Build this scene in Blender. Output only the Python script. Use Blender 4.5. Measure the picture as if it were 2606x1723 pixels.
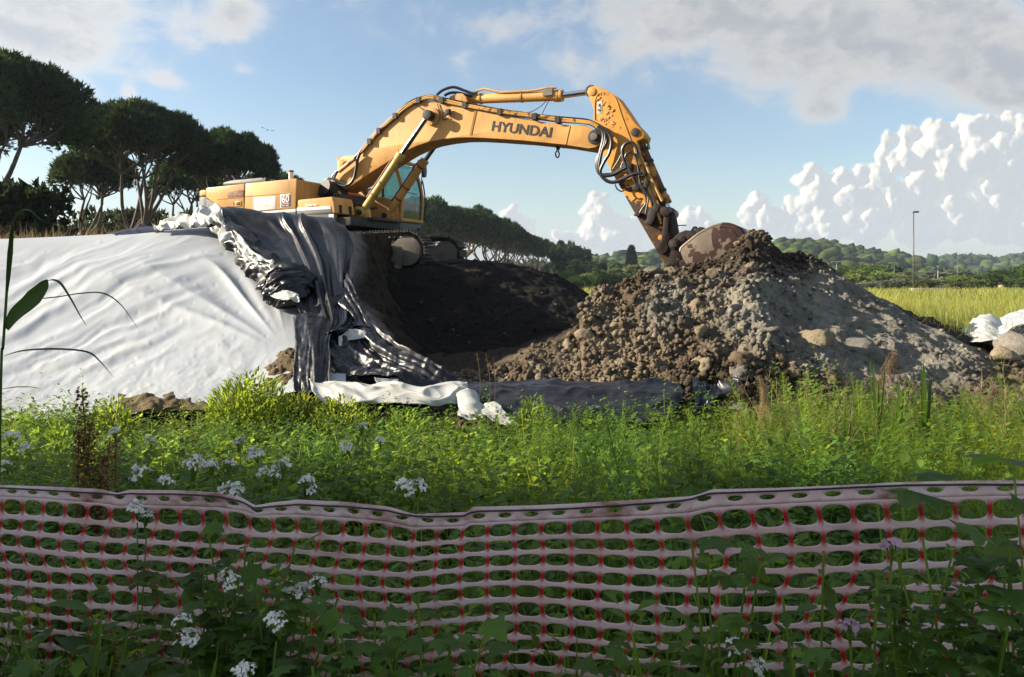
import bpy, bmesh, math, random
import numpy as np
from mathutils import Vector, Matrix

for _o in list(bpy.data.objects):
    bpy.data.objects.remove(_o, do_unlink=True)
SC = bpy.context.scene
COL = SC.collection
R = math.radians

# ------------------------------------------------------------------ camera
PF, U0, VH, CZ = 1882.0, 1303.0, 700.0, 1.65      # focal length in photo pixels, centre column, horizon row, eye height
cam_d = bpy.data.cameras.new('camera')
cam = bpy.data.objects.new('camera', cam_d)
COL.objects.link(cam)
cam.location = (0, 0, CZ)
cam.rotation_euler = (R(90), 0, 0)
cam_d.sensor_width = 36.0
cam_d.lens = PF / 2606.0 * 36.0
cam_d.shift_y = -(861.5 - VH) / 2606.0
cam_d.clip_start = 0.05
cam_d.clip_end = 30000
SC.camera = cam

# ------------------------------------------------------------------ sun, sky, exposure
SUN_EL, SUN_PHI = 24.0, 2.0          # elevation; degrees the sun stands behind the picture plane, on the left
SUN_DIR = Vector((-math.cos(R(SUN_EL)) * math.cos(R(SUN_PHI)), math.cos(R(SUN_EL)) * math.sin(R(SUN_PHI)), math.sin(R(SUN_EL))))
sun_d = bpy.data.lights.new('sun', 'SUN')
sun_d.energy = 4.7
sun_d.angle = R(0.55)
sun_d.color = (1.0, 0.885, 0.70)
sun = bpy.data.objects.new('sun', sun_d)
COL.objects.link(sun)
sun.location = SUN_DIR * 60
sun.rotation_euler = (-SUN_DIR).to_track_quat('-Z', 'Y').to_euler()

SC.view_settings.view_transform = 'Standard'
SC.view_settings.look = 'None'
SC.view_settings.gamma = 1.0
SC.view_settings.exposure = 1.4
SC.view_settings.use_curve_mapping = False
SC.cycles.use_denoising = True
SC.cycles.max_bounces = 6
SC.cycles.transparent_max_bounces = 10
SC.cycles.sample_clamp_indirect = 6.0


class NT:
    """small helper for writing node trees"""
    def __init__(s, tree):
        s.t = tree; s.n = tree.nodes; s.l = tree.links
    def new(s, typ, **kw):
        nd = s.n.new(typ)
        for k, v in kw.items():
            setattr(nd, k, v)
        return nd
    def set(s, nd, **kw):
        for k, v in kw.items():
            key = k.replace('_', ' ')
            s.put(nd.inputs[key], v)
        return nd
    def put(s, inp, v):
        if hasattr(v, 'bl_rna') and isinstance(v, bpy.types.NodeSocket):
            s.l.new(v, inp)
        else:
            inp.default_value = v
    def math(s, op, a, b=None, c=None, clamp=False):
        nd = s.new('ShaderNodeMath', operation=op, use_clamp=clamp)
        s.put(nd.inputs[0], a)
        if b is not None: s.put(nd.inputs[1], b)
        if c is not None: s.put(nd.inputs[2], c)
        return nd.outputs[0]
    def vmath(s, op, a, b=None):
        nd = s.new('ShaderNodeVectorMath', operation=op)
        s.put(nd.inputs[0], a)
        if b is not None: s.put(nd.inputs[1], b)
        return nd.outputs['Value'] if op in ('LENGTH', 'DOT_PRODUCT', 'DISTANCE') else nd.outputs[0]
    def noise(s, vec, scale, detail=4, rough=0.55, dist=0.0, out='Fac'):
        nd = s.new('ShaderNodeTexNoise')
        s.put(nd.inputs['Vector'], vec)
        s.set(nd, Scale=scale, Detail=detail, Roughness=rough, Distortion=dist)
        return nd.outputs[out]
    def ramp(s, fac, stops, interp='LINEAR'):
        nd = s.new('ShaderNodeValToRGB')
        cr = nd.color_ramp; cr.interpolation = interp
        while len(cr.elements) < len(stops): cr.elements.new(0.5)
        for e, (p, c) in zip(cr.elements, stops):
            e.position = p
            e.color = (c, c, c, 1) if not hasattr(c, '__len__') else (*c[:3], 1)
        s.put(nd.inputs[0], fac)
        return nd.outputs[0]
    def mix(s, fac, a, b, mode='MIX'):
        nd = s.new('ShaderNodeMix', data_type='RGBA', blend_type=mode)
        s.put(nd.inputs[0], fac)
        s.put(nd.inputs[6], a if not isinstance(a, tuple) else (*a[:3], 1))
        s.put(nd.inputs[7], b if not isinstance(b, tuple) else (*b[:3], 1))
        return nd.outputs[2]
    def smooth(s, x, lo, hi):
        if lo > hi:
            return s.math('SUBTRACT', 1.0, s.smooth(x, hi, lo))
        nd = s.new('ShaderNodeMapRange', interpolation_type='SMOOTHSTEP')
        s.put(nd.inputs[0], x)
        nd.inputs[1].default_value = lo; nd.inputs[2].default_value = hi
        return nd.outputs[0]


# ------------------------------------------------------------------ world: Nishita sky with high thin cloud
world = bpy.data.worlds.new('World')
SC.world = world
world.use_nodes = True
world.cycles.sampling_method = 'MANUAL'
world.cycles.sample_map_resolution = 512
w = NT(world.node_tree)
w.n.clear()
sky = w.new('ShaderNodeTexSky', sky_type='NISHITA')
sky.sun_disc = False
sky.sun_elevation = R(SUN_EL)
sky.sun_rotation = math.atan2(SUN_DIR.x, SUN_DIR.y)
sky.altitude = 20.0
sky.air_density = 1.15
sky.dust_density = 0.7
sky.ozone_density = 2.0
geo = w.new('ShaderNodeTexCoord')
dirv = geo.outputs['Generated']
sep = w.new('ShaderNodeSeparateXYZ')
w.put(sep.inputs[0], dirv)
dx, dy, dz = sep.outputs
az = w.math('ARCTAN2', dx, dy)
el = w.math('ARCSINE', dz)
def px_az(u): return math.atan2(u - U0, PF)
def px_el(u, v): return math.atan2((VH - v), math.hypot(u - U0, PF))
cv = w.new('ShaderNodeCombineXYZ')
w.put(cv.inputs[0], w.math('MULTIPLY', az, 1.0))
w.put(cv.inputs[1], w.math('MULTIPLY', el, 1.5))
cvec = cv.outputs[0]
n1 = w.noise(cvec, 4.2, 9, 0.58, 0.25)
n2 = w.noise(w.vmath('ADD', cvec, (3.1, 7.7, 1.3)), 13.0, 8, 0.6, 0.4)
cov = w.math('MULTIPLY_ADD', n2, 0.42, w.math('MULTIPLY', n1, 0.58))
# the larger cloud fields: centre (photo columns/rows), half sizes in radians, weight
for (u, v, ru, rv, wt) in [
    (2330, 30, 560, 150, 0.19), (1690, 50, 250, 130, 0.17), (2050, 190, 190, 110, 0.10), (1890, 250, 60, 70, 0.10),
    (2580, 235, 120, 110, 0.22), (2080, 280, 50, 45, 0.16), (1480, 190, 60, 40, .05),
    (40, 60, 190, 120, 0.20), (330, 20, 260, 70, 0.13), (600, 35, 60, 55, 0.19), (1080, 50, 200, 60, .08),
    (425, 205, 45, 22, 0.20), (330, 232, 20, 18, 0.19), (630, 178, 30, 15, 0.13), (545, 330, 90, 22, 0.13), (800, 252, 40, 20, .11),
    (1000, 300, 420, 200, -0.02), (1900, 420, 500, 160, -0.10), (300, 400, 500, 200, -.06)]:
    a0, e0 = px_az(u), px_el(u, v)
    da = w.math('DIVIDE', w.math('SUBTRACT', az, a0), ru / PF)
    de = w.math('DIVIDE', w.math('SUBTRACT', el, e0), rv / PF)
    r2 = w.math('ADD', w.math('MULTIPLY', da, da), w.math('MULTIPLY', de, de))
    g = w.math('MULTIPLY', w.math('EXPONENT', w.math('MULTIPLY', r2, -0.8)), wt)
    cov = w.math('ADD', cov, g)
cov = w.math('MULTIPLY_ADD', w.smooth(el, .36, .75), .10, cov)          # broken cloud thickens overhead, as at the top of the view
dens = w.math('MULTIPLY', w.smooth(cov, 0.535, 0.73), .92)
veil = w.math('MULTIPLY', w.smooth(cov, 0.40, 0.62), 0.15)
core = w.smooth(cov, 0.60, 0.80)
lowband = w.math('MULTIPLY', w.smooth(el, 0.24, -0.02), 0.42)           # pale air and far cloud near the horizon, all round
lown = w.math('MULTIPLY', lowband, w.smooth(w.noise(w.vmath('MULTIPLY', cvec, (1.0, 3.0, 1.0)), 5.0, 5, .5), 0.25, 0.7))
bill = w.noise(w.vmath('ADD', cvec, (9.1, 2.7, 4.3)), 22.0, 7, 0.6, 0.3)
cloud_lit = w.mix(core, (4.9, 4.75, 4.5), (3.0, 3.12, 3.35))
cloud_lit = w.mix(w.math('MULTIPLY', w.smooth(bill, .42, .66), .55), cloud_lit, (4.6, 4.5, 4.3))
sdot = w.vmath('DOT_PRODUCT', dirv, tuple(SUN_DIR))                      # cloud glows towards the sun
cloud_lit = w.vmath('SCALE', cloud_lit)
cloud_lit.node.inputs['Scale'].default_value = 1.0
w.put(cloud_lit.node.inputs['Scale'], w.math('MULTIPLY_ADD', w.smooth(sdot, .1, .95), .35, .95))
base = w.mix(lown, sky.outputs[0], (3.6, 4.2, 5.2))
base = w.mix(w.math('MULTIPLY', w.smooth(el, .09, -.01), .6), base, (3.1, 3.65, 4.8))
base = w.mix(veil, base, (4.0, 4.3, 4.8))
skyc = w.mix(dens, base, cloud_lit)
bg = w.new('ShaderNodeBackground')
w.put(bg.inputs[0], skyc)
bg.inputs[1].default_value = 0.064
wo = w.new('ShaderNodeOutputWorld')
w.put(wo.inputs[0], bg.outputs[0])

# ------------------------------------------------------------------ helpers
rs = np.random.RandomState(11)
random.seed(5)
_perm = np.tile(np.random.RandomState(7).permutation(256), 3)
_grad = np.random.RandomState(8).normal(size=(256, 3))
_grad /= np.linalg.norm(_grad, axis=1)[:, None]

def gn(x, y, z=0.0):
    """gradient noise, vectorised, about -0.7..0.7"""
    x, y, z = np.broadcast_arrays(np.asarray(x, float), np.asarray(y, float), np.asarray(z, float))
    xi, yi, zi = np.floor(x).astype(int), np.floor(y).astype(int), np.floor(z).astype(int)
    xf, yf, zf = x - xi, y - yi, z - zi
    fu = lambda t: t * t * t * (t * (t * 6 - 15) + 10)
    ux, uy, uz = fu(xf), fu(yf), fu(zf)
    out = 0
    for i in (0, 1):
        for j in (0, 1):
            for k in (0, 1):
                h = _perm[_perm[_perm[(xi + i) & 255] + ((yi + j) & 255)] + ((zi + k) & 255)]
                g = _grad[h]
                d = g[..., 0] * (xf - i) + g[..., 1] * (yf - j) + g[..., 2] * (zf - k)
                out = out + d * (ux if i else 1 - ux) * (uy if j else 1 - uy) * (uz if k else 1 - uz)
    return out

def fbm(x, y, z=0.0, o=4, lac=2.03, gain=0.5):
    s = 0; a = 1.0; f = 1.0
    for _ in range(o):
        s = s + a * gn(np.asarray(x) * f + 17.3 * _, np.asarray(y) * f + 3.7 * _, np.asarray(z) * f)
        a *= gain; f *= lac
    return s

def ridged(x, y, z=0.0, o=3, gain=0.5):
    s = 0; a = 1.0; f = 1.0
    for _ in range(o):
        s = s + a * (1 - 2.2 * np.abs(gn(np.asarray(x) * f + 5.1 * _, np.asarray(y) * f + 9.2 * _, np.asarray(z) * f)))
        a *= gain; f *= 2.1
    return s

def sstep(a, b, x):
    t = np.clip((np.asarray(x, float) - a) / (b - a), 0, 1)
    return t * t * (3 - 2 * t)

def W(u, v, Y):
    """world point seen at photo pixel (u, v) at depth Y"""
    u, v, Y = np.broadcast_arrays(np.asarray(u, float), np.asarray(v, float), np.asarray(Y, float))
    return np.stack([(u - U0) / PF * Y, Y, CZ + (VH - v) / PF * Y], -1)

def dip(Y):
    """the meadow falls away gently beyond the works"""
    return 1.7 * sstep(25, 150, Y)

def px(P):
    P = np.asarray(P, float)
    return U0 + PF * P[..., 0] / P[..., 1], VH - PF * (P[..., 2] - CZ) / P[..., 1]

def curve(pts, t):
    """Catmull-Rom through pts (n,k) at t in 0..1 (array)"""
    P = np.asarray(pts, float); n = len(P)
    t = np.clip(np.asarray(t, float), 0, 1) * (n - 1)
    i = np.minimum(t.astype(int), n - 2); f = (t - i)[..., None]
    g = lambda k: P[np.clip(k, 0, n - 1)]
    p0, p1, p2, p3 = g(i - 1), g(i), g(i + 1), g(i + 2)
    return 0.5 * (2 * p1 + (p2 - p0) * f + (2 * p0 - 5 * p1 + 4 * p2 - p3) * f ** 2 + (3 * p1 - p0 - 3 * p2 + p3) * f ** 3)

def patch(rows, s, t):
    """rows: control rows [t][s][k]; returns (len(t), len(s), k)"""
    a = np.stack([curve(r, s) for r in rows])           # T,S,k
    T, S, K = a.shape
    b = curve(a.reshape(T, S * K), t)
    return b.reshape(len(t), S, K)

def gridf(nr, nc):
    i = np.arange(nr - 1)[:, None] * nc + np.arange(nc - 1)[None]
    return np.stack([i, i + 1, i + nc + 1, i + nc], -1).reshape(-1, 4)

def me_np(name, V, Fc, mat=None, smooth=True, col=None, mats=None, mi=None):
    V = np.asarray(V, np.float32).reshape(-1, 3)
    me = bpy.data.meshes.new(name)
    if isinstance(Fc, np.ndarray):
        m, k = Fc.shape
        me.vertices.add(len(V)); me.vertices.foreach_set('co', V.ravel())
        me.loops.add(m * k); me.loops.foreach_set('vertex_index', Fc.astype(np.int32).ravel())
        me.polygons.add(m); me.polygons.foreach_set('loop_start', np.arange(0, m * k, k, dtype=np.int32))
    else:
        me.from_pydata(V.tolist(), [], [list(map(int, f)) for f in Fc])
    me.update(calc_edges=True)
    if smooth:
        me.polygons.foreach_set('use_smooth', np.ones(len(me.polygons), bool))
    if col is not None:
        col = np.asarray(col, np.float32).reshape(len(V), -1)
        if col.shape[1] == 3: col = np.concatenate([col, np.ones((len(V), 1), np.float32)], 1)
        ca = me.color_attributes.new('Col', 'FLOAT_COLOR', 'POINT')
        ca.data.foreach_set('color', col.ravel())
    if mat: me.materials.append(mat)
    if mats:
        for m_ in mats: me.materials.append(m_)
        if mi is not None: me.polygons.foreach_set('material_index', np.asarray(mi, np.int32))
    return me

def tag(o, label=None, cat=None, group=None, kind=None):
    if label: o['label'] = label
    if cat: o['category'] = cat
    if group: o['group'] = group
    if kind: o['kind'] = kind
    return o

def link(name, data, parent=None, loc=None, rot=None, scale=None, **tg):
    o = bpy.data.objects.new(name, data)
    COL.objects.link(o)
    if parent is not None: o.parent = parent
    if loc is not None: o.location = loc
    if rot is not None: o.rotation_euler = rot
    if scale is not None: o.scale = scale if hasattr(scale, '__len__') else (scale,) * 3
    return tag(o, **tg)

def empty(name, loc=(0, 0, 0), rot=None, **tg):
    return link(name, None, None, loc, rot, **tg)

class MB:
    """collects vertices and faces"""
    def __init__(s): s.v = []; s.f = []; s.c = []
    def add(s, V, Fc, c=None):
        b = len(s.v); s.v += [tuple(map(float, p)) for p in V]; s.f += [tuple(int(i) + b for i in f) for f in Fc]
        if c is not None: s.c += [tuple(c)] * len(V)
        return s
    def box(s, lo, hi):
        x0, y0, z0 = lo; x1, y1, z1 = hi
        return s.add([(x0,y0,z0),(x1,y0,z0),(x1,y1,z0),(x0,y1,z0),(x0,y0,z1),(x1,y0,z1),(x1,y1,z1),(x0,y1,z1)],
                     [(0,3,2,1),(4,5,6,7),(0,1,5,4),(1,2,6,5),(2,3,7,6),(3,0,4,7)])
    def tube(s, pts, r, n=8, cap=True):
        pts = [Vector(p) for p in pts]; m = len(pts)
        rr = r if hasattr(r, '__len__') else [r] * m
        V = []; ref = None
        for i, p in enumerate(pts):
            d = (pts[min(i + 1, m - 1)] - pts[max(i - 1, 0)]).normalized()
            if ref is None:
                ref = Vector((0, 0, 1)) if abs(d.z) < .9 else Vector((1, 0, 0))
            a = (ref - d * ref.dot(d)).normalized(); b = d.cross(a); ref = a
            for k in range(n):
                th = 2 * math.pi * k / n
                V.append(p + (a * math.cos(th) + b * math.sin(th)) * rr[i])
        Fc = [(i*n+k, i*n+(k+1)%n, (i+1)*n+(k+1)%n, (i+1)*n+k) for i in range(m-1) for k in range(n)]
        if cap: Fc += [tuple(range(n))[::-1], tuple(range((m-1)*n, m*n))]
        return s.add(V, Fc)
    def mesh(s, name, mat, smooth=False, auto=None):
        me = bpy.data.meshes.new(name)
        me.from_pydata(s.v, [], s.f); me.update()
        if mat: me.materials.append(mat)
        if s.c and len(s.c) == len(s.v):
            ca = me.color_attributes.new('Col', 'FLOAT_COLOR', 'POINT')
            ca.data.foreach_set('color', np.concatenate([np.asarray(s.c, np.float32), np.ones((len(s.c), 1), np.float32)], 1).ravel())
        if smooth:
            me.polygons.foreach_set('use_smooth', np.ones(len(me.polygons), bool))
            if auto: me.set_sharp_from_angle(angle=R(auto))
        return me

def tri_arrays(Vs, Fs, Cs=None):
    """merge lists of (V,F) arrays"""
    off = 0; F2 = []
    for V, Fc in zip(Vs, Fs):
        F2.append(Fc + off); off += len(V)
    return np.concatenate(Vs), np.concatenate(F2), (np.concatenate(Cs) if Cs else None)

# ------------------------------------------------------------------ materials
MATS = {}
def newmat(name):
    m = bpy.data.materials.new(name); m.use_nodes = True
    t = NT(m.node_tree); t.n.clear()
    out = t.new('ShaderNodeOutputMaterial')
    MATS[name] = m
    return m, t, out

def objco(t):
    return t.new('ShaderNodeTexCoord').outputs['Object']

def bump(t, h, strength=0.3, dist=0.02):
    b = t.new('ShaderNodeBump'); b.inputs['Strength'].default_value = strength; b.inputs['Distance'].default_value = dist
    t.put(b.inputs['Height'], h); return b.outputs[0]

def principled(name, color, rough=0.6, metal=0.0, var=0.12, vscale=3.0, bmp=0.0, bscale=30.0, spec=0.5, attr=None, worldco=False):
    m, t, out = newmat(name)
    p = t.new('ShaderNodeBsdfPrincipled')
    co = t.new('ShaderNodeNewGeometry').outputs['Position'] if worldco else objco(t)
    n = t.noise(co, vscale, 5, .6)
    lo = tuple(c * (1 - var) for c in color); hi = tuple(min(1, c * (1 + var)) for c in color)
    c = t.mix(t.smooth(n, .3, .7), lo, hi)
    if attr:
        a = t.new('ShaderNodeAttribute', attribute_name=attr)
        c = t.mix(1.0, c, a.outputs[0], 'MULTIPLY')
    t.put(p.inputs['Base Color'], c)
    p.inputs['Roughness'].default_value = rough; p.inputs['Metallic'].default_value = metal
    p.inputs['Specular IOR Level'].default_value = spec
    if bmp:
        t.put(p.inputs['Normal'], bump(t, t.noise(co, bscale, 5, .6), bmp, 0.01))
    t.put(out.inputs[0], p.outputs[0])
    return m

def leafmat(name, color, trans=None, mixf=0.45, rough=0.5, spec=0.25, var=0.25, vscale=6.0, attr=True):
    """two-sided leaf: diffuse + translucent"""
    m, t, out = newmat(name)
    co = t.new('ShaderNodeNewGeometry').outputs['Position']
    n = t.noise(co, vscale, 3, .6)
    f = t.smooth(n, .3, .7)
    c = t.mix(f, tuple(x * (1 - var) for x in color), tuple(x * (1 + var) for x in color))
    trans = trans or tuple(x * 1.6 for x in color)
    c2 = t.mix(f, tuple(x * (1 - var) for x in trans), tuple(x * (1 + var) for x in trans))
    if attr:
        a = t.new('ShaderNodeAttribute', attribute_name='Col').outputs[0]
        c = t.mix(1.0, c, a, 'MULTIPLY'); c2 = t.mix(1.0, c2, a, 'MULTIPLY')
    p = t.new('ShaderNodeBsdfPrincipled')
    t.put(p.inputs['Base Color'], c)
    p.inputs['Roughness'].default_value = rough; p.inputs['Specular IOR Level'].default_value = spec
    tr = t.new('ShaderNodeBsdfTranslucent')
    t.put(tr.inputs[0], c2)
    mx = t.new('ShaderNodeMixShader'); mx.inputs[0].default_value = mixf
    t.put(mx.inputs[1], p.outputs[0]); t.put(mx.inputs[2], tr.outputs[0])
    t.put(out.inputs[0], mx.outputs[0])
    return m

# ------------------------------------------------------------------ ground and terrain
def soilmat(name, bscale=30.0, bs=0.8, rough=0.95):
    m, t, out = newmat(name)
    co = t.new('ShaderNodeNewGeometry').outputs['Position']
    a = t.new('ShaderNodeAttribute', attribute_name='Col').outputs[0]
    n = t.noise(co, 9.0, 6, .65)
    n2 = t.noise(co, 55.0, 4, .65)
    k = t.math('MULTIPLY', t.math('MULTIPLY_ADD', t.smooth(n, .25, .75), .7, .6), t.math('MULTIPLY_ADD', n2, .9, .52))
    c = t.mix(1.0, a, t.ramp(k, [(0, 0.0), (1, 1.0)]), 'MULTIPLY')
    p = t.new('ShaderNodeBsdfPrincipled')
    t.put(p.inputs['Base Color'], c)
    p.inputs['Roughness'].default_value = rough; p.inputs['Specular IOR Level'].default_value = .15
    h = t.math('ADD', t.noise(co, bscale, 6, .7), t.math('MULTIPLY', t.noise(co, bscale * 3.4, 3, .6), .4))
    t.put(p.inputs['Normal'], bump(t, h, bs, 0.055))
    t.put(out.inputs[0], p.outputs[0])
    return m
M_SOIL = soilmat('soil')
M_DARKSOIL = soilmat('dark_soil', 30, .6)

# ground sheet out to the horizon
xs = np.concatenate([-np.geomspace(2500, 30, 30), np.linspace(-28, 28, 71), np.geomspace(30, 2500, 30)])
ys = np.concatenate([np.linspace(-60, 0, 12)[:-1], np.linspace(0, 40, 61), np.geomspace(42, 3500, 46)])
X, Y = np.meshgrid(xs, ys)
Z = 0.05 * fbm(X * .3, Y * .3) + 0.02 * fbm(X * 1.7, Y * 1.7) - .03 - dip(Y)
far = sstep(20, 60, np.hypot(X, Y))
c1 = np.array([.055, .045, .028]); c2 = np.array([.20, .19, .075]); c3 = np.array([.10, .12, .04])
k = np.clip(.5 + 1.2 * fbm(X * .05, Y * .05), 0, 1)[..., None]
C = c1 * (1 - far[..., None]) + (c2 * k + c3 * (1 - k)) * far[..., None]
link('ground', me_np('ground', np.stack([X, Y, Z], -1), gridf(*X.shape), M_SOIL, col=C), kind='structure')

# raised embankment the machine stands on, behind the covered heap
def emb_z(x, y):
    z = 1.70 * sstep(12.2, 13.6, y + .06 * x) * sstep(27, 23, y) * sstep(-2.2, -3.6, x - .45 * (y - 13)) * sstep(-40, -30, x)
    return z + .06 * fbm(x * .6, y * .6) + .03 * fbm(x * 2.5, y * 2.5)
xs = np.linspace(-42, 4, 120); ys = np.linspace(11.6, 36, 90)
X, Y = np.meshgrid(xs, ys)
C = np.ones(X.shape + (3,)) * np.array([.075, .062, .04])
link('embankment_ground', me_np('embankment_ground', np.stack([X, Y, emb_z(X, Y)], -1), gridf(*X.shape), M_SOIL, col=C), kind='structure')

D = 1.0987                                            # photo pixels per pixel of the view the outlines were read in
def dpx(l): return [(a * D, b * D) for a, b in l]

# pit of black soil
K = [1, 1, 1]
us = np.array([860, 940, 1020, 1110, 1200, 1300, 1400, 1500, 1620.])
crest_v = np.interp(us / D, [780, 880, 930, 990, 1060, 1110, 1150, 1200, 1250, 1300, 1340, 1370, 1420, 1500], np.array([600, 607, 627, 624, 614, 612, 615, 628, 645, 652, 672, 700, 740, 760]) * D)
crest_Y = np.interp(us, [860, 1150, 1300, 1620], [15.2, 15.8, 17.0, 17.0])
rows = []
for Yk, z in ((9.2, .02), (10.4, .06), (12.0, .25), (13.8, .8)):
    rows.append([(u, VH - (z + .1 * math.sin(u * .02) - CZ) / Yk * PF, Yk) for u in us])
rows.append(list(zip(us, crest_v, crest_Y)))
rows.append([(u, VH - (min(1.70, 1.65 + (700 - v) / PF * y - .05) - CZ) / 19.5 * PF, 19.5) for u, v, y in zip(us, crest_v, crest_Y)])
rows.append([(u, VH - (.2 - CZ) / 26. * PF, 26.) for u in us])
s = np.linspace(0, 1, 200); t = np.linspace(0, 1, 210)
q = patch(rows, s, t); P = W(q[..., 0], q[..., 1], q[..., 2])
x, y, z = P[..., 0], P[..., 1], P[..., 2]
bill = np.abs(gn(x * 3.1, y * 3.1, z * 3.1)); bill2 = np.abs(gn(x * 9, y * 9, z * 9))
P[..., 2] += .16 * fbm(x * .8, y * .8, z) + .14 * bill + .05 * bill2 + .03 * fbm(x * 14, y * 14, z * 14, 3)
k = np.clip(.5 + fbm(x * 1.1, y * 1.1, 3.3), 0, 1)[..., None]
C = np.array([.009, .0082, .0078]) * (1 - k) + np.array([.018, .0155, .013]) * k
pale = sstep(.3, .62, fbm(x * 1.6, y * 1.6, 8.1) + .2 * sstep(13, 16, y))[..., None]
C = C * (1 - pale) + np.array([.05, .04, .03]) * pale
PIT_P = P.copy()
link('pit_ground', me_np('pit_ground', P, gridf(*x.shape), M_DARKSOIL, col=C), kind='structure')

# cut bank between the covered heap and the pit
rows = [
    [(800, 600, 12.9), (872, 586, 12.9), (905, 592, 13.3), (960, 600, 14.4), (985, 604, 15.6), (1000, 640, 16.4)],
    [(800, 680, 11.9), (880, 655, 12.1), (915, 650, 12.5), (950, 668, 13.6), (975, 690, 14.9), (1000, 700, 15.8)],
    [(820, 760, 11.0), (880, 740, 11.3), (905, 742, 11.7), (958, 752, 12.7), (985, 775, 13.6), (1010, 790, 14.4)],
    [(830, 850, 9.8), (900, 820, 10.5), (940, 805, 10.9), (995, 830, 11.7), (1020, 862, 12.1), (1050, 880, 12.8)],
    [(850, 940, 9.2), (960, 905, 9.6), (1005, 880, 10.0), (1040, 905, 10.3), (1075, 935, 10.7), (1100, 945, 11.2)],
    [(880, 1010, 8.8), (1000, 985, 9.0), (1060, 965, 9.2), (1095, 965, 9.5), (1120, 975, 9.9), (1150, 980, 10.4)]]
s = np.linspace(0, 1, 150); t = np.linspace(0, 1, 230)
q = patch(rows, s, t); P = W(q[..., 0], q[..., 1], q[..., 2])
x, y, z = P[..., 0].copy(), P[..., 1].copy(), P[..., 2].copy()
rough_ = sstep(.28, .5, s + .12 * gn(z * 2.0, y, 4.4))
dd = .05 * fbm(x * 2, y * 2, z * 2) + (.3 + .7 * rough_) * (.16 * fbm(x * 1.1, y * 1.1, z * 1.1, 2) + .28 * np.abs(gn(x * 2.6, y * 2.6, z * 2.6)) + .09 * np.abs(gn(x * 7, y * 7, z * 7)) + .03 * fbm(x * 18, y * 18, z * 18, 3))
P[..., 0] += .6 * dd; P[..., 1] -= .6 * dd; P[..., 2] += .35 * dd
grey = np.array([.24, .235, .215]); brown = np.array([.045, .033, .023]); tan = np.array([.26, .22, .16])
edge = np.exp(-((s - .40) / .06) ** 2) * sstep(.45, .8, t)[:, None]
C = grey * (1 - rough_[..., None]) + brown * rough_[..., None]
C = C * (1 - edge[..., None]) + tan * edge[..., None]
link('cut_bank_ground', me_np('cut_bank_ground', P, gridf(*x.shape), M_SOIL, col=C), kind='structure')

# ------------------------------------------------------------------ the spoil heap on the right
CRD = np.array([(990, 872), (1060, 868), (1100, 866), (1180, 832), (1230, 806), (1285, 786), (1330, 768), (1344, 748), (1349, 706), (1380, 672), (1420, 667),
    (1450, 652), (1480, 634), (1520, 626), (1560, 622), (1600, 610), (1640, 606), (1680, 594), (1703, 568), (1722, 547), (1750, 537), (1776, 545),
    (1795, 568), (1815, 586), (1850, 583), (1882, 592), (1915, 612), (1950, 640), (1990, 662), (2030, 688), (2070, 705), (2110, 735), (2160, 758),
    (2210, 778), (2260, 802), (2320, 832), (2372, 852), (2450, 885), (2560, 930)]) * D
CRY = np.array([(990, 9.2), (1180, 9.8), (1330, 10.3), (1380, 11.0), (1560, 12.0), (1750, 12.3), (1900, 12.0), (2100, 11.2), (2372, 10.2), (2560, 9.8)]) * np.array([D, 1])
def heap(u, t):
    """surface point of the heap: t 0 foot .. 1 crest .. 1.6 behind"""
    u, t = np.broadcast_arrays(u, t)
    vc = np.interp(u, CRD[:, 0], CRD[:, 1]); yc = np.interp(u, CRY[:, 0], CRY[:, 1])
    zc = CZ + (VH - vc) / PF * yc
    yb = 7.9 + .15 * np.sin(u * .006)
    tf = np.clip(t, 0, 1)
    y = yb + (yc - yb) * tf
    pr = tf ** .92 + .05 * np.sin(tf * 5.2 + u * .006) * tf * (1 - tf) * 2
    z = -.05 + (zc + .05) * pr
    tb = np.clip(t - 1, 0, .6) / .6
    y = y + tb * 5.5
    z = z - tb * (.5 + 1.4 * sstep(1250, 1500, u) * 0) * (zc * .55) - sstep(.6, 1, tb) * zc * .75
    return np.stack([(u - U0) / PF * y, y, np.maximum(z, -.1 )], -1)
NF = 260
uu = np.linspace(985 * D, 2480 * D, 540)
tt = np.concatenate([np.linspace(0, 1, NF), np.linspace(1, 1.6, 40)[1:]])
P = heap(uu[None], tt[:, None])
x, y, z = P[..., 0].copy(), P[..., 1].copy(), P[..., 2].copy()
pu, pv = px(P)
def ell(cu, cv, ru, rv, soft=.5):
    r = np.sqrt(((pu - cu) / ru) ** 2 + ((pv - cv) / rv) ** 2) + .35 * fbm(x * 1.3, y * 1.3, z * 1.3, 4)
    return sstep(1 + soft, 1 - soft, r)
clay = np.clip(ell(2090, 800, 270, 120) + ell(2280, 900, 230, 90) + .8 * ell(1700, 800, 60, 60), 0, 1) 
dark_earth = np.clip(ell(1900, 680, 330, 70) + ell(1960, 1010, 330, 90) + .7 * ell(2250, 1000, 350, 70), 0, 1)  # patches of darker soil on the crest and along the foot
clumpy = np.clip(ell(1760, 850, 260, 130) + ell(1900, 650, 260, 90) + ell(1800, 960, 260, 90) + .6 * ell(1560, 730, 120, 60), 0, 1)
b1 = np.abs(gn(x * 1.7, y * 1.7, z * 1.7)); b2 = np.abs(gn(x * 4.3 + 3, y * 4.3, z * 4.3)); b3 = np.abs(gn(x * 11, y * 11, z * 11 + 5)); b4 = np.abs(gn(x * 26, y * 26, z * 26))
fine = fbm(x * 9, y * 9, z * 9, 4)
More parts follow.
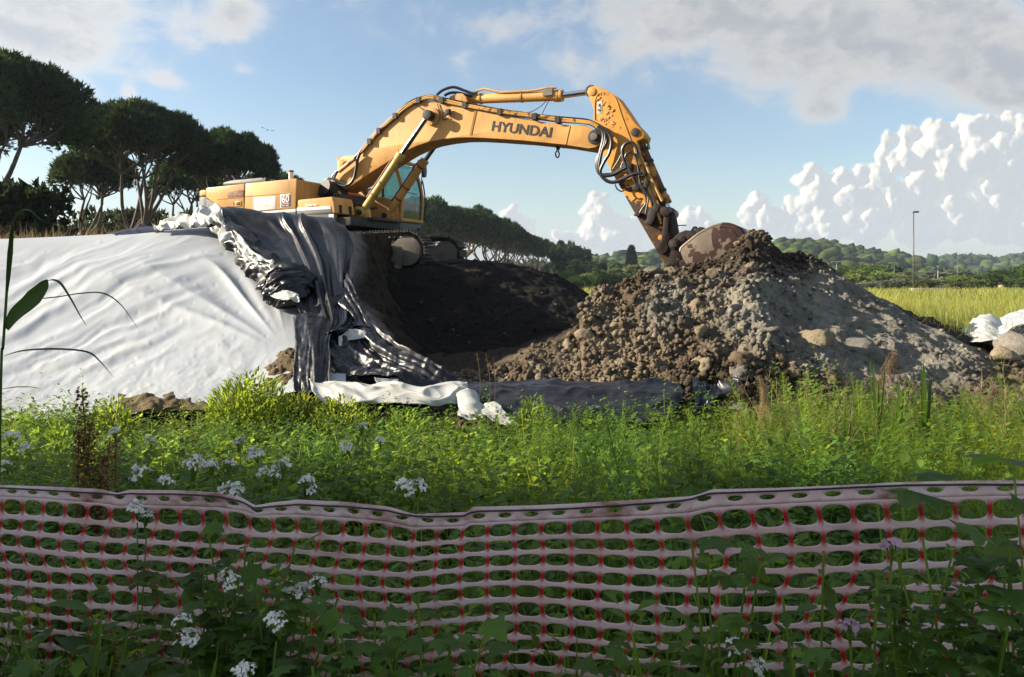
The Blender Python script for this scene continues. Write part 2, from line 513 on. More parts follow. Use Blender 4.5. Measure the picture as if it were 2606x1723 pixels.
dd = .22 * fbm(x * .55, y * .55, z * .55, 3) + (.08 + .16 * clumpy + .04 * clay) * b1 + (.05 + .11 * clumpy) * b2 + (.05 + .09 * clumpy) * fbm(x * 3.2, y * 3.2, z * 3.2, 6, 2.1, .64) + .10 * clay * np.clip(ridged(x * 1.4 + z, z * 1.9 - .6 * x, y, 3, .5) - .5, 0, 2) + (.04 + .10 * clumpy) * b3 + .045 * b4 + .02 * fine
dd -= .08
foot = sstep(0, .12, tt)[:, None]
top = 1 - .55 * np.exp(-((tt - 1) / .05) ** 2)[:, None]
P[..., 1] -= .55 * dd * foot; P[..., 2] += .75 * dd * foot * top; P[..., 0] -= .22 * dd * foot
k1 = np.clip(.5 + 1.3 * fbm(x * 1.1, y * 1.1, z * 1.1), 0, 1)[..., None]
brown = np.array([.115, .086, .058]) * (1 - k1) + np.array([.24, .19, .13]) * k1
C = brown * 1.0
C = C * (1 - dark_earth[..., None]) + np.array([.07, .052, .037]) * dark_earth[..., None]
cl = clay[..., None]
C = C * (1 - cl) + (np.array([.17, .16, .135]) * (1 - k1) + np.array([.29, .27, .225]) * k1) * cl
lt = sstep(.38, .6, fbm(x * 2.1, y * 2.1, z * 2.1 + 9, 4))[..., None] * .8
C = C * (1 - lt) + np.array([.36, .315, .235]) * lt
backd = sstep(1.0, 1.05, tt)[:, None, None]
C = C * (1 - backd) + np.array([.06, .045, .033]) * backd
HEAP = empty('spoil_heap', (3, 9.5, 0), kind='structure')
HP = P.copy(); HCOL = C.copy(); HCL = clumpy.copy(); HCLAY = clay.copy()
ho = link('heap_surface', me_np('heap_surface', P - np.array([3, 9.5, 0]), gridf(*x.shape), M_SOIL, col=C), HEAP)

def ico(sub):
    bm = bmesh.new(); bmesh.ops.create_icosphere(bm, subdivisions=sub, radius=1)
    V = np.array([v.co[:] for v in bm.verts]); Fc = np.array([[v.index for v in f.verts] for f in bm.faces]); bm.free()
    return V, Fc
I0, I1, I2, I3 = ico(1), ico(2), ico(3), ico(4)
def lump(I, seed, amp=.55, sq=(1, 1, .8)):
    """broken, faceted lump: cut by random planes, then roughened"""
    V, Fc = I
    rng = np.random.RandomState(int(seed * 13) % 100000 + 1)
    pl = rng.normal(size=(11, 3)); pl /= np.linalg.norm(pl, axis=1)[:, None]; dd = rng.uniform(.55, 1.0, 11)
    dot = V @ pl.T
    r = np.min(np.where(dot > .05, dd / np.maximum(dot, .05), 9), 1).clip(.3, 1.35)
    r = r * (1 + amp * .5 * fbm(V[:, 0] * 2.2 + seed, V[:, 1] * 2.2, V[:, 2] * 2.2, 5, 2.1, .62))
    return V * r[:, None] * np.array(sq), Fc
clod_col = {'brown': (.155, .115, .077), 'tan': (.27, .22, .15), 'grey': (.23, .21, .178), 'dark': (.055, .046, .033)}
clods = {k: [me_np('clod', *lump(I2, i + 10 * j, 1.25), M_SOIL, col=np.tile(np.array(c) * (.85 + .1 * i), (len(I2[0]), 1))) for i in range(4)] for j, (k, c) in enumerate(clod_col.items())}
nr, nc = HP.shape[:2]
rc = np.random.RandomState(3)
# where loose lumps lie: mostly the brown band and the foot
wgt = (.12 + HCL * 1.0 + .9 * ((pu > 1150) & (pu < 2150) & (pv > 930)))[:NF] * (pv[:NF] < 1110) * (1 - .7 * HCLAY[:NF])
prob = (wgt / wgt.sum()).ravel()
def scatter(n): 
    k = rc.choice(len(prob), n, p=prob); return k // nc, k % nc
ri, ci = scatter(270)
for a, b in zip(ri, ci):
    p = HP[a, b]; c = HCOL[a, b].mean()
    kind = 'dark' if c < .06 else rc.choice(['brown', 'brown', 'tan']) if c < .2 else rc.choice(['tan', 'grey'])
    sz = .03 + .075 * rc.rand() ** 2.4
    o = link('clod', clods[kind][rc.randint(4)], HEAP, loc=p - np.array([3, 9.5, 0]) + np.array([0, -.1, .1]) * sz, rot=tuple(rc.rand(3) * 6), scale=tuple(sz * (.8 + .5 * rc.rand(3))))
# the big pale stones and slabs one can point at
for (u, v, r, kind, sq) in [(1705, 988, .11, 'tan', (1, .9, .85)), (2180, 880, .36, 'grey', (1.2, .6, .6)), (2085, 865, .2, 'tan', (1, .8, 1)), (1960, 860, .1, 'grey', (1.3, .7, .5)),
                   (2165, 830, .16, 'grey', (1.3, .8, .6)), (1662, 694, .2, 'grey', (1.3, .7, .5)), (1700, 715, .15, 'grey', (1.4, .7, .4)), (1880, 1050, .14, 'grey', (1.2, .9, .7)), (1785, 860, .10, 'tan', (1, 1, 1)),
                   (1560, 835, .13, 'tan', (1, .9, .8)), (1490, 850, .12, 'tan', (1.1, .9, .8)), (1965, 1075, .12, 'brown', (1.2, 1, .8)), (1890, 935, .13, 'brown', (1, 1, .9)), (1960, 945, .11, 'brown', (1, 1, 1))]:
    i = np.argmin((pu[:NF] - u) ** 2 + (pv[:NF] - v) ** 2); p = HP[i // nc, i % nc]
    V, Fc = lump(I2, u % 37, .5, sq)
    cc = np.array(clod_col[kind]) * 1.05
    link('stone', me_np('stone', V, Fc, M_SOIL, col=np.tile(cc, (len(V), 1))), HEAP, loc=p - np.array([3, 9.5, 0]) + np.array([0, .05, -.05]) * r, rot=(0, 0, u), scale=r)
# crumbs too small to count
ri, ci = scatter(8500)
Vs, Fs, Cs = [], [], []
tmpl = [lump(I0, 50 + i, .7) for i in range(6)]
for a, b in zip(ri, ci):
    V, Fc = tmpl[rc.randint(6)]
    sz = .012 + .042 * rc.rand() ** 2.5
    an = rc.rand() * 6.28
    Rz = np.array([[math.cos(an), -math.sin(an), 0], [math.sin(an), math.cos(an), 0], [0, 0, 1]])
    Vs.append((V * (.7 + .6 * rc.rand(3))) @ Rz * sz + HP[a, b] - np.array([3, 9.5, 0]) + np.array([0, -.3, .4]) * sz)
    Fs.append(Fc); Cs.append(np.tile(HCOL[a, b] * (.8 + .55 * rc.rand()), (len(V), 1)))
V, Fc, C = tri_arrays(Vs, Fs, Cs)
link('crumbs', me_np('crumbs', V, Fc, M_SOIL, col=C), HEAP, kind='stuff')

# pale chips and crumbs in the pit
Vs, Fs, Cs = [], [], []
pk = np.random.RandomState(9)
PP = PIT_P.reshape(-1, 3)
for i in pk.randint(0, len(PP), 1600):
    V, Fc = tmpl[pk.randint(6)]; sz = .008 + .04 * pk.rand() ** 4
    Vs.append(V * (.7 + .6 * pk.rand(3)) * sz + PP[i] + np.array([0, -.2, .3]) * sz); Fs.append(Fc)
    Cs.append(np.tile(np.array([.05, .042, .034]) * (.5 + 3.0 * pk.rand() ** 3), (len(V), 1)))
V, Fc, C = tri_arrays(Vs, Fs, Cs)
link('pit_crumbs', me_np('pit_crumbs', V, Fc, M_SOIL, col=C), kind='stuff')

# low earth bank under the sheets at the right edge
rows = [[(2400, 965, 10.4), (2480, 960, 10.4), (2560, 965, 10.3), (2680, 975, 10.2), (2800, 985, 10.2)], [(2430, 920, 11.0), (2490, 908, 11.1), (2560, 905, 11.1), (2680, 900, 11.1), (2820, 950, 10.8)],
        [(2450, 890, 11.6), (2500, 862, 11.8), (2570, 862, 11.7), (2680, 850, 11.8), (2830, 920, 11.4)], [(2450, 875, 12.3), (2505, 842, 12.5), (2580, 842, 12.5), (2690, 832, 12.6), (2850, 900, 12.2)], [(2450, 850, 13.6), (2520, 850, 13.6), (2600, 850, 13.6), (2700, 850, 13.6), (2880, 860, 13.6)]]
s = np.linspace(0, 1, 110); t = np.linspace(0, 1, 90); q = patch(rows, s, t); P = W(q[..., 0], q[..., 1], q[..., 2]); x, y, z = P[..., 0], P[..., 1], P[..., 2]
P[..., 2] += .10 * np.abs(gn(x * 3, y * 3, z * 3)) + .05 * fbm(x * 8, y * 8, z * 8) - .10
kk = np.clip(.5 + fbm(x * 2, y * 2, 1), 0, 1)[..., None]
link('side_bank_ground', me_np('side_bank_ground', P, gridf(*x.shape), M_SOIL, col=np.array([.17, .13, .08]) * (1 - kk) + np.array([.34, .27, .17]) * kk), kind='structure')

# ------------------------------------------------------------------ plastic sheets
def sheetmat(name, color, rough=0.35, spec=0.5, dirt=(.3, .28, .22), dirtf=0.25, bs=.25, bscale=14.0, trans=0.0, coat=0.0):
    m, t, out = newmat(name)
    co = t.new('ShaderNodeNewGeometry').outputs['Position']
    n = t.smooth(t.noise(co, 2.2, 7, .68, .4), .45, .8)
    n3 = t.noise(co, 30, 4, .6)
    c = t.mix(t.math('MULTIPLY', n, dirtf), color, dirt)
    p = t.new('ShaderNodeBsdfPrincipled')
    t.put(p.inputs['Base Color'], c)
    t.put(p.inputs['Roughness'], t.math('MULTIPLY_ADD', n, .25, rough))
    p.inputs['Specular IOR Level'].default_value = spec
    h = t.math('ADD', t.noise(co, bscale, 6, .55, .8), t.math('MULTIPLY', n3, .15))
    t.put(p.inputs['Normal'], bump(t, h, bs, 0.03))
    if trans:
        tr = t.new('ShaderNodeBsdfTranslucent'); t.put(tr.inputs[0], c)
        mx = t.new('ShaderNodeMixShader'); mx.inputs[0].default_value = trans
        t.put(mx.inputs[1], p.outputs[0]); t.put(mx.inputs[2], tr.outputs[0]); t.put(out.inputs[0], mx.outputs[0])
    else:
        t.put(out.inputs[0], p.outputs[0])
    return m
M_WHITE = sheetmat('white_sheet', (.39, .41, .435), .45, .35, (.45, .42, .36), .25, .06, 7.0)
M_BLACK = sheetmat('black_sheet', (.011, .0125, .018), .36, .34, (.04, .04, .042), .28, .12, 6.0)
M_WHITE2 = sheetmat('white_sheet_underside', (.42, .42, .40), .45, .4, (.42, .37, .25), .4, .10, 7.0)

def normals(P):
    a = np.gradient(P, axis=0); b = np.gradient(P, axis=1)
    n = np.cross(a, b); n /= np.linalg.norm(n, axis=-1, keepdims=True) + 1e-9
    f = np.sign(-n[..., 1:2] + .6 * n[..., 2:3]); f[f == 0] = 1
    return n * f

# white cover over the heap on the left
ub = np.array([-330, 0, 200, 400, 560, 700, 800, 880.])
rows = [
    [(u, v, 8.1) for u, v in zip(ub, [1075, 1072, 1066, 1055, 1040, 1010, 990, 980])],
    [(u, v, 8.7) for u, v in zip(ub, [985, 980, 975, 965, 955, 940, 930, 925])],
    [(u, v, 10.3) for u, v in zip(ub, [800, 792, 785, 778, 768, 765, 780, 800])],
    [(u, v, 11.7) for u, v in zip(ub, [667, 656, 648, 638, 632, 640, 665, 690])],
    [(u, v, 12.35) for u, v in zip(ub, [624, 613, 605, 594, 580, 575, 582, 610])],
    [(u, v, 13.2) for u, v in zip(ub, [628, 618, 610, 600, 590, 586, 595, 620])],
    [(u, v, 14.6) for u, v in zip(ub, [690, 690, 690, 690, 690, 690, 690, 700])]]
s = np.linspace(0, 1, 440); t = np.linspace(0, 1, 300)
q = patch(rows, s, t); P = W(q[..., 0], q[..., 1], q[..., 2])
N = normals(P)
u, v = px(P)
x, y, z = P[..., 0], P[..., 1], P[..., 2]
front = sstep(.70, .60, t)[:, None]
# long tight folds that run up to the right on the left half: constant along direction (1,-0.47) in picture terms
wob = 26 * fbm(u * .006, v * .006, 2.2, 3)
def folds(u, v, ang, freq, seed, wobk=1.0):
    a = R(ang); cx = u * math.cos(a) + v * math.sin(a); cy = -u * math.sin(a) + v * math.cos(a)
    return ridged(cy * freq + wobk * .018 * wob + seed, cx * freq * .07, seed, 2, .4)
m1 = sstep(620, 330, u + .35 * (v - 800)) * sstep(1000, 900, v) * sstep(610, 720, v + .12 * u)
d = .05 * m1 * sstep(.2, 1.5, folds(u, v, -24, .019, 1.0))
d += .004 * m1 * folds(u, v, -28, .04, 5.0)
# fan of folds that spreads up and left from where the sheet is pinned at the lower right
fu, fv = 742, 905
th = np.arctan2(fv - v, fu - u); rad = np.hypot(fu - u, fv - v)
m2 = sstep(760, 560, rad) * sstep(.18, .40, th) * sstep(1.75, 1.4, th) * sstep(20, 120, rad) * sstep(640, 700, v)
d += .085 * m2 * np.clip(ridged(th * 4.0 + .25 * fbm(u * .004, v * .004, 1, 2), rad * .0010, 7.7, 1) - .2, 0, 2) * sstep(30, 260, rad)
# pulled drapes in the upper middle towards the black sheet
m4 = sstep(300, 480, u) * sstep(730, 640, v)
d += .005 * m4 * folds(u, v, -14, .045, 3.0)
# crumples along the foot
m3 = sstep(800, 960, v + 60 * fbm(u * .008, v * .008, 9))
cr = ridged(x * 1.5 + .4 * fbm(x * 1.2, z * 1.2, 1, 2), z * 2.0 + y * .6, 3.1, 2, .45)
d += .022 * m3 * (cr - .5) + .006 * m3 * ridged(x * 5, z * 5 + y * 3, 1.0, 2)
m5 = np.exp(-(((u - 470) / 170) ** 2 + ((v - 840) / 130) ** 2))
d += .013 * m5 * ridged(x * 2.2 + .3 * z, z * 2.8, 6.6, 2, .45)
d += .10 * fbm(x * .40, z * .4 + y * .2, 4.0, 1) + .002 * fbm(x * 3, z * 3, y, 2)
# little pocks where stones press or the sheet is nicked
rp = np.random.RandomState(21)
for _ in range(90):
    cu, cvv = rp.normal(500, 130), rp.normal(790, 110)
    if rp.rand() < .3: cu, cvv = rp.uniform(60, 720), rp.uniform(640, 980)
    r_ = rp.uniform(2.0, 5.5)
    d += rp.choice([-1, 1]) * .006 * np.exp(-(((u - cu) / r_ / 1.4) ** 2 + ((v - cvv) / r_) ** 2))
P = P + N * (d * np.clip(front + .15, 0, 1))[..., None]
cover = link('white_tarpaulin', me_np('white_tarpaulin', P - np.array([-4, 8.2, 0]), gridf(*u.shape), M_WHITE), loc=(-4, 8.2, 0),
             label='huge wrinkled white plastic sheet pulled over the long earth heap on the left', cat='tarpaulin')

def sheet(name, rows, ns, nt, mat, off=0.0, disp=None, parent=None, origin=(0, 0, 0), thick=0.006):
    s = np.linspace(0, 1, ns); t = np.linspace(0, 1, nt)
    q = patch(rows, s, t); P = W(q[..., 0], q[..., 1], q[..., 2])
    N = normals(P)
    S_, T_ = np.meshgrid(s, t)
    d = off + (disp(S_, T_, P[..., 0], P[..., 1], P[..., 2]) if disp else 0)
    P = P + N * np.asarray(d)[..., None] if np.ndim(d) else P + N * d
    o = link(name, me_np(name, P - np.array(origin), gridf(nt, ns), mat), parent)
    if thick:
        md = o.modifiers.new('thickness', 'SOLIDIFY'); md.thickness = thick; md.offset = -1
    return o

BO = (-3.2, 8.9, 0)
BT = empty('black_tarpaulin', BO, label='large black plastic sheet draped in folds over the heap end below the yellow machine', cat='tarpaulin')
def crump(amp, f, seed, o=3):
    return lambda S, T, x, y, z: amp * (ridged(x * f + seed + .4 * fbm(x * 2, z * 2, seed), z * f + y * f * .5, seed, o, .55) - .6)
def drape(S, T, x, y, z):
    m = sstep(.38, .62, S + .10 * np.sin(T * 4)) * sstep(.03, .3, T)
    ph = S * 6.3 + .55 * fbm(S * 2, T * 1.6, 2.0, 2) + .35 * T
    f = np.clip(ridged(ph, T * .55, 1.7, 2, .45) - .1, 0, 2)
    lo = .05 * fbm(S * 3, T * 3, 7.0, 3)
    up = .045 * (1 - m) * (ridged(S * 2.3 - T * 1.2, T * 2.2 + S, 3.3, 3, .5) - .5)
    return .06 + .10 * m * f ** 1.7 + lo + up + .004 * ridged(x * 4, z * 4 + y * 2, 2.2, 2)
rows = [
    [(540, 575, 13.2), (620, 578, 13.2), (700, 586, 13.2), (770, 590, 13.2), (835, 598, 13.3), (885, 612, 13.2)],
    [(548, 548, 12.4), (620, 550, 12.4), (700, 562, 12.4), (770, 566, 12.4), (830, 574, 12.4), (872, 598, 12.4)],
    [(600, 600, 11.95), (670, 604, 11.95), (735, 610, 11.95), (790, 615, 11.9), (850, 622, 11.85), (884, 655, 11.8)],
    [(655, 668, 11.2), (712, 668, 11.2), (762, 672, 11.2), (812, 680, 11.15), (858, 692, 11.1), (886, 722, 11.0)],
    [(716, 738, 10.4), (750, 745, 10.4), (790, 752, 10.35), (822, 760, 10.3), (860, 770, 10.3), (888, 792, 10.2)],
    [(768, 830, 9.6), (790, 835, 9.6), (812, 838, 9.55), (840, 845, 9.5), (870, 850, 9.5), (896, 858, 9.5)],
    [(770, 905, 9.0), (792, 905, 9.0), (812, 900, 9.0), (835, 892, 9.05), (850, 885, 9.1), (875, 880, 9.15)]]
sheet('draped_sheet', rows, 210, 220, M_BLACK, 0, drape, BT, BO)
# narrow tail that hangs on down to the weeds
rows = [[(768, 840, 9.55), (790, 836, 9.5), (815, 838, 9.5), (830, 850, 9.5)], [(770, 900, 9.0), (790, 900, 8.95), (812, 900, 8.95), (830, 905, 8.95)],
        [(772, 960, 8.55), (792, 960, 8.5), (815, 958, 8.5), (838, 962, 8.5)], [(778, 1030, 8.2), (798, 1032, 8.15), (820, 1028, 8.15), (842, 1020, 8.2)]]
sheet('hanging_tail', rows, 60, 150, M_BLACK, .1, lambda S, T, x, y, z: .07 * ridged(S * 2.2 + .2 * T, T * .7, 4.1, 3) + .02 * ridged(x * 6, z * 6, 1), BT, BO)
# crumpled roll along the sheet's left edge
def rollmesh(name, pts, rad, mat, seed, amp=.5, nseg=160, nang=40, flat=.65):
    t = np.linspace(0, 1, nseg); a = np.linspace(0, 2 * np.pi, nang)
    c = curve([(*W(u, v, y), r) for (u, v, y), r in zip(pts, rad)], t)
    ctr, rr = c[:, :3], c[:, 3]
    d = np.gradient(ctr, axis=0); d /= np.linalg.norm(d, axis=1)[:, None]
    up = np.array([0, -.65, .76]); e1 = up - d * (d @ up)[:, None]; e1 /= np.linalg.norm(e1, axis=1)[:, None]; e2 = np.cross(d, e1)
    A, T = np.meshgrid(a, t)
    ca, sa = np.cos(A), np.sin(A)
    k = 1 + amp * (ridged(ca * .9 + seed, sa * .9 + T * 3.5 * nseg / 90, T * 2.2 * nseg / 90 + seed, 2, .5) - .6) + .22 * amp * gn(ca * 2, sa * 2 + seed, T * 9)
    P = ctr[:, None] + (e1[:, None] * (ca * flat)[..., None] + e2[:, None] * sa[..., None]) * (rr[:, None] * k)[..., None]
    return link(name, me_np(name, P - np.array(BO), gridf(nseg, nang), mat, smooth=True), BT)
rollmesh('crumpled_edge', [(560, 552, 12.3), (610, 610, 11.75), (650, 660, 11.2), (690, 690, 10.75), (735, 725, 10.3), (770, 745, 10.05)], [.14, .17, .17, .2, .25, .12], M_BLACK, 3.0, .75)
rollmesh('bunched_sheet', [(705, 695, 10.5), (725, 715, 10.35), (745, 742, 10.15), (765, 765, 10.0)], [.12, .20, .24, .06], M_BLACK, 8.0, .8, 140, 44)
def soft(amp, f, seed): return lambda S, T, x, y, z: amp * ridged(S * f + .5 * fbm(S * 2, T * 2, seed, 2), T * 1.3 + .3 * S * f, seed, 2, .4)
rows = [[(556, 566, 12.2), (590, 590, 11.95), (628, 628, 11.5), (662, 662, 11.1), (705, 690, 10.75)], [(572, 590, 11.95), (600, 615, 11.7), (632, 648, 11.3), (660, 676, 11.0), (700, 700, 10.65)], [(588, 612, 11.75), (606, 634, 11.5), (630, 664, 11.2), (650, 690, 10.9), (690, 712, 10.6)]]
sheet('white_fold', rows, 120, 50, M_WHITE2, .06, soft(.09, 4.5, 3.0), BT, BO)
rows = [[(705, 745, 10.25), (735, 762, 10.0), (770, 772, 9.9)], [(712, 765, 10.1), (738, 785, 9.85), (772, 790, 9.8)]]
sheet('white_fold', rows, 50, 24, M_WHITE2, .12, soft(.05, 3, 7.0), BT, BO)
rows = [[(400, 596, 12.6), (450, 578, 12.6), (500, 562, 12.6), (535, 546, 12.6), (560, 548, 12.5)], [(400, 600, 12.35), (455, 588, 12.3), (510, 576, 12.3), (545, 562, 12.25), (575, 566, 12.15)], [(410, 606, 12.1), (465, 600, 12.1), (520, 596, 12.0), (560, 592, 11.95), (590, 600, 11.85)]]
sheet('white_bunch', rows, 150, 60, M_WHITE2, .04, soft(.12, 5.0, 5.0), BT, BO)
rollmesh('rolled_edge', [(600, 553, 12.15), (560, 562, 12.1), (560, 580, 11.95), (600, 610, 11.65)], [.05, .11, .12, .05], M_BLACK, 41.0, .5, 70, 30)
# flap with a pale hem, right of the hanging folds
rows = [[(820, 800, 9.9), (860, 780, 10.2), (890, 800, 10.1), (905, 822, 10.0)], [(835, 850, 9.5), (870, 830, 9.8), (905, 835, 9.8), (930, 850, 9.7)], [(850, 890, 9.2), (880, 870, 9.4), (915, 868, 9.4), (950, 878, 9.35)]]
sheet('flap', rows, 90, 90, M_BLACK, .16, crump(.05, 2.4, 2.0), BT, BO)
rows = [[(850, 886, 9.2), (880, 868, 9.38), (915, 866, 9.38), (950, 876, 9.33)], [(848, 912, 9.05), (880, 902, 9.2), (915, 892, 9.25), (948, 882, 9.3)]]
sheet('pale_hem', rows, 60, 24, M_WHITE2, .18, crump(.03, 3, 5.0), BT, BO)
# sheet that fans out over the bank to the right of the flap
rows = [[(885, 700, 11.0), (905, 770, 10.4), (950, 850, 9.7), (1020, 925, 9.1), (1110, 978, 8.7), (1180, 998, 8.5)],
        [(850, 800, 10.2), (880, 850, 9.7), (920, 900, 9.3), (980, 950, 8.9), (1070, 990, 8.55), (1140, 1006, 8.4)],
        [(835, 880, 9.4), (850, 915, 9.1), (890, 955, 8.8), (950, 982, 8.6), (1020, 1002, 8.4), (1090, 1012, 8.3)],
        [(830, 960, 8.8), (850, 985, 8.6), (880, 1002, 8.45), (930, 1008, 8.35), (1000, 1016, 8.25), (1060, 1020, 8.2)]]
def fan(S, T, x, y, z):
    return .06 + .14 * np.clip(ridged(T * 2.6 + .25 * fbm(S * 3, T * 3, 1), S * .5, 2.9, 3, .5) - .2, 0, 2) * sstep(0, .15, S) * sstep(1.0, .8, S) + .03 * ridged(x * 4, z * 4 + y * 2, 4.0, 3)
sheet('ground_sheet', rows, 160, 110, M_BLACK, 0, fan, BT, BO)
rollmesh('torn_scrap', [(925, 935, 8.7), (950, 950, 8.55), (985, 962, 8.45)], [.05, .12, .06], M_BLACK, 61.0, .8, 50, 26)
rows = [[(955, 972, 8.15), (985, 972, 8.15), (1012, 978, 8.15)], [(960, 990, 8.08), (985, 996, 8.08), (1015, 990, 8.08)], [(985, 1010, 8.0), (998, 1012, 8.0), (1012, 1008, 8.0)]]
sheet('white_patch', rows, 30, 30, M_WHITE, .06, crump(.02, 3, 2), BT, BO)
# white underside turned up along the foot
rows = [[(790, 1003, 8.2), (870, 1008, 8.1), (960, 1006, 8.05), (1060, 1012, 7.95), (1150, 1008, 8.0), (1185, 1012, 8.0)],
        [(800, 1024, 7.95), (880, 1030, 7.85), (970, 1030, 7.82), (1070, 1036, 7.75), (1150, 1030, 7.8), (1190, 1034, 7.8)],
        [(835, 1050, 7.78), (900, 1052, 7.72), (980, 1056, 7.68), (1080, 1060, 7.62), (1150, 1052, 7.68), (1190, 1052, 7.72)]]
sheet('turned_up_underside', rows, 220, 70, M_WHITE2, .10, lambda S, T, x, y, z: .06 * ridged(T * 1.6 + .5 * fbm(S * 5, T * 1.5, 2, 2), S * 4.0, 1.2, 2, .45), BT, BO)

# black strip trailing along the foot of the spoil heap
SO = (1.0, 8.0, 0)
ST = empty('black_sheet_strip', SO, label='long black plastic strip lying along the foot of the spoil heap behind the weeds', cat='tarpaulin')
rows = [[(1170, 992, 8.5), (1280, 990, 8.4), (1400, 988, 8.35), (1540, 986, 8.3), (1660, 988, 8.25), (1730, 998, 8.15)],
        [(1165, 1018, 8.0), (1280, 1012, 8.0), (1400, 1010, 7.95), (1540, 1012, 7.9), (1660, 1015, 7.85), (1740, 1020, 7.8)],
        [(1175, 1050, 7.7), (1290, 1045, 7.65), (1400, 1050, 7.6), (1540, 1050, 7.55), (1660, 1055, 7.5), (1720, 1055, 7.5)],
        [(1200, 1085, 7.45), (1300, 1085, 7.4), (1420, 1095, 7.3), (1560, 1100, 7.25), (1660, 1095, 7.25), (1700, 1090, 7.3)]]
sheet('trailing_sheet', rows, 240, 90, M_BLACK, .05, lambda S, T, x, y, z: .035 * np.clip(ridged(T * 3.2 + .6 * fbm(S * 4, T, 1.5), S * 2.4, 5.2, 2, .45) - .1, 0, 2) ** 2.2 + .012 * np.clip(ridged(x * 2.5, y * 4, 3.0, 2), 0, 2) ** 2, ST, SO)
rows = [[(1175, 1020, 7.75), (1192, 1010, 7.75), (1200, 1040, 7.7)], [(1180, 1050, 7.6), (1200, 1050, 7.55), (1215, 1060, 7.55)], [(1170, 1075, 7.5), (1200, 1080, 7.45), (1235, 1085, 7.4)]]
sheet('white_corner', rows, 30, 30, M_WHITE2, .08, crump(.035, 3, 4.0), ST, SO)
rows = [[(1240, 1045, 7.6), (1262, 1038, 7.6), (1285, 1060, 7.5)], [(1230, 1068, 7.5), (1262, 1072, 7.45), (1300, 1085, 7.4)], [(1240, 1085, 7.4), (1270, 1095, 7.35), (1320, 1105, 7.3)]]
sheet('white_corner', rows, 30, 30, M_WHITE2, .08, crump(.035, 3, 9.0), ST, SO)
SO2 = (2.0, 7.6, 0)
S2 = empty('black_sheet_scrap', SO2, label='dark torn scrap of plastic half buried under stones at the foot of the spoil heap', cat='tarpaulin')
rows = [[(1740, 1000, 7.9), (1790, 1020, 7.85), (1840, 1020, 7.8), (1885, 995, 7.85)], [(1750, 1040, 7.6), (1790, 1050, 7.6), (1830, 1045, 7.6), (1880, 1030, 7.65)], [(1755, 1090, 7.3), (1790, 1095, 7.3), (1820, 1080, 7.35), (1850, 1060, 7.4)]]
sheet('crumpled_sheet', rows, 90, 70, M_BLACK, .12, crump(.10, 2.6, 6.0), S2, SO2)

# sheets heaped at the far right edge
FO = (7.5, 11.5, 0)
F1 = empty('white_sheet_heap', FO, label='pile of white plastic sheeting with black underside at the right edge by the field', cat='tarpaulin')
rows = [[(2440, 880, 11.9), (2480, 840, 12.2), (2510, 822, 12.4), (2530, 845, 12.3)], [(2460, 890, 11.5), (2500, 862, 11.7), (2525, 860, 11.7), (2560, 880, 11.6)], [(2490, 900, 11.1), (2520, 895, 11.1), (2550, 895, 11.1), (2600, 905, 11.0)]]
sheet('silver_sheet', rows, 80, 60, M_WHITE2, .1, crump(.07, 2.2, 3.0), F1, FO)
rows = [[(2500, 870, 12.0), (2560, 825, 12.4), (2620, 805, 12.6), (2700, 810, 12.6)], [(2510, 885, 11.6), (2565, 850, 11.8), (2620, 835, 11.9), (2700, 838, 11.9)], [(2530, 900, 11.2), (2570, 880, 11.3), (2600, 850, 11.5), (2700, 850, 11.6)]]
sheet('white_sheet', rows, 90, 60, M_WHITE, .12, crump(.03, 1.8, 8.0), F1, FO)
rows = [[(2545, 890, 11.3), (2575, 865, 11.4), (2610, 848, 11.5), (2700, 852, 11.5)], [(2540, 905, 11.1), (2575, 890, 11.15), (2600, 870, 11.25), (2700, 866, 11.3)]]
sheet('black_underside', rows, 60, 24, M_BLACK, .1, crump(.05, 2.5, 2.0), F1, FO)
for i, (u, v, r, c) in enumerate([(2595, 885, .3, 'grey'), (2575, 925, .28, 'tan'), (2602, 940, .3, 'tan'), (2540, 930, .2, 'brown'), (2560, 905, .18, 'tan')]):
    V, Fc = lump(I2, 70 + i, .5, (1.2, .8, .6))
    lab = ['grey flat stone lying under the white sheeting at the right edge', 'rounded tan earth lump below the white sheeting at the right edge',
           'pale stone lowest at the right picture edge beside the heap', 'brown earth lump nearest the heap slope at the far right', 'small tan lump just under the black sheet edge at right'][i]
    link('boulder', me_np('boulder', V, Fc, M_SOIL, col=np.tile(np.array(clod_col[c]) * 1.2, (len(V), 1))), loc=tuple(W(u, v, 10.9 - .1 * i)), scale=r, label=lab, cat='stone', group='stones by the white sheeting')

DO = (-6.3, 12.8, 2.2)
DS = empty('dark_sheet_fold', DO, label='small dark grey sheet fold on the crest of the white-covered heap left of the machine', cat='tarpaulin')
rows = [[(282, 606, 12.9), (335, 590, 13.0), (395, 586, 13.0), (455, 600, 12.9)], [(290, 606, 12.6), (335, 597, 12.65), (395, 594, 12.65), (450, 603, 12.6)], [(300, 612, 12.35), (340, 608, 12.35), (400, 606, 12.35), (445, 608, 12.35)]]
sheet('folded_sheet', rows, 60, 30, M_BLACK, .03, soft(.04, 3, 2.0), DS, DO)

# ------------------------------------------------------------------ the excavator
TH = R(25)
EF = np.array([math.cos(TH), -math.sin(TH)]); EL = np.array([math.sin(TH), math.cos(TH)])
EO = np.array([-4.2964, 18.0634, 1.72])
EXC = empty('excavator', tuple(EO), (0, 0, -TH), label='yellow crawler excavator with raised boom, standing on the dark earth bank', cat='excavator')

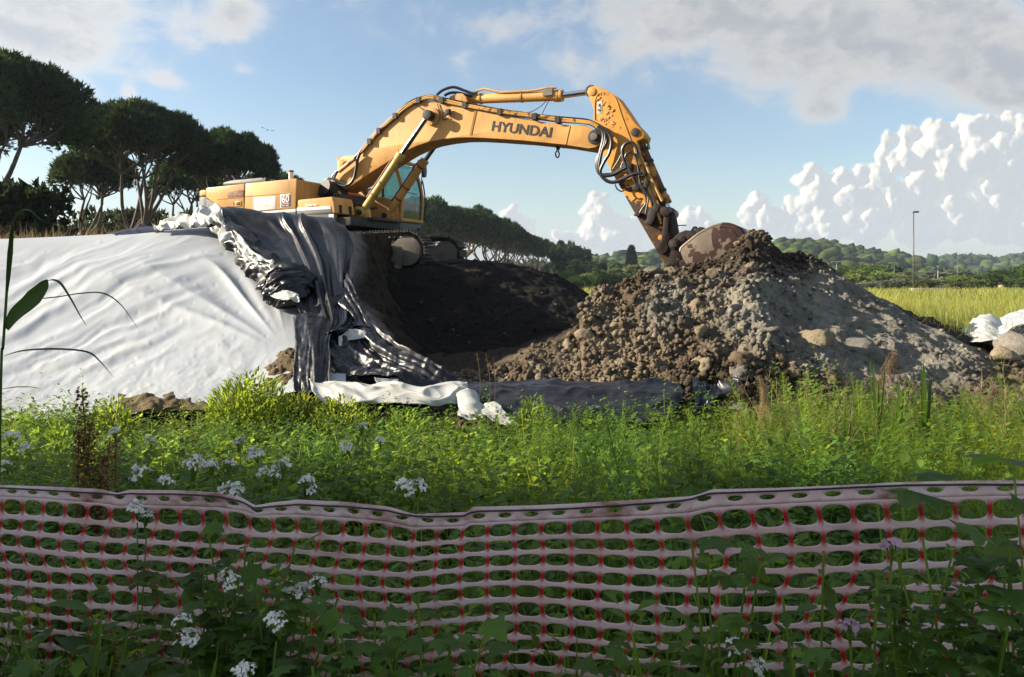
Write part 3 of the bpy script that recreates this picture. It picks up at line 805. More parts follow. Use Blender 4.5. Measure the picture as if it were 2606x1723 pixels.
def lp(u, v, yl):
    """machine coordinates (x forward, z up) of photo pixel (u,v) on the machine's plane y = yl"""
    d = (u - U0) / PF
    x = (d * (EO[1] + yl * EL[1]) - EO[0] - yl * EL[0]) / (EF[0] - d * EF[1])
    Yw = EO[1] + x * EF[1] + yl * EL[1]
    return x, CZ + (VH - v) / PF * Yw - EO[2]
def zmap(u0, v0, k):
    return lambda yl, pts: [lp(u0 + x * k, v0 + y * k, yl) for x, y in pts]
z1 = zmap(450, 350, .2951); z2 = zmap(800, 180, .2951); z3 = zmap(1400, 180, .3444); z6 = zmap(840, 380, .1531)
z7 = zmap(1640, 540, .1265); z8 = zmap(880, 540, .1518); z9 = zmap(1480, 300, .2041); z0 = zmap(620, 470, .1096)

def paintmat(name, color, fade=.2, grime=.5, rough=.45, rustf=0.0, wear=None):
    m, t, out = newmat(name)
    co = objco(t)
    p = t.new('ShaderNodeBsdfPrincipled')
    n = t.smooth(t.noise(co, 1.3, 6, .6), .3, .72)
    c = t.mix(n, tuple(x * (1 - fade) for x in color), tuple(min(1, x * (1 + fade * .6) + .015) for x in color))
    st = t.noise(t.vmath('MULTIPLY', co, (6, 6, .9)), 1.6, 6, .65)
    c = t.mix(t.math('MULTIPLY', t.smooth(st, .52, .78), grime), c, (.10, .066, .035))
    sp = t.smooth(t.noise(co, 18, 5, .7), .64, .72)
    c = t.mix(t.math('MULTIPLY', sp, .4), c, (.14, .07, .035))
    if rustf:
        rn = t.noise(co, 4.2, 7, .66, .5)
        c = t.mix(t.smooth(rn, .60 - rustf, .64 - rustf), c, (.13, .048, .018))
    if wear:                                    # oil and lost paint, thickest towards the bucket end
        sp3 = t.new('ShaderNodeSeparateXYZ'); t.put(sp3.inputs[0], co)
        hgt = t.smooth(sp3.outputs[2], wear[0], wear[1])
        bn = t.noise(co, 3.4, 6, .62, .35)
        th = t.math('ADD', bn, t.math('MULTIPLY', hgt, .26))
        c = t.mix(t.math('MULTIPLY', t.smooth(th, .655, .668), .96), c, (.022, .015, .011))
        c = t.mix(t.math('MULTIPLY', t.smooth(t.noise(co, 7.5, 6, .7), .56, .64), .6), c, (.30, .10, .025))
    t.put(p.inputs['Base Color'], c)
    t.put(p.inputs['Roughness'], t.math('MULTIPLY_ADD', n, .2, rough))
    p.inputs['Specular IOR Level'].default_value = .35
    t.put(p.inputs['Normal'], bump(t, t.noise(co, 5, 4, .5), .06, .02))
    t.put(out.inputs[0], p.outputs[0])
    return m
YEL = (.60, .31, .08)
M_Y = paintmat('yellow_paint', YEL)
M_YB = paintmat('boom_paint', (.58, .29, .072), .2, .5)
M_YARM = paintmat('arm_paint', (.62, .27, .035), .15, .45, .5, .0, (3.1, .4))
M_YCYL = paintmat('cylinder_paint', (.52, .33, .075), .14, .3, .4)
M_YRUST = paintmat('rusty_cylinder_paint', (.50, .24, .05), .2, .6, .6, .16)
M_GREY = paintmat('grey_paint', (.115, .125, .125), .2, .4, .5)
M_STRIPE = paintmat('white_stripe', (.72, .70, .66), .06, .10, .5)
M_DKMETAL = principled('dark_metal', (.028, .023, .02), .6, .3, .4, 6, .3, 25)
M_LINK = principled('oily_link_metal', (.035, .022, .018), .42, .4, .4, 6, .3, 25)
M_BUCKET = None
M_RUBBER = principled('hose_rubber', (.013, .013, .014), .42, 0, .3, 12)
M_CHROME = principled('chrome_rod', (.62, .64, .66), .12, 1.0, .05, 8)
M_PIPE = paintmat('pipe_paint', (.50, .27, .06), .15, .5, .5, .05)
M_TRACK = principled('muddy_track_steel', (.075, .062, .05), .8, .2, .4, 5, .6, 20)
M_FRAME = principled('muddy_track_frame', (.16, .135, .105), .85, 0, .3, 3, .5, 14)
M_RED = principled('red_brown_paint', (.20, .035, .02), .55, 0, .25, 8)
M_BLACKP = principled('black_lettering', (.013, .013, .014), .5, 0, .15, 20)
M_MAROON = principled('maroon_print', (.16, .038, .04), .55, 0, .1, 6)
M_PAPER = principled('faded_white_panel', (.66, .66, .64), .6, 0, .06, 3)
M_FAINT = principled('faded_lettering', (.50, .50, .49), .6, 0, .05, 6)
M_WLET = principled('white_lettering', (.78, .76, .72), .55, 0, .05, 6)

m, t, out = newmat('bucket_steel'); M_BUCKET = m
co = objco(t); p = t.new('ShaderNodeBsdfPrincipled')
n = t.noise(co, 2.6, 7, .62, .4); n2 = t.noise(co, 1.6, 5, .55)
c = t.mix(t.smooth(n2, .3, .7), (.15, .115, .085), (.25, .195, .145))
c = t.mix(t.smooth(n, .53, .545), c, (.050, .022, .016))
c = t.mix(t.math('MULTIPLY', t.smooth(t.noise(co, 14, 5, .7), .58, .66), .5), c, (.10, .05, .03))
t.put(p.inputs['Base Color'], c); p.inputs['Roughness'].default_value = .5; p.inputs['Metallic'].default_value = .25
t.put(p.inputs['Normal'], bump(t, t.noise(co, 9, 6, .6), .25, .02)); t.put(out.inputs[0], p.outputs[0])

m, t, out = newmat('cab_glass'); M_GLASS = m
tr = t.new('ShaderNodeBsdfTransparent'); tr.inputs[0].default_value = (.40, .58, .55, 1)
gl = t.new('ShaderNodeBsdfGlossy'); gl.inputs['Roughness'].default_value = .03; gl.inputs[0].default_value = (.8, .9, .9, 1)
df = t.new('ShaderNodeBsdfDiffuse'); df.inputs[0].default_value = (.22, .30, .28, 1)
mx = t.new('ShaderNodeMixShader'); mx.inputs[0].default_value = .14
t.put(mx.inputs[1], tr.outputs[0]); t.put(mx.inputs[2], gl.outputs[0])
mx2 = t.new('ShaderNodeMixShader')
t.put(mx2.inputs[0], t.math('MULTIPLY', t.smooth(t.noise(objco(t), 5, 6, .7), .35, .75), .28))
t.put(mx2.inputs[1], mx.outputs[0]); t.put(mx2.inputs[2], df.outputs[0]); t.put(out.inputs[0], mx2.outputs[0])

def prism(poly, y0, y1, bev=.012, seg=2, axis='y', smooth=True):
    """extrude a polygon; poly in (x,z) along y, or (x,y) along z"""
    bm = bmesh.new()
    mk = (lambda a, b, h: (a, h, b)) if axis == 'y' else ((lambda a, b, h: (a, b, h)) if axis == 'z' else (lambda a, b, h: (h, a, b)))
    va = [bm.verts.new(mk(a, b, y0)) for a, b in poly]; vb = [bm.verts.new(mk(a, b, y1)) for a, b in poly]
    n = len(poly)
    bm.faces.new(va); bm.faces.new(vb[::-1])
    for i in range(n):
        bm.faces.new((va[i], vb[i], vb[(i + 1) % n], va[(i + 1) % n]))
    bmesh.ops.recalc_face_normals(bm, faces=bm.faces[:])
    if bev:
        es = [e for e in bm.edges if len(e.link_faces) == 2 and e.calc_face_angle(0) > R(28)]
        bmesh.ops.bevel(bm, geom=es, offset=bev, segments=seg, affect='EDGES', profile=.6, clamp_overlap=True)
    me = bpy.data.meshes.new('prism'); bm.to_mesh(me); bm.free()
    if smooth:
        me.polygons.foreach_set('use_smooth', np.ones(len(me.polygons), bool)); me.set_sharp_from_angle(angle=R(32))
    return me
def part(name, me, mat, parent=None, **k):
    me.name = name
    if mat and not me.materials: me.materials.append(mat)
    return link(name, me, parent or EXC, **k)
def pr(name, poly, y0, y1, mat, parent=None, bev=.012, **k): return part(name, prism(poly, y0, y1, bev, **k), mat, parent)
def tb(name, pts, r, mat, parent=None, n=10): return part(name, MB().tube(pts, r, n).mesh(name, mat, True, 40), mat, parent)
def cy(name, x, z, y0, y1, r, mat, parent=None, n=24):
    return pr(name, [(x + r * math.cos(a), z + r * math.sin(a)) for a in np.linspace(0, 2 * math.pi, n, endpoint=False)], y0, y1, mat, parent, min(.012, r * .2))
def cv3(pts2, yl, n=40):
    """smooth 3-D path through (x,z) points on plane(s) yl"""
    y = yl if hasattr(yl, '__len__') else [yl] * len(pts2)
    P = [(a, yy, b) for (a, b), yy in zip(pts2, y)]
    return [tuple(q) for q in curve(P, np.linspace(0, 1, n))]

# --- undercarriage
UA = R(12)
def track(side):
    yc = side * 1.3
    fr = prism([(-2.4, .14), (-2.5, .4), (-2.35, .68), (2.2, .68), (2.42, .6), (2.42, .12)], yc - .2, yc + .2, .03)
    f = part('crawler_track', fr, M_FRAME, EXC, rot=(0, 0, UA))
    sgn = -1 if side < 0 else 1
    o = yc + sgn * .2
    for zz in (.44, .27):                                   # guard rails on the frame side
        b = MB().box((1.2, min(o, o + sgn * .10), zz - .03), (2.2, max(o, o + sgn * .10), zz + .03)); part('guard_bar', b.mesh('guard_bar', M_FRAME), M_FRAME, f)
    part('guard_plate', prism([(1.3, .1), (1.3, .62), (2.05, .62), (2.3, .55), (2.3, .05)], o, o + sgn * .06, .02), M_FRAME, f)
    cyi = prism([(2.42 + .33 * math.cos(a), .455 + .33 * math.sin(a)) for a in np.linspace(0, 6.283, 36, endpoint=False)], yc - .17, yc + .25 if side > 0 else yc + .1, .03)
    if side < 0: cyi = prism([(2.42 + .33 * math.cos(a), .455 + .33 * math.sin(a)) for a in np.linspace(0, 6.283, 36, endpoint=False)], yc - .25, yc + .17, .03)
    part('idler_wheel', cyi, M_FRAME, f)
    part('drive_sprocket', prism([(-2.42 + (.33 + .03 * (i % 2)) * math.cos(i * .1745), .455 + (.33 + .03 * (i % 2)) * math.sin(i * .1745)) for i in range(36)], yc - .15, yc + .15, .01), M_TRACK, f)
    for i in range(8):
        x0 = -1.8 + i * .5
        part('track_roller', prism([(x0 + .12 * math.cos(a), .17 + .12 * math.sin(a)) for a in np.linspace(0, 6.283, 14, endpoint=False)], yc - .19, yc + .19, .01), M_TRACK, f)
    # shoes
    mb = MB().box((-.095, -.3, 0), (.095, .3, .025))
    for gx in (-.075, 0, .075): mb.box((gx - .012, -.3, .025), (gx + .012, .3, .06))
    mb.box((-.1, -.09, -.07), (.1, -.05, 0)).box((-.1, .05, -.07), (.1, .09, 0))
    shoe = mb.mesh('shoe', M_TRACK)
    Ls = 4.84; r = .405; per = 2 * Ls + 2 * math.pi * r; n = 56
    for i in range(n):
        q = i * per / n
        if q < Ls: x, z, a = -2.42 + q, .455 + r - .035 * math.sin(math.pi * q / Ls), 0
        elif q < Ls + math.pi * r:
            b = (q - Ls) / r; x, z, a = 2.42 + r * math.sin(b), .455 + r * math.cos(b), b
        elif q < 2 * Ls + math.pi * r: x, z, a = 2.42 - (q - Ls - math.pi * r), .455 - r, math.pi
        else:
            b = (q - 2 * Ls - math.pi * r) / r; x, z, a = -2.42 - r * math.sin(b), .455 - r * math.cos(b), math.pi + b
        link('shoe', shoe, f, loc=(x, yc, z), rot=(0, a, 0))
track(-1); track(1)
part('carrier_frame', prism([(-1.2, .35), (-1.2, .85), (1.2, .85), (1.2, .35)], -1.15, 1.15, .05), M_DKMETAL, EXC, rot=(0, 0, UA))
part('slewing_ring', prism([(.75 * math.cos(a), .75 * math.sin(a)) for a in np.linspace(0, 6.283, 40, endpoint=False)], .85, 1.02, .02, axis='z'), M_DKMETAL)

# --- upper frame and body
sk = z1(-1.5, [(250, 690), (1358, 660), (1360, 712), (250, 752)])
pr('upper_frame', [(-2.75, 1.02), (-2.75, 1.2), (1.5, 1.2), (1.5, 1.02)], -1.4, 1.4, M_DKMETAL)
pr('side_skirt', sk, -1.5, -1.40, M_GREY)
def plan(k): return [(-2.68, -1.5 * k), (-2.88, -1.5 * k), (-3.0, -1.44 * k), (-3.06, -1.34 * k), (-3.2, -.9 * k), (-3.27, -.4), (-3.27, .4), (-3.2, .9 * k), (-3.06, 1.34 * k), (-3.0, 1.44 * k), (-2.88, 1.5 * k), (-2.68, 1.5 * k)]
zs = z1(-1.5, [(165, 513), (165, 460), (165, 720)])
cw = part('counterweight', prism(plan(1), zs[2][1] - .15, zs[0][1] - .004, .03, axis='z'), M_GREY)
part('counterweight_top', prism(plan(1), zs[0][1] + .004, zs[1][1] + .02, .06, 3, axis='z'), M_Y, cw)
pr('engine_hood', z1(-1.48, [(256, 440), (590, 402), (1036, 357), (1026, 680), (256, 720)]), -1.47, 1.46, M_Y, bev=.06, seg=3)
d1 = pr('rear_door', z1(-1.5, [(256, 434), (585, 398), (578, 668), (502, 660), (256, 520)]), -1.515, -1.46, M_Y, bev=.025)
pr('grey_flash', z1(-1.5, [(256, 526), (500, 664), (578, 674), (578, 704), (256, 722)]), -1.512, -1.462, M_GREY, bev=.006)
d2 = pr('middle_door', z1(-1.5, [(594, 397), (1036, 352), (1026, 610), (586, 650)]), -1.515, -1.46, M_Y, bev=.03)
pr('white_band', z1(-1.5, [(586, 653), (1026, 614), (1026, 643), (586, 682)]), -1.513, -1.463, M_STRIPE, bev=.003)
pr('grey_band', z1(-1.5, [(586, 685), (1026, 646), (1026, 672), (586, 712)]), -1.511, -1.461, M_GREY, bev=.003)
# creases pressed into the doors
for a, b, prn in (((345, 532), (578, 514), d1), ((590, 508), (985, 476), d2)):
    (xa, za), (xb, zb) = z1(-1.52, [a, b]); tb('crease', [(xa, -1.517, za), (xb, -1.517, zb)], .008, M_Y, prn, 6)
pr('dented_patch', z1(-1.52, [(432, 490), (450, 470), (500, 462), (530, 448), (572, 455), (574, 508), (520, 512), (470, 516), (440, 516)]), -1.524, -1.515, principled('bare_rusty_metal', (.24, .13, .085), .75, 0, .4, 14, .5, 30), d1, .004)
pr('latch', z1(-1.52, [(500, 548), (555, 544), (555, 590), (500, 594)]), -1.528, -1.515, M_Y, d1, .008)
pr('latch_recess', z1(-1.53, [(512, 558), (543, 555), (543, 580), (512, 583)]), -1.534, -1.526, M_DKMETAL, d1, .004)
pr('vent', z1(-1.52, [(478, 556), (494, 555), (494, 592), (478, 594)]), -1.523, -1.515, M_PIPE, d1, .003)
pn = pr('name_panel', z1(-1.52, [(664, 520), (852, 505), (850, 618), (664, 634)]), -1.520, -1.513, M_PAPER, d2, .002)
bd = pr('sticker', z1(-1.52, [(892, 492), (981, 484), (979, 598), (892, 606)]), -1.521, -1.513, M_WLET, d2, .002)
pr('sticker_field', z1(-1.53, [(897, 497), (976, 490), (974, 593), (897, 601)]), -1.526, -1.5205, M_MAROON, bd, .001)

def lettering(name, body, corners, yl, mat, parent, offset=0.0, depth=.004, shear=0.0):
    """flat text fitted into the quad corners (bottom-left, bottom-right, top-left), given in machine (x,z)"""
    cu = bpy.data.curves.new('lettering', 'FONT'); cu.body = body; cu.size = 1; cu.offset = offset; cu.extrude = .01; cu.shear = shear
    ob = bpy.data.objects.new('lettering_tmp', cu); COL.objects.link(ob)
    bpy.context.view_layer.update()
    me = bpy.data.meshes.new_from_object(ob.evaluated_get(bpy.context.evaluated_depsgraph_get()))
    bpy.data.objects.remove(ob); bpy.data.curves.remove(cu)
    V = np.empty(len(me.vertices) * 3); me.vertices.foreach_get('co', V); V = V.reshape(-1, 3)
    lo, hi = V.min(0), V.max(0); a = (V - lo) / (hi - lo)
    bl, br, tl = map(np.array, corners)
    xz = bl + a[:, :1] * (br - bl) + a[:, 1:2] * (tl - bl)
    V2 = np.stack([xz[:, 0], yl - a[:, 2] * depth, xz[:, 1]], -1)
    me.vertices.foreach_set('co', V2.ravel()); me.update(); me.materials.clear(); me.materials.append(mat)
    return part(name, me, mat, parent)
lettering('lettering', 'Robex', z0(-1.52, [(1430, 505), (1690, 490), (1430, 440)]), -1.517, M_WLET, None, .03)
lettering('lettering', '60', z0(-1.53, [(890, 420), (1048, 405), (900, 258)]), -1.5262, M_WLET, bd, 0)
lettering('lettering', 'o', z0(-1.53, [(1026, 320), (1048, 318), (1026, 282)]), -1.5262, M_WLET, bd, 0)
tb('swash', cv3(z0(-1.53, [(888, 465), (930, 440), (980, 430), (1055, 440)]), -1.528, 14), .006, M_WLET, bd, 6)
for a, b in (((900, 490), (955, 486)), ((978, 484), (1045, 478))):
    (xa, za), (xb, zb) = z0(-1.53, [a, b]); tb('small_print', [(xa, -1.527, za), (xb, -1.527, zb)], .009, M_WLET, bd, 5)
lettering('faded_lettering', 'Vanni', z0(-1.53, [(262, 545), (575, 520), (270, 425)]), -1.5205, M_FAINT, pn, .0, .002, .25)
lettering('faded_lettering', 'IMPRESA', z0(-1.53, [(335, 390), (580, 370), (335, 345)]), -1.5205, M_FAINT, pn, .0, .002) if False else None
# front tool box with stripes
bx = pr('tool_box', z1(-1.5, [(1034, 536), (1338, 508), (1352, 560), (1362, 652), (1034, 680)]), -1.49, -.78, M_Y, bev=.04, seg=3)
pr('white_band', z1(-1.5, [(1036, 606), (1322, 590), (1330, 618), (1036, 634)]), -1.503, -1.485, M_STRIPE, bx, .003)
pr('grey_band', z1(-1.5, [(1036, 638), (1330, 621), (1336, 648), (1036, 670)]), -1.502, -1.484, M_GREY, bx, .003)
pr('data_sticker', z1(-1.5, [(1312, 662), (1354, 659), (1354, 694), (1312, 698)]), -1.505, -1.499, M_PAPER, None, .001)
xs_, zs_ = z1(-1.3, [(1420, 600)])[0]
for yy in (-1.30, -.95):
    pr('box_latch', [(1.06, 1.30), (1.18, 1.30), (1.18, 1.48), (1.06, 1.48)], yy - .025, yy + .025, M_DKMETAL, bx, .006)
# things on the hood
pr('air_box', z1(-1.0, [(390, 410), (400, 385), (470, 368), (720, 345), (755, 352), (760, 392)]), -1.0, .6, M_GREY, bev=.04)
xa, za = z1(-.9, [(985, 350)])[0]
ex = tb('exhaust_pipe', [(xa, -.9, za - .15), (xa, -.9, za + .14)], .055, M_STRIPE, None, 16)
tb('exhaust_cap', [(xa, -.9, za + .14), (xa, -.9, za + .18)], .065, M_RED, ex, 16)
xa, za = z1(-1.1, [(778, 365)])[0]
tb('filler_cap', [(xa, -1.1, za - .1), (xa, -1.1, za + .05)], .07, M_DKMETAL, None, 16)
xa, za = z1(-.5, [(500, 360)])[0]; tb('lifting_eye', [(xa - .1, -.5, za + .1), (xa, -.5, za), (xa + .12, -.5, za - .05)], .015, M_DKMETAL, None, 6)
# clutter between hood and boom foot
for i, (a, b, r) in enumerate([((1330, 440), (1360, 490), .19), ((1300, 470), (1300, 520), .12), ((1400, 520), (1560, 540), .1), ((1450, 560), (1600, 570), .13)]):
    (xa, za), (xb, zb) = z1(-.5, [a, b]); tb('pump_housing', [(xa, -.75, za), (xa * .5 + xb * .5, -.5, za * .5 + zb * .5), (xb, -.2, zb)], r, M_DKMETAL, None, 14)
for i, y in enumerate((-.5, .5)):
    pr('boom_bracket', [(-.1, 1.15), (.05, 2.1), (.18, 2.2), (.32, 2.1), (.75, 1.6), (1.35, 1.45), (1.4, 1.15)], y - .04, y + .04, M_Y)
pr('deck_plate', [(.1, 1.18), (.1, 1.24), (1.62, 1.24), (1.62, 1.18)], -.75, .45, M_DKMETAL)
for i in range(6):
    a = cv3([(.25 + .05 * i, 1.9 - .05 * i), (.6 + .05 * i, 1.55), (1.0, 1.4 + .03 * i)], [-.45 + .12 * i, -.4 + .1 * i, -.3 + .12 * i], 14)
    tb('hose', a, .022, M_RUBBER)

# --- cab
CY0, CY1 = .52, 1.48
cf = z6(CY0, [(1040, 215), (1092, 330), (1150, 520), (1190, 740), (1188, 950), (1168, 1200)])
cfr = cf[0][0]; zt = z6(CY0, [(230, 105)])[0][1]; zb = z6(CY0, [(1155, 1205)])[0][1]; xr = z6(CY0, [(112, 300)])[0][0]
roof = [(xr - .02, zt - .45), (xr, zt - .14), (xr + .10, zt - .02), (xr + .3, zt), (cfr - .45, zt - .02), (cfr - .12, zt - .10), (cfr + .03, zt - .22)]
cab_floor = zb - .26
cab = pr('cab', [(xr, cab_floor), (xr, zb + .0), (cf[-1][0], zb + .0), (cf[-1][0] - .02, cab_floor)], CY0, CY1, M_GREY, bev=.05)
pr('roof', [(xr, zt - .16), (xr + .06, zt - .04), (xr + .3, zt), (cfr - .45, zt - .02), (cfr - .1, zt - .10), (cfr + .04, zt - .20), (cfr - .12, zt - .19), (cfr - .5, zt - .13)], CY0, CY1, M_Y, cab, .03)
pr('lower_panel', [(xr + .02, zb + .003), (xr + .02, zb + .62), (cf[3][0] - .55, zb + .62), (cf[3][0] - .14, zb + .5), (cf[-1][0] - .01, zb + .003)], CY0 + .0, CY0 + .05, M_Y, cab, .015)
pr('lower_panel', [(xr + .02, zb + .003), (xr + .02, zb + .62), (cf[3][0] - .2, zb + .5), (cf[-1][0] - .01, zb + .003)], CY1 - .05, CY1, M_Y, cab, .015)
for y in (CY0 + .03, CY1 - .03):
    tb('front_pillar', cv3(cf, y, 24), .042, M_Y, cab)
    tb('door_pillar', [(xr + .75, y, zb + .5), (xr + .75, y, zt - .08)], .035, M_Y, cab)
    pr('rear_pillar', [(xr + .0, zb + .4), (xr + .02, zt - .12), (xr + .26, zt - .06), (xr + .14, zt - .3), (xr + .12, zb + .4)], y - .03, y + .03, M_Y, cab, .015)
tb('sill_rail', [(cf[-1][0] + .005, CY0, zb + .05), (cf[-1][0] + .005, CY1, zb + .05)], .05, M_Y, cab)
tb('roof_rail', [(cfr + .0, CY0, zt - .2), (cfr + .0, CY1, zt - .2)], .045, M_Y, cab)
tb('roof_rail', [(xr + .05, CY0, zt - .06), (xr + .05, CY1, zt - .06)], .05, M_Y, cab)
s = np.linspace(0, 1, 4); t_ = np.linspace(0, 1, 24)
c = curve(cf, t_)
P = np.stack([np.repeat(c[:, :1] - .015, 4, 1), np.tile(CY0 + .06 + (CY1 - CY0 - .12) * s, (24, 1)), np.repeat(c[:, 1:], 4, 1)], -1)
part('windscreen', me_np('windscreen', P, gridf(24, 4), M_GLASS), None, cab)
for y in (CY0 + .02, CY1 - .02):
    pts = [(xr + .2, zb + .62), (xr + .2, zt - .16)] + [(cfr - .15, zt - .18)] + [tuple(q) for q in cf[1:4]] + [(cf[3][0] - .15, zb + .5)]
    part('side_window', me_np('side_window', [(a, y, b) for a, b in pts], [list(range(len(pts)))], M_GLASS, False), None, cab)
part('rear_window', me_np('rear_window', [(xr + .03, CY0 + .1, zb + .6), (xr + .03, CY1 - .1, zb + .6), (xr + .05, CY1 - .1, zt - .2), (xr + .05, CY0 + .1, zt - .2)], [[0, 1, 2, 3]], M_GLASS, False), None, cab)
for y, sg in ((CY0 + .075, 1), (CY1 - .075, -1)):
    tb('window_seal', cv3([(a - .01, b) for a, b in cf], y, 24), .018, M_RUBBER, cab, 6)
st = pr('seat', [(xr + .35, zb + .25), (xr + .3, zb + .45), (xr + .28, zb + 1.0), (xr + .36, zb + 1.22), (xr + .45, zb + 1.0), (xr + .5, zb + .5), (xr + .95, zb + .5), (xr + .98, zb + .3)], .8, 1.25, M_RUBBER, cab, .04)
tb('hand_rail', cv3([(cf[3][0] - .1, zb + .75), (cf[3][0] - .1, zb + .75)], [CY0 + .1, CY1 - .1], 4), .014, M_DKMETAL, cab, 6)
tb('hand_rail', cv3([(cf[3][0] - .1, zb + .5), (cf[3][0] - .1, zb + .45)], [CY0 + .1, CY1 - .1], 4), .014, M_DKMETAL, cab, 6)
xm, zm = z6(1.6, [(1565, 360)])[0]
tb('grab_pole', cv3(z6(1.55, [(1530, 520), (1555, 650), (1578, 850), (1580, 1190)]), 1.56, 20), .018, M_DKMETAL, cab, 8)
tb('mirror_arm', [(cf[0][0], 1.5, zt - .15), (xm - .05, 1.58, zm + .02), (xm - .06, 1.56, zm - .45)], .014, M_DKMETAL, cab, 6)
pr('mirror', [(1.6 + .09 * math.cos(a), zm + .17 * math.copysign(abs(math.sin(a)) ** .6, math.sin(a))) for a in np.linspace(0, 6.283, 24, endpoint=False)], xm - .03, xm + .03, M_RUBBER, cab, .015, axis='x')
tb('wiper', [(cf[2][0] - .0, 1.2, zb + 1.25), (cf[3][0] + .01, 1.35, zb + .85)], .01, M_RUBBER, cab, 5)
part('lamp', prism([(cf[-1][0] - .03 + 0, 0)] and [(1.36 + .05 * math.cos(a), zb - .14 + .05 * math.sin(a)) for a in np.linspace(0, 6.283, 16, endpoint=False)], cf[-1][0] - .05, cf[-1][0] + .02, .008, axis='x'), M_DKMETAL, cab)

# --- boom
HB = .33
top = [(175, 905), (215, 845), (300, 770), (400, 680), (560, 517), (700, 385), (800, 305), (880, 272), (970, 258), (1080, 270), (1400, 325), (1700, 390), (2000, 447), (2200, 470)]
tip = z3(-HB, [(210, 404), (262, 403), (300, 425), (345, 442), (378, 470), (384, 505), (368, 545), (335, 566), (285, 575)])
bot = [(2150, 637), (1800, 602), (1500, 582), (1350, 575), (1230, 577), (1100, 592), (980, 615), (880, 648), (780, 695), (700, 742), (590, 812), (480, 882), (380, 950), (300, 1002), (225, 1035), (185, 1000), (165, 950)]
boom = pr('boom', z2(-HB, top) + tip + z2(-HB, bot), -HB, HB, M_YB, None, .015)
for pts, w_ in (([(1400, 330), (1352, 556)], .012), ([(2205, 475), (2168, 636)], .010), ([(1388, 330), (1340, 556)], .006)):
    (xa, za), (xb, zb_) = z2(-HB, pts); tb('weld_seam', [(xa, -HB - .001, za), (xb, -HB - .001, zb_)], w_, M_YB, boom, 6)
lettering('lettering', 'HYUNDAI', z2(-HB, [(1527, 518), (2038, 578), (1543, 432)]), -HB - .003, M_BLACKP, boom, .022, .005)
for (a, b, r, y0, y1) in (((985, 385), 0, .115, -.58, .58),):
    xa, za = z2(-.5, [a])[0]
    cy('boss', xa, za, -HB - .06, HB + .06, .2, M_YB, boom); cy('pin', xa, za, y0, y1, .08, M_DKMETAL, boom)
PINX, PINZ = xa, za
# lamp and its bracket, small fittings
xa, za = z2(-HB, [(1165, 365)])[0]; pr('work_lamp', [(xa - .06, za - .06), (xa - .06, za + .06), (xa + .06, za + .07), (xa + .06, za - .05)], -HB - .12, -HB - .02, M_DKMETAL, boom)
tb('cable', cv3(z2(-HB, [(1065, 285), (1080, 330), (1110, 370), (1105, 410), (1130, 425), (1165, 405)]), -HB - .025, 20), .010, M_RUBBER, boom, 6)
tb('cable', cv3(z2(-HB, [(870, 290), (910, 315), (950, 345), (975, 370)]), -HB - .015, 14), .008, M_RUBBER, boom, 6)
tb('hook_ring', cv3(z2(0, [(2098, 670), (2092, 690), (2080, 715), (2088, 745), (2105, 745), (2112, 715), (2102, 690)]), 0, 24), .016, M_DKMETAL, boom, 6)
pr('hook_lug', z2(0, [(2080, 640), (2120, 645), (2112, 685), (2090, 683)]), -.03, .03, M_DKMETAL, boom)
# pressure pipes along the upper edge
tl = [(395, 700), (480, 600), (560, 510), (700, 382), (800, 295), (900, 245), (1000, 222), (1100, 245), (1300, 288), (1600, 345), (1900, 385), (2100, 412), (2330, 432), (2400, 450), (2462, 490)]
for k, (oy, yl, r, mt) in enumerate([(0, -.36, .026, M_PIPE), (16, -.37, .024, M_PIPE), (-8, -.26, .026, M_PIPE), (28, -.36, .014, M_RUBBER), (-14, -.31, .014, M_RUBBER)]):
    tb('pressure_pipe', cv3(z2(yl, [(x, y + oy + 3 * math.sin(i * 1.7 + k)) for i, (x, y) in enumerate(tl)]), yl, 70), r, mt, boom, 8)
for i in (1, 2, 3, 5, 7, 8, 9, 10, 11):
    (xa, za), = z2(-.36, [(tl[i][0], tl[i][1] + 8)])
    part('pipe_clamp', MB().box((xa - .05, -.41, za - .07), (xa + .05, -.22, za + .06)).mesh('pipe_clamp', M_DKMETAL), M_DKMETAL, boom)
for pts, r in (([(95, 965), (110, 935), (160, 930), (230, 965), (290, 985), (340, 930), (360, 850), (372, 770), (395, 705)], .036), ([(100, 985), (160, 965), (230, 990), (280, 992), (330, 955), (352, 880)], .03),
               ([(150, 930), (185, 880), (225, 850), (300, 790), (370, 730)], .036), ([(160, 945), (200, 870), (260, 820), (330, 765), (385, 712)], .03), ([(520, 955), (530, 985), (505, 1010), (470, 1020)], .03)):
    tb('hose', cv3(z2(-.42, pts), -.42, 40), r, M_RUBBER, boom, 8)
for pts in ([(215, 870), (300, 800)], [(300, 800), (350, 760)]):
    a = z2(-.45, pts); tb('pipe_fitting', [(a[0][0], -.45, a[0][1]), (a[1][0], -.45, a[1][1])], .045, M_PIPE, boom, 10)
for pts in ([(1085, 222), (1130, 175), (1210, 146), (1290, 170), (1350, 190), (1400, 188)], [(1150, 228), (1190, 200), (1250, 195), (1310, 208), (1355, 212)]):
    tb('hose', cv3(z2(-.15, pts), [-.3, -.25, -.2, -.15, -.12, -.12][:len(pts)], 30), .032, M_RUBBER, boom, 8)

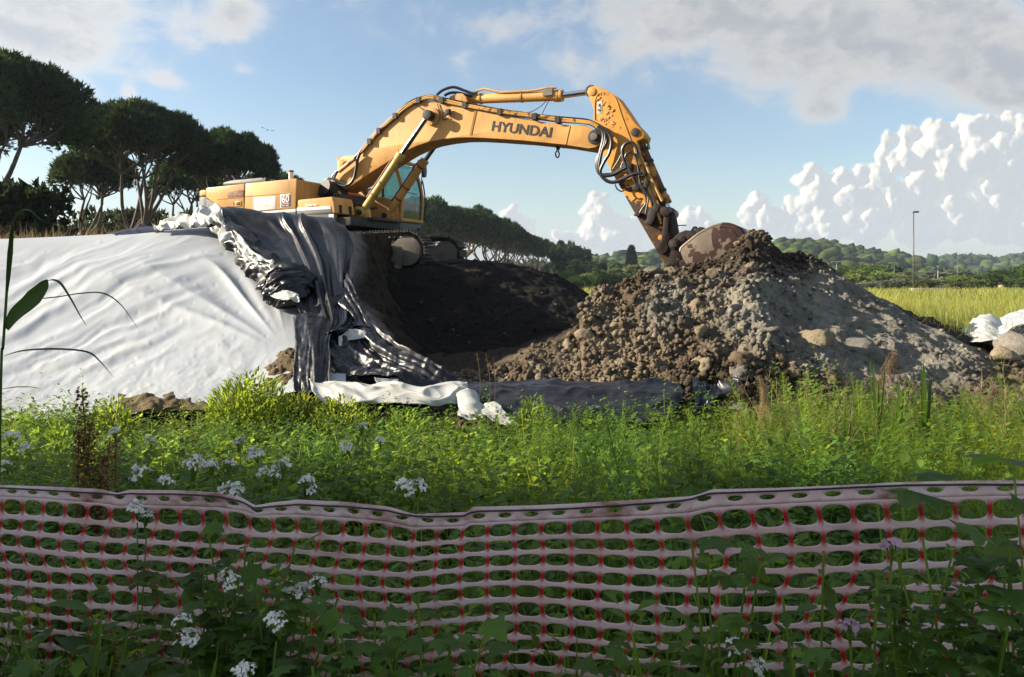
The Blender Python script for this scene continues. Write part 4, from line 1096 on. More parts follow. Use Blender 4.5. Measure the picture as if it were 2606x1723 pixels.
def cylinder(name, p0, p1, p2, y, rb, rr, mat, eye=.11, gland=True):
    """barrel p0-p1, rod p1-p2 (machine x,z) on plane y"""
    A, B, C_ = (Vector((q[0], y, q[1])) for q in (p0, p1, p2))
    d = (B - A).normalized()
    o = part(name, MB().tube([A + d * .12, A + d * .16, B - d * .16, B - d * .16, B, B], [rb * .9, rb, rb, rb * 1.18, rb * 1.18, rb * .8], 28).mesh(name, mat, True, 35), mat)
    cy('base_eye', p0[0], p0[1], y - .1, y + .1, eye, mat, o)
    tb('rod', [B - d * .05, C_], rr, M_CHROME, o, 20)
    cy('rod_eye', p2[0], p2[1], y - .09, y + .09, eye * .95, M_DKMETAL if rb < .2 else mat, o)
    cy('pin', p0[0], p0[1], y - .16, y + .16, eye * .5, M_DKMETAL, o)
    return o
b0, = [lp(922, 541, -.5)]; g1 = z6(-.5, [(1190, 75)])[0]
for y in (-.5, .5):
    bc = cylinder('boom_cylinder', b0, g1, (PINX, PINZ), y, .092, .055, M_YCYL if y < 0 else M_Y, .12)
    d = Vector((g1[0] - b0[0], 0, g1[1] - b0[1])); L_ = d.length; d.normalize(); nrm = Vector((-d.z, 0, d.x))
    st0 = Vector((b0[0], y, b0[1]))
    tb('feed_pipe', [st0 + d * .35 + nrm * .13, st0 + d * (L_ - .1) + nrm * .135, st0 + d * (L_ - .04) + nrm * .09], .018, M_RED, bc, 8)
    for q in (.5, L_ * .5, L_ - .22): tb('clamp_band', [st0 + d * q, st0 + d * (q + .04)], .101, M_RED if y > 0 else M_PIPE, bc, 24)

a0 = z2(0, [(1290, 247)])[0]; a1 = z2(0, [(2135, 216)])[0]; a2 = z3(0, [(308, 155)])[0]
ac = cylinder('arm_cylinder', a0, a1, a2, 0, .105, .062, M_Y, .13)
d = Vector((a1[0] - a0[0], 0, a1[1] - a0[1])); L_ = d.length; d.normalize(); nrm = Vector((-d.z, 0, d.x)); A = Vector((a0[0], 0, a0[1]))
tb('feed_pipe', [A + d * .35 + nrm * .15 + Vector((0, -.1, 0)), A + d * .55 + nrm * .19 + Vector((0, -.1, 0)), A + d * .95 + nrm * .10 + Vector((0, -.1, 0)), A + d * 1.6 + nrm * .1 + Vector((0, -.1, 0)), A + d * (L_ - .5) + nrm * .12 + Vector((0, -.1, 0)), A + d * (L_ - .3) + nrm * .16 + Vector((0, -.08, 0)), A + d * (L_ - .12) + nrm * .16 + Vector((0, -.05, 0))], .026, M_Y, ac, 8)
for q, r in ((.42, .12), (1.42, .118), (L_ - .1, .13), (L_ - .02, .125)): tb('clamp_band', [A + d * q, A + d * (q + .035)], r, M_PIPE, ac, 24)
Bq = A + d * (L_ - .38); part('valve_block', MB().box((Bq.x, -.15, Bq.z - .02), (Bq.x + .22, -.06, Bq.z + .12)).mesh('valve_block', M_FRAME), M_FRAME, ac)
for pts in ([(2010, 245), (1960, 300), (1880, 350), (1820, 362)], [(2025, 250), (2000, 300), (1975, 350), (1965, 380)]):
    tb('cable', cv3(z2(-.15, pts), -.15, 16), .008, M_RUBBER, ac, 5)
for y in (-.2, .2): pr('cylinder_lug', z2(0, [(1180, 275), (1215, 240), (1270, 215), (1320, 215), (1350, 245), (1370, 310)]), y - .03, y + .03, M_YB, boom)

# --- arm
HA = .26
armp = [(285, 190), (272, 155), (284, 128), (305, 115), (345, 114), (405, 136), (485, 182), (520, 230), (575, 310), (625, 385), (672, 432), (698, 470), (690, 500), (640, 520), (655, 580), (720, 760), (790, 950), (850, 1110), (892, 1260), (930, 1400), (940, 1450), (915, 1490), (880, 1480),
        (852, 1440), (740, 1250), (600, 1010), (455, 750), (385, 605), (352, 545), (330, 430), (322, 372), (322, 290), (305, 235)]
arm = pr('arm', z3(-HA, armp), -HA, HA, M_YARM, None, .014)
# raised side plate on the arm head and edge strips
tb('edge_strip', cv3(z3(-HA, [(330, 365), (330, 240), (350, 180), (390, 160), (440, 172), (485, 210), (530, 340), (590, 500), (605, 530)]), -HA - .004, 50), .012, M_YB, arm, 6)
pr('warning_sticker', z3(-HA, [(348, 230), (384, 227), (382, 316), (346, 318)]), -HA - .006, -HA, M_PAPER, arm, .001)
for pts in ([(358, 250), (372, 244)], [(356, 262), (374, 258)], [(364, 246), (366, 266)], [(352, 292), (378, 290)], [(366, 284), (366, 308)]):
    a = z3(-HA, pts); tb('pictogram', [(a[0][0], -HA - .007, a[0][1]), (a[1][0], -HA - .007, a[1][1])], .010, M_BLACKP, arm, 5)
for (a, r, y, mt) in (((308, 155), .085, HA + .02, M_YB), ((340, 495), .15, HA + .10, M_DKMETAL), ((340, 495), .075, HA + .16, M_FRAME), ((628, 455), .085, HA + .03, M_DKMETAL), ((835, 1310), .12, HA + .10, M_LINK), ((905, 1455), .15, HA + .1, M_LINK), ((905, 1455), .1, HA + .16, M_DKMETAL)):
    xa, za = z3(-HA, [a])[0]; cy('pin', xa, za, -y, y, r, mt, arm)
# paint-caked mud relief on the arm head
rb_ = np.random.RandomState(5); mb = []
Vs, Fs = [], []
for i in range(60):
    u_, v_ = rb_.uniform(345, 490), rb_.uniform(165, 400)
    if u_ > 400 + (v_ - 160) * .5: continue
    xa, za = z3(-HA, [(u_, v_)])[0]; V, Fc = lump(I0, i, .5, (1, .25, .8)); Vs.append(V * rb_.uniform(.02, .055) + np.array([xa, -HA - .0, za])); Fs.append(Fc)
V, Fc, _ = tri_arrays(Vs, Fs); part('dried_mud', me_np('dried_mud', V, Fc, principled('dried_orange_mud', (.46, .21, .06), .9, 0, .3, 20)), None, arm, kind='stuff')
# bucket cylinder
c0 = z3(0, [(632, 465)])[0]; c1 = z3(0, [(858, 985)])[0]; c2 = z3(0, [(884, 1052)])[0]
bcy = cylinder('bucket_cylinder', c0, c1, c2, 0, .10, .062, M_YRUST, .12)
d = Vector((c1[0] - c0[0], 0, c1[1] - c0[1])); L_ = d.length; d.normalize(); A = Vector((c0[0], 0, c0[1])); nrm = Vector((d.z, 0, -d.x))
for q in (.35, .62, L_ - .3, L_ - .12): tb('clamp_band', [A + d * q, A + d * (q + .05)], .118, M_DKMETAL, bcy, 24)
tb('feed_pipe', [A + d * .4 + nrm * .14, A + d * .7 + nrm * .17, A + d * (L_ - .35) + nrm * .17, A + d * (L_ - .15) + nrm * .13], .022, M_PIPE, bcy, 8)
tb('feed_pipe', [A + d * .1 - nrm * .13, A + d * .25 - nrm * .16, A + d * .42 - nrm * .12], .028, M_PIPE, bcy, 8)
# pipes and hoses on the arm's side
for pts, r, mt in (([(650, 350), (700, 470), (760, 640), (820, 830), (900, 1050), (1000, 1320)], .032, M_PIPE), ([(800, 560), (850, 700), (930, 880), (1010, 1040)], .028, M_PIPE), ([(690, 400), (730, 520), (790, 700), (850, 860), (930, 1060), (985, 1220)], .022, M_FRAME)):
    tb('pressure_pipe', cv3(z9(-.33, pts), -.34, 30), r, mt, arm, 8)
for pts, r in (([(205, 110), (258, 160), (272, 260), (235, 420), (205, 560), (215, 670), (275, 718), (380, 712), (480, 662), (560, 620)], .036),
               ([(215, 115), (292, 180), (288, 310), (245, 450), (222, 620), (258, 735), (360, 800), (450, 782), (600, 718), (750, 686)], .034),
               ([(230, 120), (330, 180), (374, 290), (345, 440), (275, 560), (232, 680), (300, 775), (400, 803), (520, 765), (640, 705), (745, 690)], .036),
               ([(220, 130), (300, 230), (310, 300), (260, 400), (200, 500), (185, 600), (225, 700), (300, 705), (400, 690), (540, 600)], .03),
               ([(560, 620), (520, 500), (510, 390), (550, 325), (610, 308), (670, 350), (700, 450)], .036), ([(540, 500), (560, 450), (610, 430), (660, 462), (695, 560), (715, 690)], .024),
               ([(575, 600), (620, 690), (660, 790), (700, 850)], .03), ([(710, 700), (740, 820), (800, 920), (860, 1010), (885, 1130)], .022), ([(720, 690), (730, 830), (790, 950), (800, 1060), (750, 1140), (710, 1220)], .02),
               ([(740, 880), (830, 980), (820, 1080), (800, 1190)], .02), ([(420, 830), (440, 880), (490, 915), (530, 905)], .014), ([(390, 640), (440, 560), (500, 450), (530, 380)], .016), ([(480, 640), (520, 540), (560, 470)], .016)):
    tb('hose', cv3(z9(-.40, pts), -.40, 44), r, M_RUBBER, arm, 8)
for (a, sx, sz) in (((570, 620), .12, .14), ((690, 860), .1, .09), ((770, 700), .08, .06), ((810, 820), .06, .1), ((700, 1200), .08, .05), ((880, 1200), .1, .14), ((930, 1120), .08, .1), ((850, 1290), .1, .08), ((600, 640), .06, .06)):
    xa, za = z9(-.36, [a])[0]; pr('valve_block', [(xa - sx, za - sz * .6), (xa - sx * .3, za + sz), (xa + sx, za + sz * .5), (xa + sx * .5, za - sz)], -.42, -.26, M_DKMETAL, arm, .02)
# links
for y in (-.33, .33):
    pr('guide_link', z3(y, [(845, 1050), (862, 1035), (885, 1050), (880, 1100), (862, 1300), (840, 1335), (815, 1310), (830, 1200)]), y - .03, y + .03, M_LINK, None)
for y in (-.22, .22):
    pr('bucket_link', z3(y, [(865, 1045), (895, 1030), (925, 1050), (935, 1090), (952, 1190), (955, 1290), (915, 1320), (885, 1285), (870, 1150)]), y - .04, y + .04, M_LINK, None)
pr('link_cross_plate', z3(0, [(880, 1080), (920, 1080), (945, 1220), (920, 1235)]), -.2, .2, M_LINK, None)
xa, za = z3(0, [(884, 1052)])[0]; cy('link_pin', xa, za, -.4, .4, .095, M_LINK)
# --- bucket
BW = .72
side = [(725, 800), (745, 720), (900, 585), (1090, 440), (1290, 325), (1480, 255), (1640, 235), (1790, 268), (1900, 340), (1975, 450), (2010, 600), (1975, 800), (1850, 1000), (1600, 1150), (1150, 1130), (850, 1050), (775, 930)]
sp = z7(-BW, side)
bk = pr('bucket', sp, -BW, -BW + .045, M_BUCKET, None, .012)
pr('side_plate', sp, BW - .045, BW, M_BUCKET, bk, .012)
pts = curve(sp[:13], np.linspace(0, 1, 40))
P = np.stack([np.repeat(pts[:, :1], 2, 1), np.tile([-BW + .01, BW - .01], (40, 1)), np.repeat(pts[:, 1:], 2, 1)], -1)
sh = part('shell', me_np('shell', P, gridf(40, 2), M_BUCKET), None, bk); md = sh.modifiers.new('thickness', 'SOLIDIFY'); md.thickness = .035; md.offset = -.6
tb('edge_bead', cv3(sp[:13], -BW + .01, 60), .016, M_BUCKET, bk, 6)
tb('wear_bead', cv3(z7(-BW, [(1500, 290), (1640, 300), (1760, 370), (1850, 480), (1900, 560)]), -BW - .004, 30), .012, M_BUCKET, bk, 6)
pr('side_cutter', z7(-BW, [(740, 790), (1500, 990), (1480, 1090), (850, 1050), (775, 930)]), -BW - .022, -BW + .0, M_BUCKET, bk, .01)
for i in range(5):
    y = -.62 + i * .31
    pr('tooth', [(sp[14][0] - .05, sp[14][1] - .02), (sp[14][0] + .05, sp[14][1] + .08), (sp[14][0] - .22, sp[14][1] - .2)], y - .05, y + .05, M_DKMETAL, bk, .01)
ear = [(515, 680), (530, 590), (600, 510), (700, 415), (830, 363), (960, 376), (1100, 412), (1130, 470), (930, 600), (790, 720), (760, 850), (740, 1030), (660, 1120), (560, 1200), (470, 1170), (480, 1050), (515, 850)]
for y in (-.30, .30): pr('hinge_ear', z7(y, ear), y - .03, y + .03, M_LINK, bk, .01)
for (a, r, w_) in (((605, 645), .105, .40), ((605, 645), .07, .43), ((770, 545), .06, .38), ((945, 500), .10, .36), ((545, 1130), .11, .42), ((690, 965), .045, .36), ((800, 1040), .09, .38)):
    xa, za = z7(-.33, [a])[0]; cy('hinge_pin', xa, za, -w_, w_, r, M_LINK if r != .07 else M_DKMETAL, bk)
xa, za = z7(0, [(1020, 350)])[0]
pr('lifting_lug', [(xa - .13, za - .14), (xa - .07, za), (xa - .03, za + .06), (xa + .03, za + .06), (xa + .07, za), (xa + .13, za - .14)], -.03, .03, M_LINK, bk, .008)
cy('lug_hole_disc', xa, za + .0, -.034, .034, .03, principled('painted_daylight', (.4, .42, .45), .6), bk)  # solid disc, painted pale as the daylight through the lug's hole
xa, za = z7(0, [(1210, 350)])[0]; cy('rear_tube', xa, za - .06, -.4, .4, .09, M_LINK, bk)
xa, za = z7(0, [(740, 280)])[0]; tb('locking_bar', [(xa - .2, -.2, za), (xa + .14, -.2, za)], .01, M_DKMETAL, None, 6)

# ------------------------------------------------------------------ far things: clouds, hills, trees, poles, houses
# cumulus banks: relief of many puffs, 7 km away, lit by the sun plus an added glow
PUFFS = [(1880, 575, 45), (2000, 562, 55), (2120, 556, 62), (2240, 562, 72), (2360, 562, 75), (2480, 570, 90), (1790, 592, 30), (1985, 650, 95), (2150, 670, 125), (2340, 690, 135), (2520, 720, 150), (1870, 690, 70), (1790, 670, 45),
         (2270, 810, 120), (2430, 830, 130), (2060, 770, 95), (1940, 800, 85), (1478, 728, 42), (1430, 785, 45), (1490, 810, 62), (1590, 775, 55), (1690, 760, 55), (1760, 810, 80), (1620, 860, 85), (1500, 890, 78), (1400, 910, 58),
         (1230, 872, 45), (1190, 930, 45), (1285, 940, 62), (1380, 990, 70), (1510, 985, 90), (1690, 960, 105), (1830, 900, 90), (1930, 980, 100), (2080, 930, 110), (2260, 950, 110), (2420, 960, 120), (2560, 900, 130), (2600, 640, 120),
         (545, 862, 40), (515, 910, 44), (560, 940, 60), (620, 955, 48), (600, 1010, 70), (505, 1015, 55), (700, 965, 34), (690, 1020, 55), (420, 1035, 46), (380, 1010, 28),
         (178, 905, 28), (150, 940, 38), (208, 960, 36), (262, 952, 16), (255, 990, 28), (180, 1010, 48), (30, 960, 44), (930, 925, 36), (985, 945, 42), (1025, 990, 52), (915, 990, 55), (870, 1030, 50), (1090, 1020, 45), (60, 1030, 60)]
def cloudmat():
    m, t, out = newmat('cloud')
    at = t.new('ShaderNodeAttribute', attribute_name='Col').outputs[0]
    sp = t.new('ShaderNodeSeparateColor'); t.put(sp.inputs[0], at)
    df = t.new('ShaderNodeBsdfDiffuse'); df.inputs[0].default_value = (.40, .36, .29, 1)
    em = t.new('ShaderNodeEmission'); em.inputs[0].default_value = (.86, .93, 1.0, 1); em.inputs[1].default_value = .19     # even glow added in place of sunlight scattered inside the cloud
    ad = t.new('ShaderNodeAddShader'); t.put(ad.inputs[0], df.outputs[0]); t.put(ad.inputs[1], em.outputs[0])
    tp = t.new('ShaderNodeBsdfTransparent')
    mx = t.new('ShaderNodeMixShader'); t.put(mx.inputs[0], sp.outputs[0]); t.put(mx.inputs[1], tp.outputs[0]); t.put(mx.inputs[2], ad.outputs[0]); t.put(out.inputs[0], mx.outputs[0])
    return m
M_CLOUD = cloudmat()
def blur(a, n):
    k = np.exp(-np.linspace(-2, 2, 2 * n + 1) ** 2); k /= k.sum()
    for ax in (0, 1):
        b = np.pad(a, [(n, n) if i == ax else (0, 0) for i in (0, 1)], 'edge')
        a = sum(k[i] * (b[i:i + a.shape[0]] if ax == 0 else b[:, i:i + a.shape[1]]) for i in range(2 * n + 1))
    return a
def cloudbank(u0, u1, v0, v1, puffs, depth, seed, step=2.7, relief=.5):
    rng = np.random.RandomState(seed)
    nu, nv = int((u1 - u0) / step), int((v1 - v0) / step)
    U_, V_ = np.meshgrid(np.linspace(u0, u1, nu), np.linspace(v0, v1, nv))
    wu = U_ + 9 * fbm(U_ * .018, V_ * .018, seed, 3) + 2 * fbm(U_ * .08, V_ * .08, seed, 2); wv = V_ + 8 * fbm(U_ * .018, V_ * .018, seed + 5, 3) + 2 * fbm(U_ * .08, V_ * .08, seed + 3, 2)
    h = np.zeros_like(U_)
    def dome(cu, cv, r, base):
        a0, a1 = int((cu - r - 25 - u0) / step), int((cu + r + 25 - u0) / step) + 1; b0, b1 = int((cv - r - 25 - v0) / step), int((cv + r + 25 - v0) / step) + 1
        a0, b0 = max(a0, 0), max(b0, 0)
        if a1 <= a0 or b1 <= b0: return
        d2 = (wu[b0:b1, a0:a1] - cu) ** 2 + (wv[b0:b1, a0:a1] - cv) ** 2
        q = np.sqrt(np.maximum(r * r - d2, 0)); h[b0:b1, a0:a1] = np.maximum(h[b0:b1, a0:a1], np.where(q > 0, base + q, 0))
    lst = [(1200 + a * .5927, b * .5927, r * .5927, 0.) for a, b, r in puffs]
    lst = [(a, b, r, 0.) for a, b, r, _ in lst]
    kids = []
    for (cu, cv, r, b) in lst:
        dome(cu, cv, r, 0)
        for k in range(16):
            an = rng.uniform(0, 6.283); f = rng.uniform(.25, 1.0); kr = r * rng.uniform(.22, .5)
            ku, kv = cu + math.cos(an) * r * f, cv + math.sin(an) * r * f * (1 if math.sin(an) < 0 else .6)
            kids.append((ku, kv, kr, r * math.sqrt(max(0, 1 - f * f)) * .88))
    for k in kids: dome(*k)
    for (cu, cv, r, b) in list(kids):
        for k in range(3):
            an = rng.uniform(0, 6.283); f = rng.uniform(.3, .95); dome(cu + math.cos(an) * r * f, cv + math.sin(an) * r * f, r * rng.uniform(.25, .45), b + r * math.sqrt(1 - f * f) * .8)
    cov_ = blur((h > .5).astype(float), 7)
    hs_ = blur(h, 3) * .5 + blur(h, 9) * .5
    hs_ = hs_ + 3 * fbm(U_ * .05, V_ * .05, seed + 9, 3) * cov_
    alpha = sstep(.30, .85, cov_ + .42 * fbm(U_ * .045, V_ * .045, seed + 2, 5)) * sstep(735, 630, V_ + 40 * fbm(U_ * .01, V_ * .02, seed + 7, 3)) * .97
    dep = depth - hs_ / PF * depth * relief
    P = W(U_, V_, depth); 
    P = P * 1.0
    eye = np.array([0, 0, CZ]); P = eye + (P - eye) * (dep / depth)[..., None]
    C = np.repeat(alpha[..., None], 3, -1)
    keep = blur(cov_, 3) > .02
    F_ = gridf(nv, nu); kf = keep.ravel()[F_].any(1); F_ = F_[kf]
    o_ = P.reshape(-1, 3)[F_.ravel()].mean(0)
    ob = link('cloud', me_np('cloud', P - o_, F_, M_CLOUD, True, C), loc=tuple(o_), kind='structure')
    return ob
cloudbank(1830, 2800, 260, 700, [p for p in PUFFS if p[0] > 1100], 7200, 5)
cloudbank(1180, 1860, 470, 700, [p for p in PUFFS if p[0] < 1100], 7600, 9)

# hills
def hill(name, crest, Y0, Y1, col, zoff=0, nc=150):
    cr = np.array(crest) * D
    u = np.linspace(cr[0, 0], cr[-1, 0], nc); v = np.interp(u, cr[:, 0], cr[:, 1])
    zc = CZ + (VH - v) / PF * Y1
    t = np.linspace(0, 1.5, 40)[:, None]
    y = Y0 + (Y1 - Y0) * t
    z = np.where(t <= 1, zc * sstep(0, 1, t) ** .8, zc * (1 - .5 * (t - 1)))
    uu = np.broadcast_to(u, y.shape[:1] + u.shape)
    P = np.stack([(uu - U0) / PF * y * np.ones_like(uu), y * np.ones_like(uu), z * np.ones_like(uu) - zoff], -1)
    P[..., 2] += 4 * fbm(P[..., 0] * .01, P[..., 1] * .01)
    C = np.ones(P.shape) * np.array(col)
    link(name, me_np(name, P, gridf(*P.shape[:2]), M_SOIL, col=C), kind='structure')
    return P
M_WOOD = leafmat('hill_foliage', (.042, .068, .024), (.05, .075, .02), .25, .8, .1, .5, .05)
h1 = hill('hill_ground', [(1180, 640), (1330, 600), (1400, 592), (1440, 584), (1500, 582), (1560, 590), (1640, 580), (1720, 560), (1800, 555), (1850, 552), (1900, 556), (1960, 572), (2050, 585), (2130, 600), (2180, 615), (2260, 632), (2400, 640)], 360, 600, (.02, .03, .012), 7)
h2 = hill('far_hill_ground', [(1700, 615), (1900, 608), (2050, 606), (2130, 602), (2200, 597), (2260, 596), (2372, 592), (2500, 585), (2600, 590)], 620, 900, (.02, .03, .012), 8)
rh = np.random.RandomState(6)
def wood(name, H, n, rad, seed, tint):
    Vs, Fs, Cs = [], [], []
    tm = [lump(I1, seed + i, .75, (1, 1, .9)) for i in range(8)]
    R_, C_ = H.shape[:2]
    for i in range(n):
        a, b = rh.randint(0, int(R_ * .72)), rh.randint(0, C_)
        V, Fc = tm[rh.randint(8)]
        r = rad * (.55 + .8 * rh.rand())
        Vs.append(V * r + H[a, b] + np.array([rh.normal() * rad, rh.normal() * rad, r * .5])); Fs.append(Fc)
        k = .55 + .9 * rh.rand() ** 1.5
        Cs.append(np.tile(np.array(tint[rh.randint(len(tint))]) * k, (len(V), 1)))
    V, Fc, C = tri_arrays(Vs, Fs, Cs)
    link(name, me_np(name, V, Fc, M_WOOD, col=C), kind='stuff')
wood('hillside_wood', h1, 2300, 4.7, 3, [(1, 1, 1), (1.5, 1.35, .9), (.8, 1, .9), (1.9, 1.6, .8)])
wood('far_hillside_wood', h2, 1300, 6.8, 30, [(1, 1.0, 1.1), (1.3, 1.25, 1), (.8, .95, 1)])

# --- stone pines
M_BARK = principled('pine_bark', (.085, .062, .046), .9, 0, .35, 2.5, .6, 6)
M_NEEDLE = leafmat('pine_needles', (.026, .052, .016), (.055, .09, .018), .26, .7, .15, .35, .6)
def tufts(P, N, size, rng, nsp=7, wid=.16):
    """spiky needle tufts: nsp triangles per point"""
    n = len(P)
    d = rng.normal(size=(n, nsp, 3)) * .55 + N[:, None] * .9; d /= np.linalg.norm(d, axis=2, keepdims=True)
    sd = np.cross(d, rng.normal(size=(n, nsp, 3))); sd /= np.linalg.norm(sd, axis=2, keepdims=True)
    L_ = size * (.6 + .7 * rng.rand(n, nsp, 1))
    b = P[:, None]
    A = b + sd * L_ * wid; B = b - sd * L_ * wid; C_ = b + d * L_
    V = np.stack([A, B, C_], 2).reshape(-1, 3)
    return V, np.arange(len(V)).reshape(-1, 3)
def make_pine(seed, H, Rc, nt, size, nsp=7, stems=1, lean=0.0, crown_h=.30, wid=.16, lobe=1.0):
    rng = np.random.RandomState(seed)
    ch = H * crown_h
    lobes = []
    for ring, cnt in ((0, 1), (.34, 5), (.60, 9), (.80, 12)):
        for k in range(cnt):
            a = 2 * math.pi * (k + rng.rand() * .8) / cnt; r = Rc * ring * (.88 + .2 * rng.rand())
            lobes.append((lean * H + r * math.cos(a), r * math.sin(a), H - ch * .40 - ch * .50 * (r / Rc) ** 3.2 + .2 * rng.normal(), Rc * (.34 - .08 * ring) * (.85 + .35 * rng.rand()), ch * .36 * (.85 + .3 * rng.rand())))
    per = nt // len(lobes)
    Ps, Ns, Cs = [], [], []
    for (x, y, z, rx, rz) in lobes:
        d = rng.normal(size=(per, 3)); d /= np.linalg.norm(d, axis=1)[:, None]
        d[:, 2] = np.where(d[:, 2] < -.35, -d[:, 2], d[:, 2])
        rad = .62 + .42 * rng.rand(per, 1) ** .5
        Ps.append(np.array([x, y, z]) + d * rad * np.array([rx, rx, rz])); Ns.append(d + np.array([0, 0, .5]))
        Cs.append(np.tile((.65 + .7 * rng.rand()) * np.array([1, 1, 1]), (per, 1)) * (.8 + .45 * rng.rand(per, 1)))
    P, N = np.concatenate(Ps), np.concatenate(Ns); C = np.concatenate(Cs)
    V, Fc = tufts(P, N / np.linalg.norm(N, axis=1)[:, None], size, rng, nsp, wid)
    crown = me_np('crown', V, Fc, M_NEEDLE, False, np.repeat(C, nsp * 3, 0))
    mb = MB()
    tr = H * .022
    lo = [Vector(l[:3]) for l in lobes]
    for s_ in range(stems):
        a0 = rng.rand() * 6.28; off = Vector((math.cos(a0), math.sin(a0), 0)) * (.35 if stems > 1 else 0)
        fk = Vector((lean * H * .45 + rng.normal() * .5, rng.normal() * .4, H * (.34 + .10 * rng.rand()))) + off * 3
        pts = curve([tuple(off), tuple(off * 1.3 + Vector((rng.normal() * .15, rng.normal() * .15, H * .14))), tuple(fk * .75 + Vector((rng.normal() * .2, 0, 0))), tuple(fk)], np.linspace(0, 1, 9))
        mb.tube(pts, list(np.linspace(tr, tr * .68, 9)), 8)
        mine = [l for i, l in enumerate(lo) if i % stems == s_]
        nl = 4
        limbs = []
        for k in range(nl):
            tgt = mine[rng.randint(len(mine))]
            end = fk.lerp(tgt, .62) + Vector((rng.normal() * .3, rng.normal() * .3, -.2))
            mid = fk.lerp(end, .5) + Vector((rng.normal() * .35, rng.normal() * .35, -.35))
            q = curve([tuple(fk - Vector((0, 0, .1))), tuple(mid), tuple(end)], np.linspace(0, 1, 8)); mb.tube(q, list(np.linspace(tr * .55, tr * .3, 8)), 6)
            limbs.append(Vector(q[-1])); limbs.append(Vector(q[4]))
        for l in mine:
            st = min(limbs, key=lambda p: (p - l).length)
            mid = st.lerp(l, .55) + Vector((rng.normal() * .3, rng.normal() * .3, -.25))
            mb.tube(curve([tuple(st), tuple(mid), tuple(l)], np.linspace(0, 1, 6)), list(np.linspace(tr * .26, tr * .08, 6)), 5)
            for _ in range(2):
                e = l + Vector((rng.normal() * .7, rng.normal() * .7, -.2 + .3 * rng.rand())); mb.tube([mid, mid.lerp(e, .5) + Vector((0, 0, .15)), e], [tr * .1, tr * .07, tr * .03], 4)
    return crown, mb.mesh('trunk', M_BARK, True)
def plant_pine(u, Y, meshes, label, z=-.1, sc=1.0, rz=0.0):
    x = (u - U0) / PF * Y
    e = empty('stone_pine', (x, Y, z - float(dip(Y))), (0, 0, rz), label=label, cat='tree', group='stone pines'); e.scale = (sc,) * 3
    link('crown', meshes[0], e); link('trunk', meshes[1], e)
    return e
def topH(v, Y): return CZ + (VH - v) / PF * Y + float(dip(Y))
near = [(-12, 138, 45, 5.0, 101, 1, .0, 'tallest stone pine at the left picture edge', .34), (352, 268, 56, 4.9, 102, 2, .0, 'broad umbrella pine with forked trunk, second from the left edge', .27),
        (612, 337, 63, 3.5, 103, 1, -.06, 'rounded umbrella pine just left above the machine body', .28), (225, 385, 64, 3.0, 104, 1, .05, 'smaller pine in the gap between the two tallest left pines', .25),
        (478, 405, 76, 3.4, 105, 2, .0, 'pine crown tucked behind the broad and the rounded umbrella pines', .26), (700, 436, 92, 4.2, 106, 1, 0, 'lowest dark pine crown peeping over the machine hood', .26), (-170, 200, 50, 5.0, 107, 1, 0, 'pine cut off by the left picture edge', .3)]
for (u, v, Y, Rc, sd, st, ln, lab, chh) in near:
    H = topH(v, Y) + .1
    plant_pine(u, Y, make_pine(sd, H, Rc, 9000 if sd < 104 else 5000, .42, 6, st, ln, chh + .05, .17), lab)
farm = [make_pine(200 + i, 14.5, 4.9 + .3 * i, 4200, .62, 5, 1 + (i == 1), 0, .38, .22) for i in range(3)]
row = [(1080, 505, 118, 'first pine of the long row, right behind the cab front'), (1135, 524, 127, 'second pine of the long row beyond the cab'), (1190, 527, 136, 'third pine of the long row, broad flat crown'), (1238, 548, 152, 'fourth pine of the long row'),
       (1278, 562, 168, 'fifth pine of the long row'), (1312, 586, 192, 'sixth pine of the long row, rounder crown'), (1345, 600, 212, 'seventh pine of the long row'), (1376, 612, 236, 'eighth pine of the long row'), (1404, 622, 262, 'last pine of the long row, before the dark cypress'),
       (1110, 540, 150, 'back-row pine seen through the first trunks'), (1163, 546, 165, 'back-row pine between second and third crowns'), (1215, 560, 180, 'back-row pine between third and fourth crowns'), (1262, 580, 205, 'back-row pine between fourth and fifth crowns'),
       (1296, 595, 225, 'back-row pine between fifth and sixth crowns'), (1330, 606, 245, 'back-row pine between sixth and seventh crowns'), (1360, 616, 265, 'back-row pine between seventh and eighth crowns')]
for i, (u, v, Y, lab) in enumerate(row):
    e = plant_pine(u, Y, farm[i % 3], lab, -.1, topH(v, Y) / 14.5, i * 2.4)
    e['group'] = 'row of distant stone pines'

# --- cypresses, broadleaved trees and bushes
M_CYP = leafmat('cypress_foliage', (.016, .028, .010), (.02, .03, .008), .15, .8, .1, .3, .4)
def make_cyp(seed, H, r):
    rng = np.random.RandomState(seed); n = 1500
    z = rng.rand(n) ** .85; a = rng.rand(n) * 6.28; rr = r * np.sin(np.pi * np.clip(z * .86 + .10, 0, 1)) ** .75 * (1 - .35 * z) * (.7 + .35 * rng.rand(n))
    P = np.stack([rr * np.cos(a), rr * np.sin(a), z * H], -1); N = np.stack([np.cos(a) * .5, np.sin(a) * .5, np.ones(n)], -1); N /= np.linalg.norm(N, axis=1)[:, None]
    V, Fc = tufts(P, N, .9, rng, 5, .22)
    return me_np('crown', V, Fc, M_CYP, False, np.repeat(np.tile((.6 + .7 * rng.rand(n, 1)), (1, 3)), 15, 0)), MB().tube([(0, 0, -.2), (0, 0, H * .5)], [r * .16, r * .06], 6).mesh('trunk', M_BARK, True)
